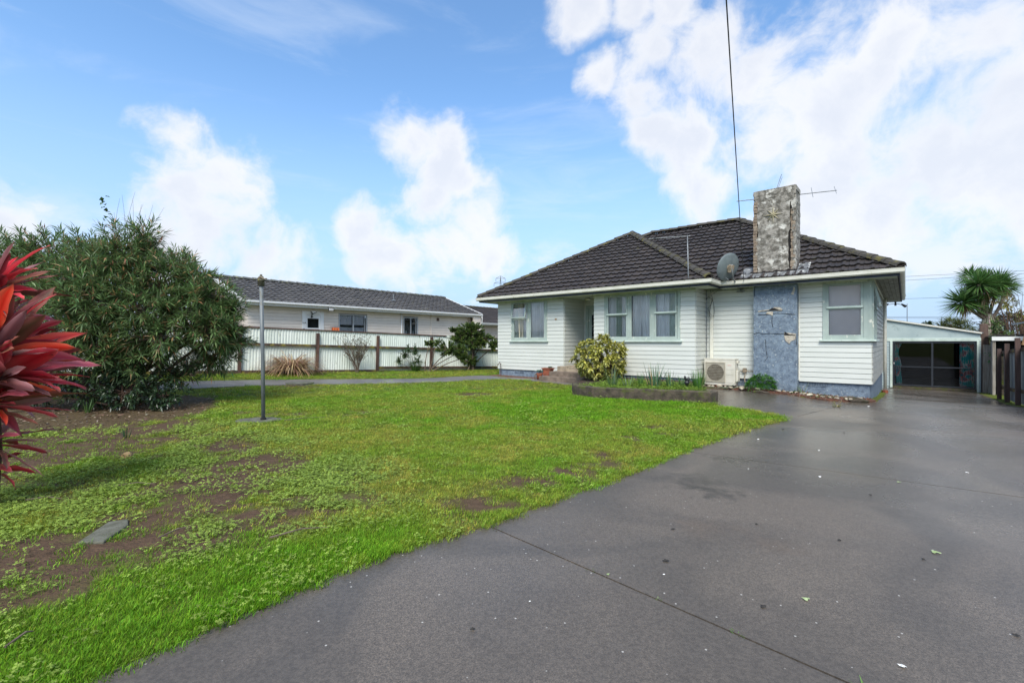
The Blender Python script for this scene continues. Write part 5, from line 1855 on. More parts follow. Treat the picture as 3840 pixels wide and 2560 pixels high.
def shrub(t, clusters, stems_r, leaf, tip_per, mbark, base=(0, 0, 0), twig=.25, upbias=.5, shell=.5, basespread=.1, leafmat_=None, bare=0, seed=1, crown_name='foliage', stemname='stem'):
    """clusters: (cx,cy,cz,rx,ry,rz,n). leaf: dict L,W,col,n,spread,back,droop. Returns tips"""
    rs_ = random.Random(seed); tips = []; dirs = []
    for ci, (cx, cy, cz, rx, ry, rz, n) in enumerate(clusters):
        st_ = MB()
        b0 = (base[0] + rs_.uniform(-basespread, basespread), base[1] + rs_.uniform(-basespread, basespread), base[2] - .05)
        c = Vector((cx, cy, cz))
        midp = Vector(b0).lerp(c, .5) + Vector((rs_.uniform(-.15, .15), rs_.uniform(-.15, .15), .12 * rs_.random()))
        low = c + Vector((0, 0, -rz * .4))
        st_.tube(bez(b0, midp, low, 7), stems_r, 6, stems_r * .45)
        for k in range(n):
            v = Vector((rs_.gauss(0, 1), rs_.gauss(0, 1), rs_.gauss(0, 1))).normalized()
            rad = shell + (1 - shell) * rs_.random()
            p = c + Vector((v.x * rx, v.y * ry, v.z * rz)) * rad
            q = low.lerp(c, .3 + .5 * rs_.random()) + Vector((rs_.uniform(-.15, .15) * rx, rs_.uniform(-.15, .15) * ry, 0))
            m_ = q.lerp(p, .5) + Vector((0, 0, .1 * rz))
            if k % tip_per == 0 or bare:
                st_.tube(bez(q, m_, p, 4), stems_r * .28, 4, stems_r * .08, False)
            tips.append(p); dirs.append((p - m_).normalized() + Vector((0, 0, upbias)) + v * .3)
        st_.build(stemname, mbark, t)
    T = np.array([tuple(x) for x in tips]); Dn = norm(np.array([tuple(x) for x in dirs]))
    P, D = rosettes(T, Dn, leaf['n'], leaf.get('spread', (35, 75)), leaf.get('back', .2))
    nn = len(P)
    C = jit(leaf['col'], nn, leaf.get('cj', .25), .06)
    if leaf.get('col2') is not None:
        mk = rng.random(nn) < leaf.get('p2', .2); C[mk] = jit(leaf['col2'], int(mk.sum()), .25)
    L_ = rng.uniform(.7, 1.2, nn) * leaf['L']; W_ = rng.uniform(.8, 1.2, nn) * leaf['W']
    o = leaves(crown_name, P, D, L_, W_, C, leafmat_ or M_leaf, t, leaf.get('droop', .15), leaf.get('fold', .2))
    o['kind'] = 'stuff'
    return T, Dn


# oleander ----------------------------------------------
ox, oy = -9.0, 10.6
M_ol = leafmat('bush_leaf_surface', .45, .35)
ol = thing('oleander_bush', 'huge spreading dark green narrow leaved bush on the left behind the red plant', 'bush', (ox, oy, gzf(ox, oy)))
cl = [(0.0, 0, 3.1, 1.0, 1.0, .9, 150), (.4, -.2, 3.35, .8, .8, .75, 110), (1.0, 0, 2.75, .95, .9, .8, 150), (1.75, 0, 2.15, .95, .9, .8, 150), (2.2, -.1, 1.75, .72, .8, .6, 120),
      (1.3, -.6, 1.6, .9, .7, .6, 100), (-.9, 0, 3.3, .9, .9, .75, 120), (-1.8, 0, 3.25, .95, .9, .8, 140), (-2.7, 0, 3.1, 1.0, .9, .95, 130), (-3.6, -.3, 3.0, 1.0, .9, 1.0, 110),
      (0, -.9, 2.2, 1.0, .7, .8, 130), (-1.2, -.9, 2.2, 1.0, .7, .8, 120), (.3, -.9, 1.2, .8, .6, .6, 80), (.9, -.6, 1.0, .7, .5, .55, 70), (-.7, -1.0, 1.2, .9, .6, .7, 80), (-2.2, -.8, 1.7, 1.0, .7, .9, 80), (1.9, .4, 1.1, .8, .6, .5, 70), (1.2, .2, .75, .55, .5, .4, 40),
      (2.45, .2, 1.5, .45, .6, .5, 50), (0, -.7, 2.6, .9, .6, .8, 110), (1.0, -.6, 2.2, .9, .6, .7, 110), (-1.0, -.6, 2.7, .9, .6, .7, 90), (-2.4, -.7, 2.3, 1, .6, .8, 90), (.2, -.9, 1.7, .9, .6, .6, 90), (-3.6, -.5, 1.6, 1, .6, .9, 70), (2.2, 0, 2.5, .6, .6, .45, 60), (2.5, .1, 2.15, .42, .5, .4, 45), (1.75, 0, 2.85, .55, .5, .4, 45), (.55, 0, 3.9, .5, .5, .5, 34), (1.35, .1, 3.2, .5, .5, .5, 36)]
shrub(ol, cl, .05, dict(n=21, L=.215, W=.026, col=(.120, .195, .070), col2=(.36, .22, .11), p2=.10, spread=(30, 85), back=.28, droop=.12, cj=.35), 2, M_bark, twig=.3, basespread=.35, seed=3, upbias=.35, leafmat_=M_ol)
# bare twigs and a climbing vine above the crown
tw = MB(); rr = random.Random(4)
for i in range(13):
    x = -.5 + i * .11; h_ = 4.4 + rr.uniform(-.15, .45) - abs(i - 5) * .05
    tw.tube(bez((x * .4, .1, 3.4), (x * .8, .1, 4.0), (x + rr.uniform(-.15, .3), rr.uniform(-.1, .2), h_ + .1), 6), .007, 4, .002, False)
tw.build('twigs', M_barkd, ol)
n = 26; P = np.stack([np.full(n, -.28) + rng.normal(0, .03, n), np.zeros(n), np.linspace(3.5, 4.75, n)], -1); D = rng.normal(0, 1, (n, 3)); D[:, 2] *= .3
leaves('vine_leaf', P, D, .10, .09, jit((.06, .11, .03), n), M_leaf, ol)
# dark glossy undergrowth at its foot
ux, uy = -8.1, 9.75
ub = thing('dark_shrub', 'low dark glossy leaved shrub growing under the big narrow leaved bush', 'shrub', (ux, uy, gzf(ux, uy)))
shrub(ub, [(0, 0, .45, .75, .55, .45, 90), (.7, .1, .35, .5, .45, .38, 60), (-.8, 0, .5, .7, .5, .5, 70), (-1.8, -.1, .5, .8, .5, .5, 60), (-.2, .1, .9, .7, .4, .35, 50)], .02, dict(n=12, L=.095, W=.05, col=(.030, .055, .024), spread=(40, 90), back=.15, droop=.3), 3, M_barkd, seed=8, leafmat_=M_leafg)

# red cordyline -----------------------------------------
def strap_leaf(seed, L=.45, W=.085, bend=.9):
    r = random.Random(seed); seg = 8
    V = []; F = []; C = []
    ang = 0; x = 0; z = 0; tw_ = r.uniform(-.5, .5)
    pal = r.choice([((.66, .02, .045), (.84, .14, .16)), ((.58, .03, .06), (.84, .24, .26)), ((.16, .02, .025), (.42, .05, .07)), ((.80, .03, .015), (.92, .20, .10)), ((.34, .02, .03), (.60, .06, .08)), ((.17, .09, .045), (.42, .11, .10)), ((.28, .10, .11), (.46, .24, .25)), ((.45, .05, .09), (.66, .20, .23))])
    for s in range(seg + 1):
        t = s / seg
        w = W * .5 * (math.sin(math.pi * min(1, t * .93 + .07)) ** .75) * (1 if t > .16 else .3 + t * 4.2)
        w = max(w, .0015) if s < seg else .001
        c, sn = math.cos(tw_ * t), math.sin(tw_ * t)
        wav = .013 * math.sin(t * 15 + seed) * (1 if seed % 2 else .5)
        ch_ = .30 * w
        for k, (yy, zz) in enumerate(((-w, ch_ + wav), (-w * .5, ch_ * .35), (0, 0), (w * .5, ch_ * .35), (w, ch_ - wav))):
            V.append((x, yy * c, z + zz + yy * sn))
            e = abs(k - 2) / 2
            base, edge = pal
            m_ = e * .75 + .15 * math.sin(t * 5 + seed)
            m_ = max(0, min(1, m_))
            cc = [base[i] * (1 - m_) + edge[i] * m_ for i in range(3)]
            g_ = max(0, .55 - t) * (.8 if seed % 3 == 0 else .15)
            cc = [cc[0] * (1 - g_) + .16 * g_, cc[1] * (1 - g_) + .17 * g_, cc[2] * (1 - g_) + .06 * g_]
            tip = max(0, t - .88) * 6
            cc = [cc[i] * (1 - tip) + (.16, .08, .05)[i] * tip for i in range(3)]
            st_r = 1 + .16 * math.sin(k * 2.6 + s * .9 + seed)
            C.append([max(0, q * st_r) for q in cc])
        ang -= bend / seg * (.3 + 1.4 * t)
        x += L / seg * math.cos(ang); z += L / seg * math.sin(ang)
    for s in range(seg):
        for k in range(4):
            a = s * 5 + k
            F.append((a, a + 1, a + 6, a + 5))
    return mesh_np('leaf', V, F, M_red_leaf, np.array(C), True)


LV = [strap_leaf(i, .50 + .07 * (i % 3), 0.108 + .014 * (i % 4), .05 + .17 * (i % 4)) for i in range(16)]
cx_, cy_ = -4.54, 4.06
co = thing('red_cordyline', 'tall red and crimson strap leaved plant at the left edge of the lawn', 'plant', (cx_, cy_, gzf(cx_, cy_)))
MB().tube([(-.02, 0, -.05), (.0, .02, .5), (.0, .0, 1.1), (-.05, 0, 1.6), (-.05, 0, 1.95)], .045, 8, .028).build('trunk', M_barkd, co, True)
MB().tube([(.03, 0, -.05), (.05, -.04, .4), (.06, -.04, .85), (.05, -.04, 1.2)], .026, 8, .018).build('trunk', M_barkd, co, True)
MB().tube([(-.3, .1, -.05), (-.3, .1, .6), (-.35, .1, 1.4)], .04, 8, .022).build('trunk', M_barkd, co, True)
rr = random.Random(12)
for (hx, hy, hz, n, sc0, el0, el1) in ((-.04, 0, 1.86, 42, .92, 5, 80), (-.07, 0, 1.60, 20, .72, -20, 40), (.04, -.05, 1.32, 56, 1.12, 5, 80), (.05, -.02, 1.08, 54, 1.22, -8, 50), (.0, -.02, .86, 28, .95, -20, 25), (-.35, .1, 1.4, 26, 1.1, -20, 75), (-.3, .1, 1.0, 18, 1.1, -40, 20), (.0, 0, .52, 16, .75, -35, 25), (.0, 0, .30, 8, .6, -30, 30)):
    for i in range(n):
        o = link('leaf', LV[rr.randrange(len(LV))], co)
        az_ = i * 2.39996 + rr.uniform(-.2, .2)
        el_a = R(el0 + (el1 - el0) * (i / n) + rr.uniform(-8, 8))
        s_ = sc0 * .90 * rr.uniform(.7, 1.12) * (1.0 if i < n * .8 else .8)
        o.location = (hx + .03 * math.cos(az_), hy + .03 * math.sin(az_), hz + .10 * (i / n))
        o.rotation_euler = Euler((rr.uniform(-1.1, 1.1), -el_a, az_), 'XYZ')
        o.scale = (s_, s_, s_)
# dried leaves hanging at the top head
blades('dry_leaf', 26, .05, (.3, .5), (.008, .02), (.40, .22, .16), M_dry, co, (60, 120), .8, stuff=False, center=(0, 0, 1.75))

# fence-line plants -------------------------------------
def fp(k, o=.5):
    n_ = (FD[1], -FD[0])
    x = FP[0] + FD[0] * k + n_[0] * o; y = FP[1] + FD[1] * k + n_[1] * o
    return x, y, gzf(x, y)


def bare_shrub(t, n, h, w, seed, leafn=0, lc=(.07, .09, .03)):
    r = random.Random(seed); tips = []
    b = MB()
    for i in range(n):
        a = r.uniform(0, 6.28); s = r.uniform(.3, 1)
        x, y = math.cos(a) * w * s, math.sin(a) * w * .5 * s
        top = Vector((x, y, h * (1 - .35 * s) * r.uniform(.75, 1.05)))
        pts = bez((r.uniform(-.06, .06), r.uniform(-.05, .05), -.03), (x * .35, y * .35, h * .45), top, 6)
        b.tube(pts, .016, 5, .005, False)
        for k in range(5):
            q = Vector(pts[2 + k % 4]); e = q + Vector((r.uniform(-.22, .22), r.uniform(-.15, .15), r.uniform(.1, .38)))
            m_ = q.lerp(e, .5) + Vector((r.uniform(-.05, .05), 0, -.02))
            b.tube([q, m_, e], .006, 4, .002, False); tips.append(e)
            for _ in range(2):
                e2 = e + Vector((r.uniform(-.12, .12), r.uniform(-.1, .1), r.uniform(.03, .18)))
                b.tube([m_, e2], .004, 3, .0015, False); tips.append(e2)
        tips.append(top)
    b.build('stems', M_bark, t)
    if leafn:
        T = np.array([tuple(x) for x in tips]); T = T[rng.random(len(T)) < .75]
        D = rng.normal(0, 1, T.shape); D[:, 2] += 1
        P, DD = rosettes(T, D, leafn, (20, 80), .06)
        leaves('foliage', P, DD, .05, .028, jit(lc, len(P), .4), M_leaf, t, stuff=True)


x, y, z = fp(-1.45, 1.0); t = thing('bare_shrub', 'low dark leafless shrub at the fence under the right side of the big bush', 'shrub', (x, y, z)); bare_shrub(t, 22, .85, .75, 5, 0)
x, y, z = fp(4.07, .5); t = thing('bare_shrub', 'nearly leafless twiggy shrub in front of the fence between two brown posts', 'shrub', (x, y, z)); bare_shrub(t, 20, 1.45, .95, 6, 4, (.10, .09, .04))
x, y, z = fp(1.60, .65); fx = thing('tan_grass_clump', 'big arching clump of tan and pinkish strap leaves in front of the fence', 'plant', (x, y, z))
blades('foliage', 800, .25, (.95, 1.55), (.014, .03), (.44, .31, .17), M_dry, fx, (3, 38), 1.75, 8, .3, dead=.3, deadc=(.30, .15, .12))
x, y, z = fp(6.6, .6); t = thing('green_shrub', 'small sparse dark green shrub with upright leafy shoots by the fence', 'shrub', (x, y, z))
shrub(t, [(-.45, 0, .75, .3, .25, .28, 16), (0, 0, .95, .25, .25, .28, 16), (-.7, 0, .5, .25, .25, .22, 10), (.1, 0, .5, .35, .3, .25, 14), (-.3, 0, 1.0, .2, .2, .2, 8)], .012, dict(n=16, L=.09, W=.045, col=(.055, .10, .035), spread=(40, 85), back=.3, droop=.1), 1, M_bark, seed=21)
blades('strap_leaf', 90, .18, (.35, .6), (.015, .025), (.05, .11, .02), M_leaf, t, (3, 25), .4, stuff=False)
x, y, z = fp(7.05, .85); t = thing('green_shrub', 'leaning green shrub with one wide low lobe beside the rounded shrub', 'shrub', (x, y, z))
shrub(t, [(.9, 0, 1.0, .55, .45, .38, 70), (1.4, 0, .95, .45, .4, .35, 60), (.35, 0, 1.3, .35, .3, .22, 26), (.1, 0, 1.25, .25, .2, .15, 12), (1.6, 0, .7, .3, .3, .22, 26)], .03, dict(n=26, L=.095, W=.045, col=(.060, .11, .026), col2=(.16, .21, .045), p2=.35, spread=(35, 85), back=.16), 1, M_bark, seed=22)
x, y, z = fp(9.45, .7); t = thing('green_shrub', 'tall rounded green shrub with fine branches in front of the fence', 'shrub', (x, y, z))
shrub(t, [(0, 0, 1.9, .75, .6, .42, 130), (.55, 0, 1.5, .65, .55, .42, 110), (-.5, 0, 1.6, .5, .5, .4, 70), (.1, -.2, 1.3, .6, .45, .35, 80), (0, 0, 2.1, .45, .4, .22, 50), (1.1, 0, 1.25, .35, .4, .35, 40), (-.1, -.1, .5, .5, .4, .35, 50), (-.75, 0, 1.95, .35, .3, .15, 20)], .035, dict(n=26, L=.095, W=.045, col=(.060, .11, .026), col2=(.17, .23, .05), p2=.35, spread=(35, 85), back=.16), 1, M_bark, seed=23, basespread=.2)
x, y, z = fp(11.6, .7); t = thing('green_shrub', 'thin straggly shrub with few leaf clusters next to the house corner', 'shrub', (x, y, z))
shrub(t, [(-.2, 0, 1.0, .22, .2, .2, 14), (.1, 0, .8, .25, .2, .2, 14), (.35, 0, 1.9, .2, .2, .18, 8), (.15, 0, 1.6, .15, .15, .12, 5), (0, 0, .35, .3, .25, .25, 16)], .014, dict(n=12, L=.09, W=.042, col=(.04, .075, .02), spread=(35, 85), back=.12), 1, M_bark, seed=24)

# variegated laurel -------------------------------------
lx, ly = hp(-6.55, -1.95)
au = thing('variegated_laurel', 'rounded bush with yellow and green blotched leaves beside the front steps', 'bush', (lx, ly, .12))
T = []; Dn = []
for i in range(330):
    v = rng.normal(0, 1, 3); v /= np.linalg.norm(v)
    r_ = (.82 + .2 * rng.random()) if i < 250 else rng.uniform(.4, .8)
    bump_ = 1 + .10 * math.sin(v[0] * 5 + 1) * math.cos(v[2] * 6)
    T.append((v[0] * .80 * r_ * bump_, v[1] * .70 * r_ * bump_, .80 + v[2] * .68 * r_ * bump_)); Dn.append(v + np.array([0, 0, .25]))
T = np.array(T); Dn = norm(np.array(Dn))
P, D = rosettes(T, Dn, 9, (45, 95), .05)


def auc_leaf(seed):
    r = random.Random(seed); V = []; F = []; C = []
    seg = 5; L_ = .135; W_ = .058; z = 0; x = 0; ang = .25
    yc = r.choice([(.62, .58, .12), (.70, .64, .17), (.40, .42, .07), (.55, .55, .20)]); gc = (.07, .10, .016)
    for s in range(seg + 1):
        t = s / seg; w = W_ * .5 * math.sin(math.pi * (t * .92 + .06)) ** .9
        for k, (yy, zz) in enumerate(((-w, .25 * w), (0, 0), (w, .25 * w))):
            V.append((x, yy, z + zz))
            m_ = (.15 if k == 1 and t > .15 else 0) + (.9 if (k != 1 and r.random() < .72) else .25) if 0 < s < seg else .3
            m_ = min(1, m_ + (.55 if k == 1 and r.random() < .5 else 0))
            C.append([gc[i] * (1 - m_) + yc[i] * m_ for i in range(3)])
        ang -= .9 / seg; x += L_ / seg * math.cos(ang); z += L_ / seg * math.sin(ang)
    for s in range(seg):
        for k in range(2):
            a = s * 3 + k; F.append((a, a + 1, a + 4, a + 3))
    return V, F, C


AL = [auc_leaf(i) for i in range(9)]
ALM = [mesh_np('leaf', v_, f_, M_auc, np.array(c_), True) for v_, f_, c_ in AL]
cd = np.array([-lx, -ly, 1.3]); cd = cd / np.linalg.norm(cd)
score = ((P - np.array([0, 0, .8])) @ cd) + rng.normal(0, .03, len(P))
order = np.argsort(-score)


def lmat(p, d, s):
    d = Vector(d).normalized(); y_ = Vector((0, 0, 1)).cross(d)
    if y_.length < .05:
        y_ = Vector((1, 0, 0))
    y_.normalize(); z_ = d.cross(y_)
    M = Matrix((d, y_, z_)).transposed().to_4x4(); M.translation = Vector(p)
    return M @ Matrix.Rotation(random.uniform(-.5, .5), 4, 'X') @ Matrix.Scale(s, 4)


for q, i in enumerate(order[:300]):
    link('leaf', ALM[q % 9], au, lmat(P[i], D[i], random.uniform(.85, 1.25)))
VV = []; FF = []; CC = []; n0 = 0
for q, i in enumerate(order[300:]):
    v_, f_, c_ = AL[q % 9]; M = lmat(P[i], D[i], random.uniform(.8, 1.2))
    VV += [tuple(M @ Vector(a)) for a in v_]; FF += [tuple(n0 + a for a in f) for f in f_]; CC += c_; n0 += len(v_)
o = link('leaves', mesh_np('leaves', VV, FF, M_auc, np.array(CC), True), au); o['kind'] = 'stuff'
b = MB()
for i in range(0, 330, 4):
    b.tube(bez((random.uniform(-.1, .1), random.uniform(-.1, .1), 0), (T[i][0] * .3, T[i][1] * .3, .5), tuple(T[i]), 4), .010, 4, .004, False)
b.build('stems', M_barkd, au)

# bulbs in the bed --------------------------------------
def clump(name, label, U, V, z, n, r, L, W, c, lean, curve, cat='plant', group=None, dead=.05, dy=False):
    x, y = hp(U, V)
    t = thing(name, label, cat, (x, y, z), 0, group)
    blades('foliage', n, r, L, W, c, M_leaf, t, lean, curve, 5, .2, dead=dead)
    return t


G_ = 'strap leaved bulbs in the planter'
gx = clump('bulb_plant', 'blue green strap leaved clump in the planter right below the variegated bush', -5.35, -3.45, .2, 22, .10, (.35, .60), (.018, .032), (.10, .17, .075), (3, 22), .25, group=G_, dead=.12)
clump('bulb_plant', 'tall fanned blue green strap leaved clump, the tallest in the planter', -4.35, -3.05, .2, 30, .16, (.5, .78), (.022, .036), (.08, .16, .085), (2, 24), .22, group=G_, dead=.1)
clump('bulb_plant', 'narrow bright green clump beside the tallest clump in the planter', -3.95, -2.95, .2, 26, .08, (.4, .66), (.015, .024), (.07, .17, .06), (1, 14), .15, group=G_)
clump('bulb_plant', 'short green clump between the tallest clump and the black ornament', -3.72, -2.7, .2, 40, .12, (.22, .42), (.008, .016), (.05, .13, .03), (2, 18), .2, group=G_)
clump('bulb_plant', 'dense bright green upright clump at the right end of the planter', -3.28, -2.85, .2, 110, .14, (.35, .62), (.008, .016), (.06, .17, .025), (1, 14), .15, group=G_)
clump('bulb_plant', 'thin pale stemmed clump left of the middle of the planter', -4.95, -3.3, .2, 12, .12, (.25, .42), (.012, .022), (.14, .19, .10), (4, 28), .3, group=G_)
clump('bulb_plant', 'narrow upright green clump in the middle of the planter', -4.72, -3.05, .2, 26, .07, (.3, .48), (.010, .018), (.06, .15, .03), (1, 12), .15, group=G_)
clump('small_tuft', 'small green tuft with a few blades at the foot of the bush', -11.86 + .0, -13.08, .02, 14, .05, (.2, .36), (.010, .016), (.07, .16, .03), (2, 22), .2)
clump('small_tuft', 'short blue green tuft growing alone in the lawn near the mulch', -8.30, -13.09, .0, 14, .05, (.12, .22), (.008, .012), (.06, .12, .05), (2, 22), .2)
x, y = hp(-2.35, -.62)
ag = thing('green_clump', 'rounded bright green leafy clump at the foot of the blue chimney', 'plant', (x, y, .12))
n = 90; T = rng.normal(0, 1, (n, 3)); T = norm(T); T[:, 2] = abs(T[:, 2]); T = T * [.36, .26, .36] + [0, 0, .06]
P, D = rosettes(T, norm(T + [0, 0, .25]), 14, (35, 95), .04)
leaves('foliage', P, D, .13, .018, jit((.05, .16, .02), len(P), .25), M_leaf, ag, .3, stuff=True)
clump('small_tuft', 'thin spiky tuft in the corner right of the blue chimney', -1.42, -.35, .06, 9, .03, (.3, .48), (.014, .022), (.10, .16, .09), (10, 55), .2, dead=.2)
clump('weed', 'yellowish weed growing in the drive joint', -.52, -2.05, -.02, 45, .06, (.08, .2), (.004, .009), (.24, .24, .07), (5, 60), .5, cat='weed', dead=.3)
# rabbit ornament
x, y = hp(-3.50, -3.05)
rb = thing('rabbit_ornament', 'small black rabbit head shaped ornament on a stake in the planter', 'ornament', (x, y, .18))
MB().tube([(0, 0, 0), (0, 0, .2)], .012, 6).build('stake', M_blackm, rb)
bmh = MB(); bmh.lathe([(0, -.06), (.035, -.05), (.062, -.01), (.06, .03), (.03, .055), (0, .06)], (0, 0, .24), 12); bmh.build('head', M_blackm, rb, True)
for s, a in ((-1, .35), (1, .12)):
    e_ = MB(); e_.lathe([(0, -.07), (.022, -.05), (.032, 0), (.026, .05), (0, .08)], (0, 0, 0), 10)
    e_.xf(Matrix.Translation((s * .035, 0, .35 - (.03 if s > 0 else 0))) @ Matrix.Rotation(-s * -.0 + (-.25 if s < 0 else .2), 4, 'Y'))
    e_.build('ear', M_blackm, rb, True)

# pots ---------------------------------------------------
x, y = hp(-9.02, -1.32)
pt = thing('terracotta_trough', 'square terracotta pot with a small succulent beside the steps', 'pot', (x, y, .24), HOUSE_ROT)
MB().prism([(-.13, 0), (.15, 0), (.20, .24), (-.17, .24)], -.1, .1).build('pot_body', M_terra, pt, bevel=.01)
MB().box(-.19, .22, -.12, .12, .235, .27).build('rim', M_terra, pt, bevel=.005)
n = 60; P = rng.normal(0, .035, (n, 3)); P[:, 2] = .28; P[:, 0] += .1; D = rng.normal(0, 1, (n, 3)); D[:, 2] = abs(D[:, 2]) + .2
leaves('succulent', P, D, .07, .03, jit((.10, .16, .10), n), M_leafg, pt)
x, y = hp(-9.28, -1.45)
pt = thing('terracotta_pot', 'taller round terracotta pot with a trailing grey green succulent', 'pot', (x, y, .08), HOUSE_ROT)
MB().lathe([(0, 0), (.09, 0), (.115, .22), (.115, .25), (.095, .25), (.09, .22), (0, .2)], n=16).build('pot_body', M_terra, pt, True)
n = 110; P = rng.normal(0, .05, (n, 3)); P[:, 2] = .27 + .03 * rng.random(n); D = rng.normal(0, 1, (n, 3)); D[:, 2] = abs(D[:, 2]) + .3
leaves('succulent', P, D, .11, .03, jit((.11, .20, .16), n), M_leafg, pt)
MB().tube([(-.08, -.06, .25), (-.13, -.1, .2), (-.14, -.1, -.02)], .012, 5).tube([(-.04, -.1, .25), (-.08, -.13, .2), (-.09, -.13, .0)], .010, 5).build('dry_stem', M_bark, pt)

# lamp pole ---------------------------------------------
lp = thing('lamp_pole', 'plain grey metal lawn pole with a broken mossy lamp socket on top', 'lamp post', (-4.55, 8.49, 0))
MB().tube([(0, 0, -.05), (-.012, 0, 1.2), (-.042, 0, 2.50)], .033, 12).build('pole', mat('grey_pole', srgb(112, 118, 120), srgb(88, 94, 96), 6, .5, srgb(88, 86, 72), 9, (.6, .7), stretch=(1, 1, .4)), lp, True)
sk = MB(); sk.lathe([(.036, 0), (.058, .01), (.058, .09), (.066, .095), (.066, .12), (.04, .13), (.045, .17), (.02, .19), (.02, .215), (0, .215)], (-.042, 0, 2.46), 12)
sk.build('socket', mat('mossy_metal', srgb(96, 92, 76), srgb(58, 56, 46), 20, .8, srgb(140, 134, 60), 16, (.56, .62)), lp, True)
MB().tube([(-.10, -.02, 2.60), (-.02, -.05, 2.62), (.04, -.03, 2.59), (.05, .02, 2.60)], .012, 5).build('dry_stem', M_concl, lp)
MB().lathe([(.036, 0), (.05, .0), (.05, .05), (.036, .06)], (0, 0, .0), 12).build('base_collar', M_dark, lp)
cs_ = MB(); k = 14; cs_.v += [(.42 * math.cos(i * 2 * math.pi / k) * (1 + .15 * math.sin(i * 2.3)) - .08, .30 * math.sin(i * 2 * math.pi / k) * (1 + .12 * math.cos(i * 1.7)), .022) for i in range(k)]
cs_.v += [(x_, y_, -.05) for x_, y_, _ in cs_.v[:k]]
cs_.f.append(tuple(range(k))); cs_.f += [(i, i + k, (i + 1) % k + k, (i + 1) % k) for i in range(k)]
cs_.build('concrete_pad', M_slab, lp)

# stones, slab, debris ----------------------------------
def stone_mesh(seed, m, name='stone'):
    bm = bmesh.new(); bmesh.ops.create_icosphere(bm, subdivisions=2, radius=1)
    r = random.Random(seed)
    ax = [Vector((r.gauss(0, 1), r.gauss(0, 1), r.gauss(0, 1))).normalized() for _ in range(6)]
    for v in bm.verts:
        k_ = 1
        for a in ax:
            d = v.co.dot(a)
            if d > .55:
                v.co -= a * (d - .55) * .8
    me = bpy.data.meshes.new(name); bm.to_mesh(me); bm.free(); me.materials.append(m)
    return me


SM = [stone_mesh(i, M_stone) for i in range(4)]
o = link('rock', stone_mesh(11, M_rock, 'rock')); o.location = (-4.79, 5.77, .03); o.scale = (.075, .06, .05)
tag(o, 'single tan rock lying on the weedy lawn', 'rock')
o = MB(); o.prism([(-.05, -.2), (.13, -.19), (.05, .12), (-.05, .24), (-.16, .18)], 0, .045, 'z')
o = o.build('stone_slab', M_slab, loc=(-3.06, 3.52, -.028), bevel=.01); tag(o, 'dark grey flat slab half sunk in the weedy soil', 'slab')
rr = random.Random(31)
for i in range(26):
    U = -3.9 + 3.7 * i / 25 + rr.uniform(-.06, .06); V = -.42 - .25 * rr.random() - (.2 if -1.3 < U < -.3 else 0)
    if -2.7 < U < -2.0 and i % 2:
        continue
    x, y = hp(U, V); o = link('stone', SM[i % 4]); s_ = rr.uniform(.035, .09)
    o.location = (x, y, gzf(x, y) + .05); o.scale = (s_ * rr.uniform(1, 1.8), s_, s_ * .6); o.rotation_euler = (rr.uniform(-.2, .2), rr.uniform(-.2, .2), rr.uniform(0, 6))
    if U < -2.65:
        tag(o, 'pale broken stone in the debris strip between heat pump and blue chimney', 'stone', 'broken stones between heat pump and chimney')
    elif U < -1.5:
        tag(o, 'pale broken stone in the debris strip right in front of the blue chimney', 'stone', 'broken stones in front of the chimney')
    else:
        tag(o, 'pale broken stone in the debris strip between blue chimney and right house corner', 'stone', 'broken stones right of the chimney')
x, y = hp(-.28, -.72); o = link('kerb_block', stone_mesh(5, M_moss, 'kerb_block')); o.location = (x, y, .04); o.scale = (.30, .12, .09); o.rotation_euler.z = HOUSE_ROT
tag(o, 'dark mossy kerb block at the front right corner of the foundation', 'block')
x, y = hp(-2.3, -.98); o = link('kerb_block', stone_mesh(6, M_moss, 'kerb_block')); o.location = (x, y, .10); o.scale = (.24, .1, .07); o.rotation_euler.z = HOUSE_ROT
tag(o, 'mossy stone block in front of the green clump', 'block')
# rubble and dead leaves of the strip as stuff
n = 900; U = rng.uniform(-4, 0, n); V = rng.uniform(-.95, -.04, n)
xx = HC[0] + U * HU[0] + V * HV[0]; yy = HC[1] + U * HU[1] + V * HV[1]
ok = inpoly(U, V, [(-4.0, -.58), (-3.61, -.52), (-2.52, -.70), (-1.66, -.78), (-.81, -1.0), (0, -.6), (0, 0), (-4, 0)])
xx, yy = xx[ok], yy[ok]; n = len(xx)
P = np.stack([xx, yy, gz(xx, yy) + .035 + rng.uniform(0, .02, n)], -1); D = rng.normal(0, 1, (n, 3)); D[:, 2] = abs(D[:, 2]) * .25
C = np.where(rng.random((n, 1)) < .3, jit((.42, .38, .30), n, .2), np.where(rng.random((n, 1)) < .6, jit((.20, .08, .04), n, .4), jit((.07, .14, .03), n, .3)))
o = leaves('debris', P, D, rng.uniform(.03, .11, n), rng.uniform(.02, .05, n), C, M_dry, None, .1, .3)
tag(o, 'rubble, dead leaves and small weeds along the foundation', 'debris', kind='stuff')
dc = MB(); dc.lathe([(0, .03), (.40, .03), (.42, .02), (.42, -.05)], (0, 0, 0), 20)
dc = dc.build('drain_cover', M_slab, loc=(-6.75, 14.75, gzf(-6.75, 14.75) + .01)); tag(dc, 'round concrete cover lying flush in the far lawn below the tan grass clump', 'drain cover')
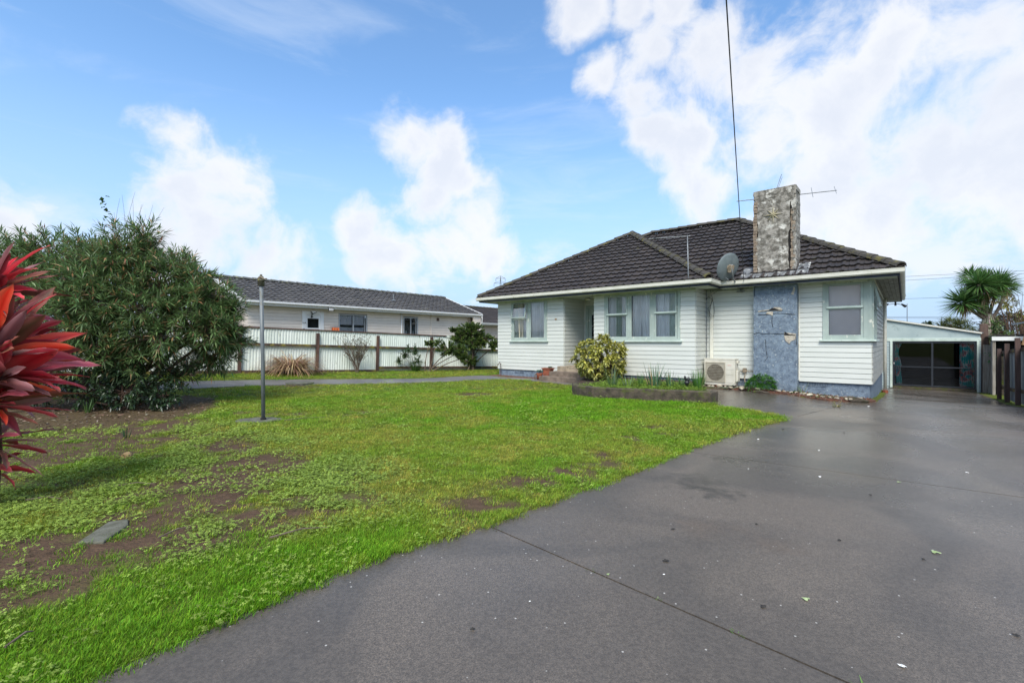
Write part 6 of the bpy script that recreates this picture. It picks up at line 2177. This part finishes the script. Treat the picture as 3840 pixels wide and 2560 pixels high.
# hose beside the heat pump
hz_ = MB(); hz_.tube([hw(-3.9, -.62, .13), hw(-3.5, -.72, .12), hw(-3.1, -.66, .13), hw(-2.8, -.5, .2), hw(-2.72, -.2, .34)], .011, 5)
hz_.tube([hw(-3.7, -.6, .13), hw(-3.45, -.75, .12), hw(-3.1, -.62, .2), hw(-2.95, -.5, .35)], .007, 5)
tag(hz_.build('hose', M_hose), 'green hose lying around the foot of the heat pump', 'hose')

# litter on the drive
rr = random.Random(44)
def flat_leaf(m, s=1, seed=0):
    r = random.Random(seed); b = MB(); k = 9
    b.v.append((0, 0, .012))
    for i in range(k):
        a = i * 2 * math.pi / k; q = (1 if i % 3 else .65) * r.uniform(.75, 1.1)
        b.v.append((q * math.cos(a) * .03, q * math.sin(a) * .022, r.uniform(.0, .008)))
    b.f += [(0, 1 + i, 1 + (i + 1) % k) for i in range(k)]
    return b.mesh('fallen_leaf', m)
FL = {'white': flat_leaf(M_white2, seed=1), 'black': flat_leaf(M_blk, seed=2), 'green': flat_leaf(M_paleleaf, seed=3)}


def ground_pt(px, py):
    Y = 1.45 * 1740 / (py * 1.63265 - 1280); return ((px * 1.63265 - 1920) / 1740 * Y, Y)


LIT = [('green', 2.92, 3.42 - .22, 1.25), ('green', 1.66, 2.62, 1.0), ('white', 1.75, 2.08, .9), ('white', 3.31, 4.99, 1.1), ('white', 2.7, 5.3, .6), ('black', 1.02, 3.08, 1.0), ('black', 1.38, 2.55, .8), ('black', 1.25, 3.6, .7), ('white', 3.66, 6.9, 1.2), ('white', 2.9, 7.6, 1.2), ('white', 3.45, 7.55, 1.2), ('black', 4.5, 7.7, 1.2), ('white', 5.05, 5.15, .9), ('green', 4.0, 4.8, .8),
       ('black', 2.4, 3.4, .7), ('black', 2.75, 3.1, .6), ('black', 1.95, 3.7, .6), ('black', 3.4, 4.4, .7), ('green', .6, 2.9, .6), ('white', .1, 2.6, .4), ('black', -.2, 2.35, .6), ('black', 3.9, 3.5, .6), ('black', 2.5, 2.3, .7), ('white', 4.1, 6.2, .9), ('black', 5.3, 7.4, .9), ('white', 8.0, 10.4, 1.6), ('white', .95, 2.9, .5)]
for c_, x, y, s_ in LIT:
    o = link('fallen_leaf' if c_ != 'white' else 'paint_flake', FL[c_]); o.location = (x, y, gzf(x, y) - .004); s_ *= .7 if c_ == 'white' else .85; o.scale = (s_, s_, s_); o.rotation_euler.z = rr.uniform(0, 6)
    tag(o, {'white': 'white paint flake lying on the asphalt drive', 'black': 'small dark dead leaf lying on the asphalt drive', 'green': 'pale green curled leaf lying on the asphalt drive'}[c_], 'flake' if c_ == 'white' else 'leaf', {'white': 'white flakes on the drive', 'black': 'dark leaves on the drive', 'green': 'pale green leaves on the drive'}[c_])
# weeds in the first joint
for q, (t_, s_) in enumerate(((.05, 1), (.42, .7), (.62, .6), (.80, .8), (1.02, 1.4))):
    x = j1a[0] + (j1b[0] - j1a[0]) * t_; y = j1a[1] + (j1b[1] - j1a[1]) * t_
    t = thing('weed', 'tiny moss weed growing in the diagonal joint of the near drive', 'weed', (x, y, gzf(x, y) - .02), 0, 'weeds in the near drive joint')
    blades('foliage', 16, .02 * s_, (.02 * s_, .045 * s_), (.003, .006), (.12, .20, .04), M_leaf, t, (20, 80), .4)

# ------------------------------------------------------------------ right background trees
def yucca_head(P0, n, L, W, seed, c=(.05, .11, .03)):
    r = rng
    th = np.arccos(r.uniform(-.55, 1, n)); ph = r.uniform(0, 6.283, n)
    D = np.stack([np.sin(th) * np.cos(ph), np.sin(th) * np.sin(ph), np.cos(th)], -1)
    return np.tile(P0, (n, 1)) + D * .12, D


def on_px(px, py, Y):
    return ((px - 1920) / 1740 * Y, Y, 1.45 + (1280 - py) / 1740 * Y)


yx, yy_, yz = on_px(3705, 1300, 23.0)
yu = thing('yucca_tree', 'big spiky yucca tree with several green heads rising behind the garage', 'tree', (yx, yy_, -.5))
heads = [(3671, 1068, 1.0), (3612, 1138, 1.05), (3640, 1040, .7), (3745, 1065, .95), (3700, 1060, .8), (3772, 1080, .7), (3700, 1100, .8), (3640, 1120, .7)]
PP = []; DD = []
for i, (px, py, s_) in enumerate(heads):
    q = on_px(px, py, 23.0 + (i % 3) * .4 - .4)
    p0 = np.array([q[0] - yx, q[1] - yy_, q[2] + .5])
    a, b_ = yucca_head(p0, int(330 * s_), 1, 1, i); PP.append(a); DD.append(b_ * s_)
    MB().tube(bez((.0, 0, 3.0), (p0[0] * .4, 0, 3.2), tuple(p0), 6), .08, 8, .06).build('limb', M_bark, yu, True)
    blades('dry_leaf', 45, .08, (.5, .9), (.03, .05), (.30, .22, .13), M_dry, yu, (95, 150), .9, stuff=False, center=(p0[0], p0[1], p0[2] - .1))
PP = np.concatenate(PP); DD = np.concatenate(DD); s_ = np.linalg.norm(DD, axis=1)
leaves('spiky_leaves', PP, DD, .95 * s_ * rng.uniform(.8, 1.1, len(s_)), .06, jit((.085, .17, .045), len(s_), .3), M_leaf, yu, .12, .15, stuff=True, mid=.3)
MB().tube([(0.1, 0, 0), (.05, 0, 1.6), (0, 0, 3.15)], .17, 10, .12).build('trunk', M_bark, yu, True)
blades('dry_skirt', 120, .14, (.8, 1.3), (.03, .05), (.46, .40, .30), M_dry, yu, (150, 172), .15, center=(0, 0, 3.3))
cbx, cby, cbz = on_px(3565, 1232, 26)
ct = thing('cabbage_tree', 'smaller yellowish spiky tree low behind the garage roof left of the yucca', 'tree', (cbx, cby, -.5))
PP = []; DD = []
for dx_, dz_ in ((-.5, .0), (0, .25), (.5, .1), (.15, -.2), (.9, -.1)):
    a, b_ = yucca_head(np.array([dx_, 0, cbz + .5 + dz_]), 150, 1, 1, 3); PP.append(a); DD.append(b_)
    MB().tube([(0, 0, 0), (dx_ * .3, 0, 1.5), (dx_, 0, cbz + .5 + dz_)], .07, 6, .05).build('limb', M_bark, ct)
PP = np.concatenate(PP); DD = np.concatenate(DD)
leaves('spiky_leaves', PP, DD, .75 * rng.uniform(.7, 1.1, len(PP)), .04, jit((.13, .15, .05), len(PP), .3), M_leaf, ct, .25, .15, stuff=True, mid=.3)
MB().tube([(0, 0, 0), (0, 0, 1.6)], .1, 8).build('trunk', M_bark, ct)


def leafy_tree(name, label, px, py_top, Y, w, h, c, c2, seed, n=22, L=.12, W=.06, dens=28, bare=0):
    x, y, z = on_px(px, py_top, Y)
    t = thing(name, label, 'tree' if 'tree' in name else 'bush', (x, y, -.5)); r = random.Random(seed)
    H_ = z + .5
    cl_ = []
    for i in range(n):
        a = r.uniform(0, 6.28); s = r.uniform(.1, 1)
        cl_.append((math.cos(a) * w * s, math.sin(a) * w * .6 * s, H_ - h * r.uniform(.12, .95), w * .3, w * .3, h * .16, dens))
    shrub(t, cl_, .05, dict(n=8, L=L, W=W, col=c, col2=c2, p2=.35, spread=(30, 90), back=.2), 2, M_barkd, seed=seed, basespread=.15)
    MB().tube([(0, 0, 0), (.1, 0, H_ * .35)], .12, 8, .08).build('trunk', M_barkd, t)
    return t


leafy_tree('deciduous_tree', 'thin yellow green tree with bare upper twigs at the right picture edge', 3812, 1085, 27, 1.7, 3.0, (.14, .15, .03), (.26, .20, .04), 51, 20, .16, .09, 12)
rr = random.Random(3)
x, y, z = on_px(3832, 1150, 26)
b = MB()
for i in range(16):
    b.tube(bez((rr.uniform(-.2, .2), 0, 0), (rr.uniform(-.3, .3), 0, 2.2), (rr.uniform(-1.0, .9), rr.uniform(-.3, .3), rr.uniform(2.4, 4.2)), 6), .035, 5, .006, False)
bt = thing('bare_tree', 'leafless branchy tree behind the grey shed at the right edge', 'tree', (x, y, .2)); b.build('branches', M_barkd, bt)
leafy_tree('dark_bush', 'dark brownish hedge bush far behind the right fence', 3755, 1162, 34, 3.2, 1.8, (.050, .045, .030), (.075, .055, .04), 52, 20, .12, .06, 28)
leafy_tree('green_bush', 'light green leafy bush behind the tall brown post', 3738, 1195, 21, 1.3, 1.7, (.09, .15, .04), (.15, .21, .07), 53, 14, .10, .06, 24)
leafy_tree('flat_topped_tree', 'distant dark leaved tree top peeping over the garage roof', 3455, 1200, 30, 1.1, 1.2, (.04, .07, .025), (.10, .14, .05), 54, 12, .2, .08, 14)
cx2, cy2 = hp(3.15, 9.6)
cp_ = thing('creeper', 'small green creeper spilling over the dark block wall', 'creeper', (cx2, cy2, .75))
n = 160; P = rng.normal(0, .14, (n, 3)) + [.1, 0, .15]; D = rng.normal(0, 1, (n, 3)); leaves('foliage', P, D, .09, .06, jit((.07, .15, .05), n, .3), M_leaf, cp_)

# wires and pylon ---------------------------------------
for i, (pa, pb, lb) in enumerate((((3330, 1040), (3900, 1012), 'topmost'), ((3330, 1055), (3900, 1022), 'second'), ((3330, 1122), (3900, 1105), 'third'), ((3330, 1188), (3900, 1190), 'fourth'), ((3330, 1192), (3900, 1196), 'lowest'))):
    A = Vector(on_px(*pa, 62)); B = Vector(on_px(*pb, 55)); d_ = B - A; b = MB()
    b.tube([A - d_ * 1.5, A, A + d_ * .5, B, B + d_ * 1.5], .018, 4)
    tag(b.build('power_line', M_wire), {'topmost': 'topmost of the thin distant power lines right of the house', 'second': 'second power line from the top right of the house', 'third': 'middle one of the distant power lines right of the house', 'fourth': 'fourth power line from the top, just above the garage', 'lowest': 'lowest of the distant power lines, just above the garage'}[lb], 'power line', 'distant power lines')
px_, py_, pz_ = on_px(1877, 1036, 300)
py = thing('power_pylon', 'distant lattice electricity pylon seen over the houses', 'pylon', (px_, py_, -1))
b = MB(); Ht = pz_ + 1
for sx, sy in ((-1, -1), (1, -1), (1, 1), (-1, 1)):
    b.tube([(sx * 3, sy * 3, 0), (sx * .7, sy * .7, Ht * .75), (0, 0, Ht)], .16, 4)
for i in range(12):
    z0 = Ht * .75 * i / 12; z1 = Ht * .75 * (i + 1) / 12; w0 = 3 - 2.3 * i / 12; w1 = 3 - 2.3 * (i + 1) / 12
    for s in (-1, 1):
        b.tube([(-w0, s * w0, z0), (w1, s * w1, z1)], .10, 4); b.tube([(w0, s * w0, z0), (-w1, s * w1, z1)], .10, 4)
b.build('lattice', M_galv, py)
b = MB()
for f_, w_ in ((.80, 5.6), (.90, 4.2), (.97, 3.0)):
    b.tube([(-w_, 0, Ht * f_), (w_, 0, Ht * f_)], .14, 4); b.tube([(-w_, 0, Ht * f_), (0, 0, Ht * f_ + 1.6)], .10, 4); b.tube([(w_, 0, Ht * f_), (0, 0, Ht * f_ + 1.6)], .10, 4)
    b.tube([(-w_, 0, Ht * f_), (-w_, 0, Ht * f_ - 2.2)], .12, 4); b.tube([(w_, 0, Ht * f_), (w_, 0, Ht * f_ - 2.2)], .12, 4)
b.build('cross_arm', M_galv, py)
x, y, z = on_px(3402, 1190, 40)
t = thing('radio_mast', 'thin distant mast rising over the garage roof', 'mast', (x, y, -.5)); MB().tube([(0, 0, 0), (0, 0, 5.2)], .03, 5).build('mast_body', M_galv, t)

# ------------------------------------------------------------------ mulch chips
n = 9000
xx = rng.uniform(-15, -6, n); yy = rng.uniform(4.5, 12.2, n); ok = inpoly(xx + rng.normal(0, .12, n), yy + rng.normal(0, .1, n), MULCHW)
xx, yy = xx[ok], yy[ok]; n = len(xx)
P = np.stack([xx, yy, gz(xx, yy) + .02 + rng.uniform(0, .03, n)], -1); D = rng.normal(0, 1, (n, 3)); D[:, 2] *= .12
C = jit((.11, .070, .046), n, .4); mk = rng.random(n) < .22; C[mk] = jit((.30, .23, .17), int(mk.sum()), .2)
o = leaves('mulch', P, D, rng.uniform(.03, .10, n), rng.uniform(.015, .035, n), C, M_dry, None, 0, .1)
tag(o, 'brown bark mulch under the big bush', 'mulch', kind='stuff')
# sticks lying about
for i, (x, y, a, L_, lb) in enumerate(((-3.9, 4.55, .2, .35, 'dark curved stick on the lawn right of the red plant'), (-4.35, 4.15, .1, .3, 'grey stick close to the foot of the red plant'), (-2.55, 3.35, 1.1, .22, 'thin stalk lying across the sunken slab'), (-1.75, 3.35, .5, .4, 'thin dry stalk lying on the near lawn'), (-2.35, 2.15, 1.5, .12, 'short brown twig in the near left weeds'), (-4.1, 8.35, .5, .7, 'pale branch lying by the pole base'))):
    r = random.Random(i); z = gzf(x, y) + .035
    b = MB(); b.tube([(x, y, z), (x + math.cos(a) * L_ * .5, y + math.sin(a) * L_ * .5 + .03, z + .015), (x + math.cos(a) * L_, y + math.sin(a) * L_, z)], .007, 5, .003)
    tag(b.build('stick', M_bark), lb, 'stick')

# ------------------------------------------------------------------ GRASS
M_grass = None


def grass_material():
    m = bpy.data.materials.new('grass_blade'); m.use_nodes = True
    nt = m.node_tree; N = nt.nodes.new; L = nt.links.new
    b = nt.nodes['Principled BSDF']; out = nt.nodes['Material Output']
    b.inputs['Roughness'].default_value = .6; b.inputs['Specular IOR Level'].default_value = .18
    a = N('ShaderNodeAttribute'); a.attribute_type = 'INSTANCER'; a.attribute_name = 'tint'
    g_ = N('ShaderNodeAttribute'); g_.attribute_name = 'col'
    mx = N('ShaderNodeMix'); mx.data_type = 'RGBA'; mx.blend_type = 'MULTIPLY'; mx.inputs[0].default_value = 1
    L(a.outputs['Color'], mx.inputs[6]); L(g_.outputs['Color'], mx.inputs[7])
    L(mx.outputs[2], b.inputs['Base Color'])
    t = N('ShaderNodeBsdfTranslucent'); L(mx.outputs[2], t.inputs[0])
    ms = N('ShaderNodeMixShader'); ms.inputs[0].default_value = .3
    L(b.outputs[0], ms.inputs[1]); L(t.outputs[0], ms.inputs[2]); L(ms.outputs[0], out.inputs[0])
    return m


M_grass = grass_material()


def tuft(n, r, L, W, seed, lean=(5, 60)):
    g_ = np.random.default_rng(seed)
    th = g_.uniform(0, 6.283, n); r0 = r * np.sqrt(g_.uniform(0, 1, n)); ph = g_.uniform(0, 6.283, n)
    p = np.stack([r0 * np.cos(ph), r0 * np.sin(ph), np.full(n, -.008)], -1)
    le = np.radians(g_.uniform(lean[0], lean[1], n)); Ln = g_.uniform(L[0], L[1], n); w = g_.uniform(W[0], W[1], n)
    d1 = np.stack([np.cos(th) * np.sin(le * .6), np.sin(th) * np.sin(le * .6), np.cos(le * .6)], -1)
    d2 = np.stack([np.cos(th) * np.sin(le * 1.3), np.sin(th) * np.sin(le * 1.3), np.cos(le * 1.3)], -1)
    s = np.stack([-np.sin(th + .6), np.cos(th + .6), np.zeros(n)], -1)
    a = p - s * w[:, None] / 2; b_ = p + s * w[:, None] / 2
    m1 = p + d1 * Ln[:, None] * .55
    c = m1 - s * w[:, None] * .42; d = m1 + s * w[:, None] * .42; e = m1 + d2 * Ln[:, None] * .45
    V = np.stack([a, b_, d, c, e], 1).reshape(-1, 3)
    k = np.arange(n)[:, None] * 5
    F = np.concatenate([k + [0, 1, 2], k + [0, 2, 3], k + [3, 2, 4]])
    br = g_.uniform(.65, 1.25, n)
    hu = g_.uniform(-.15, .15, n)
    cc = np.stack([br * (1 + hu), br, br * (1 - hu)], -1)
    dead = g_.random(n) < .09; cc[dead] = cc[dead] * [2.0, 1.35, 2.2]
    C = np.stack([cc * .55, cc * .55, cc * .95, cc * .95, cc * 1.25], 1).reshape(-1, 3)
    return mesh_np('tuft', V, F, M_grass, C)


def clover(n, r, seed):
    g_ = np.random.default_rng(seed); V = []; F = []; C = []
    for i in range(n):
        a = g_.uniform(0, 6.28); q = 1.5 * r * math.sqrt(g_.random()); x, y = q * math.cos(a), q * math.sin(a); z = g_.uniform(.015, .045)
        tx, ty = g_.normal(0, .25, 2); br = g_.uniform(.8, 1.35)
        for l_ in range(3):
            b0 = a + l_ * 2.094; s = g_.uniform(.005, .0085); n0 = len(V)
            dx_, dy_ = math.cos(b0), math.sin(b0)
            for u_, v_ in ((0, 0), (.7, -.55), (1.35, -.5), (1.5, 0), (1.35, .5), (.7, .55)):
                px, py_ = (dx_ * u_ - dy_ * v_) * s, (dy_ * u_ + dx_ * v_) * s
                V.append((x + px, y + py_, z + px * tx + py_ * ty)); C.append([br * 1.05, br, br])
            F.append(tuple(range(n0, n0 + 6)))
    me = mesh_np('clover', V, np.array(F), M_grass, np.array(C))
    return me


def scatter(name, protos, P, rot, scl, idx, tint, label, cat):
    me = bpy.data.meshes.new(name)
    me.vertices.add(len(P)); me.vertices.foreach_set('co', np.asarray(P, np.float32).ravel())
    for nm, ty, dat, key in (('rot', 'FLOAT_VECTOR', rot, 'vector'), ('scl', 'FLOAT', scl, 'value'), ('idx', 'INT', idx, 'value'), ('tint', 'FLOAT_VECTOR', tint, 'vector')):
        a = me.attributes.new(nm, ty, 'POINT'); a.data.foreach_set(key, np.ascontiguousarray(dat, np.int32 if ty == 'INT' else np.float32).ravel())
    o = link(name, me)
    ng = bpy.data.node_groups.new(name, 'GeometryNodeTree')
    ng.interface.new_socket('Geometry', in_out='INPUT', socket_type='NodeSocketGeometry'); ng.interface.new_socket('Geometry', in_out='OUTPUT', socket_type='NodeSocketGeometry')
    N = ng.nodes.new; L = ng.links.new
    gi = N('NodeGroupInput'); go = N('NodeGroupOutput'); ip = N('GeometryNodeInstanceOnPoints'); jo = N('GeometryNodeJoinGeometry')
    for pme in reversed(protos):
        po = bpy.data.objects.new(pme.name, pme)
        oi = N('GeometryNodeObjectInfo'); oi.inputs['Object'].default_value = po; oi.inputs['As Instance'].default_value = True
        L(oi.outputs['Geometry'], jo.inputs[0])

    def na(nm, ty):
        x = N('GeometryNodeInputNamedAttribute'); x.data_type = ty; x.inputs['Name'].default_value = nm
        return x.outputs['Attribute']
    L(gi.outputs[0], ip.inputs['Points']); L(jo.outputs[0], ip.inputs['Instance']); ip.inputs['Pick Instance'].default_value = True
    L(na('idx', 'INT'), ip.inputs['Instance Index'])
    er = N('FunctionNodeEulerToRotation'); L(na('rot', 'FLOAT_VECTOR'), er.inputs[0]); L(er.outputs[0], ip.inputs['Rotation'])
    L(na('scl', 'FLOAT'), ip.inputs['Scale']); L(ip.outputs[0], go.inputs[0])
    md = o.modifiers.new('scatter', 'NODES'); md.node_group = ng
    tag(o, label, cat, kind='stuff')
    return o


def grass_points(n, r0, r1, seed):
    g_ = np.random.default_rng(seed)
    th = g_.uniform(R(-53), R(40), n); rad = np.sqrt(g_.uniform(r0 * r0, r1 * r1, n))
    x = rad * np.sin(th); y = rad * np.cos(th)
    if True:
        U, V = uvarr(x, y)
        ok = y > .8
        dj = g_.normal(0, .02, n)
        ok &= ~inpoly(U - .03 + dj, V + dj, DRIVE)
        ok &= ~inpoly(x + dj * 2, y + dj * 2, PATHW) & ~inpoly(x, y, MULCHW)
        ok &= ~inpoly(U, V, BED)
        ok &= ~((U > -12) & (V > -1.35) & (U < 3)) & (U < 2)
        ok &= ~((U > -9.1) & (V > -2.2) & (U < -6))
        ok &= ((x + 4.63) ** 2 / .40 ** 2 + (y - 8.49) ** 2 / .27 ** 2) > 1
        ok &= ((x + 3.06) ** 2 / .11 ** 2 + (y - 3.52) ** 2 / .2 ** 2) > 1
        fd_ = -(x - FP[0]) * (-FD[1]) - (y - FP[1]) * FD[0]
        ok &= fd_ > .05
    x = x[ok]; y = y[ok]
    c, l, ye = cover(x, y)
    keep = g_.random(len(x)) < np.clip(c * 1.1, .0, 1) ** 1.3 + .09
    return x[keep], y[keep], c[keep], l[keep], ye[keep]


def tint_of(l, ye, n, g_):
    base = np.array([.098, .178, .014]); lushc = np.array([.080, .180, .008]); yc = np.array([.195, .190, .035])
    t = base[None] * (1 - l[:, None]) + lushc[None] * l[:, None]
    t = t * (1 - ye[:, None] * .75) + yc[None] * ye[:, None] * .75
    t = t * g_.uniform(.6, 1.35, (n, 1)) * g_.uniform(.88, 1.12, (n, 3))
    return t * GRASS_GAIN


GRASS_GAIN = 1.85
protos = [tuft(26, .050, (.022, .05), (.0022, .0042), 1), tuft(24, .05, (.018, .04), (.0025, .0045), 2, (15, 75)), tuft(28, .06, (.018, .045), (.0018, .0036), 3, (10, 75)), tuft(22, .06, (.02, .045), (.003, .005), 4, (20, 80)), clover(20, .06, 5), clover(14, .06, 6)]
allp = []
for (n, r0, r1, sd, sc0) in ((17000, 1.6, 4.2, 1, 1.0), (30000, 4.2, 8.0, 2, 1.1), (34000, 8.0, 14, 3, 1.45), (24000, 14, 24.5, 4, 1.9)):
    x, y, c, l, ye = grass_points(n, r0, r1, sd)
    g_ = np.random.default_rng(sd + 50); m_ = len(x)
    U, V = uvarr(x, y)
    weed = ss(-11.2, -12.6, V) * ss(-2.6, -3.6, U)
    wn_ = fbm(x + 9, y + 5, 1.6, 3)
    wn2 = fbm(x - 3, y + 15, 5.0, 3)
    isw = g_.random(m_) < np.clip(weed * 1.2 * ss(.42, .64, wn_ * .5 + wn2 * .5), 0, .45) + .02
    idx = g_.integers(0, 4, m_)
    idx = np.where(l > .6, np.where(g_.random(m_) < .6, 2, idx), idx)
    idx = np.where(isw, 4 + g_.integers(0, 2, m_), idx)
    tn = tint_of(l, ye, m_, g_)
    tn[isw] = np.array([.17, .25, .045]) * g_.uniform(.7, 1.35, (int(isw.sum()), 1)) * 1.25
    scl_ = sc0 * g_.uniform(.7, 1.25, m_) * (1 + .12 * l)
    allp.append((np.stack([x, y, gz(x, y) + (fbm(x, y, 3, 3) - .5) * .035 + .002], -1), np.stack([g_.normal(0, .12, m_), g_.normal(0, .12, m_), g_.uniform(0, 6.28, m_)], -1), scl_, idx, tn))
# taller growth in the planter bed
g_ = np.random.default_rng(99); n = 2600
U = g_.uniform(-6.6, -2.7, n); V = g_.uniform(-4.3, -2.0, n); ok = inpoly(U, V, [(-6.1, -3.85), (-5.48, -4.08), (-4.51, -3.85), (-3.49, -3.45), (-2.98, -3.3), (-3.5, -2.2), (-5.9, -2.2)])
U, V = U[ok], V[ok]; n = len(U)
x = HC[0] + U * HU[0] + V * HV[0]; y = HC[1] + U * HU[1] + V * HV[1]
isw = g_.random(n) < .6
allp.append((np.stack([x, y, gz(x, y) + .205], -1), np.stack([g_.normal(0, .2, n), g_.normal(0, .2, n), g_.uniform(0, 6.28, n)], -1), g_.uniform(1.2, 2.2, n), np.where(isw, 4, 2), np.where(isw[:, None], np.array([[.16, .26, .04]]), np.array([[.17, .20, .06]])) * g_.uniform(.7, 1.3, (n, 1))))
cat_ = [np.concatenate([p[i] for p in allp]) for i in range(5)]
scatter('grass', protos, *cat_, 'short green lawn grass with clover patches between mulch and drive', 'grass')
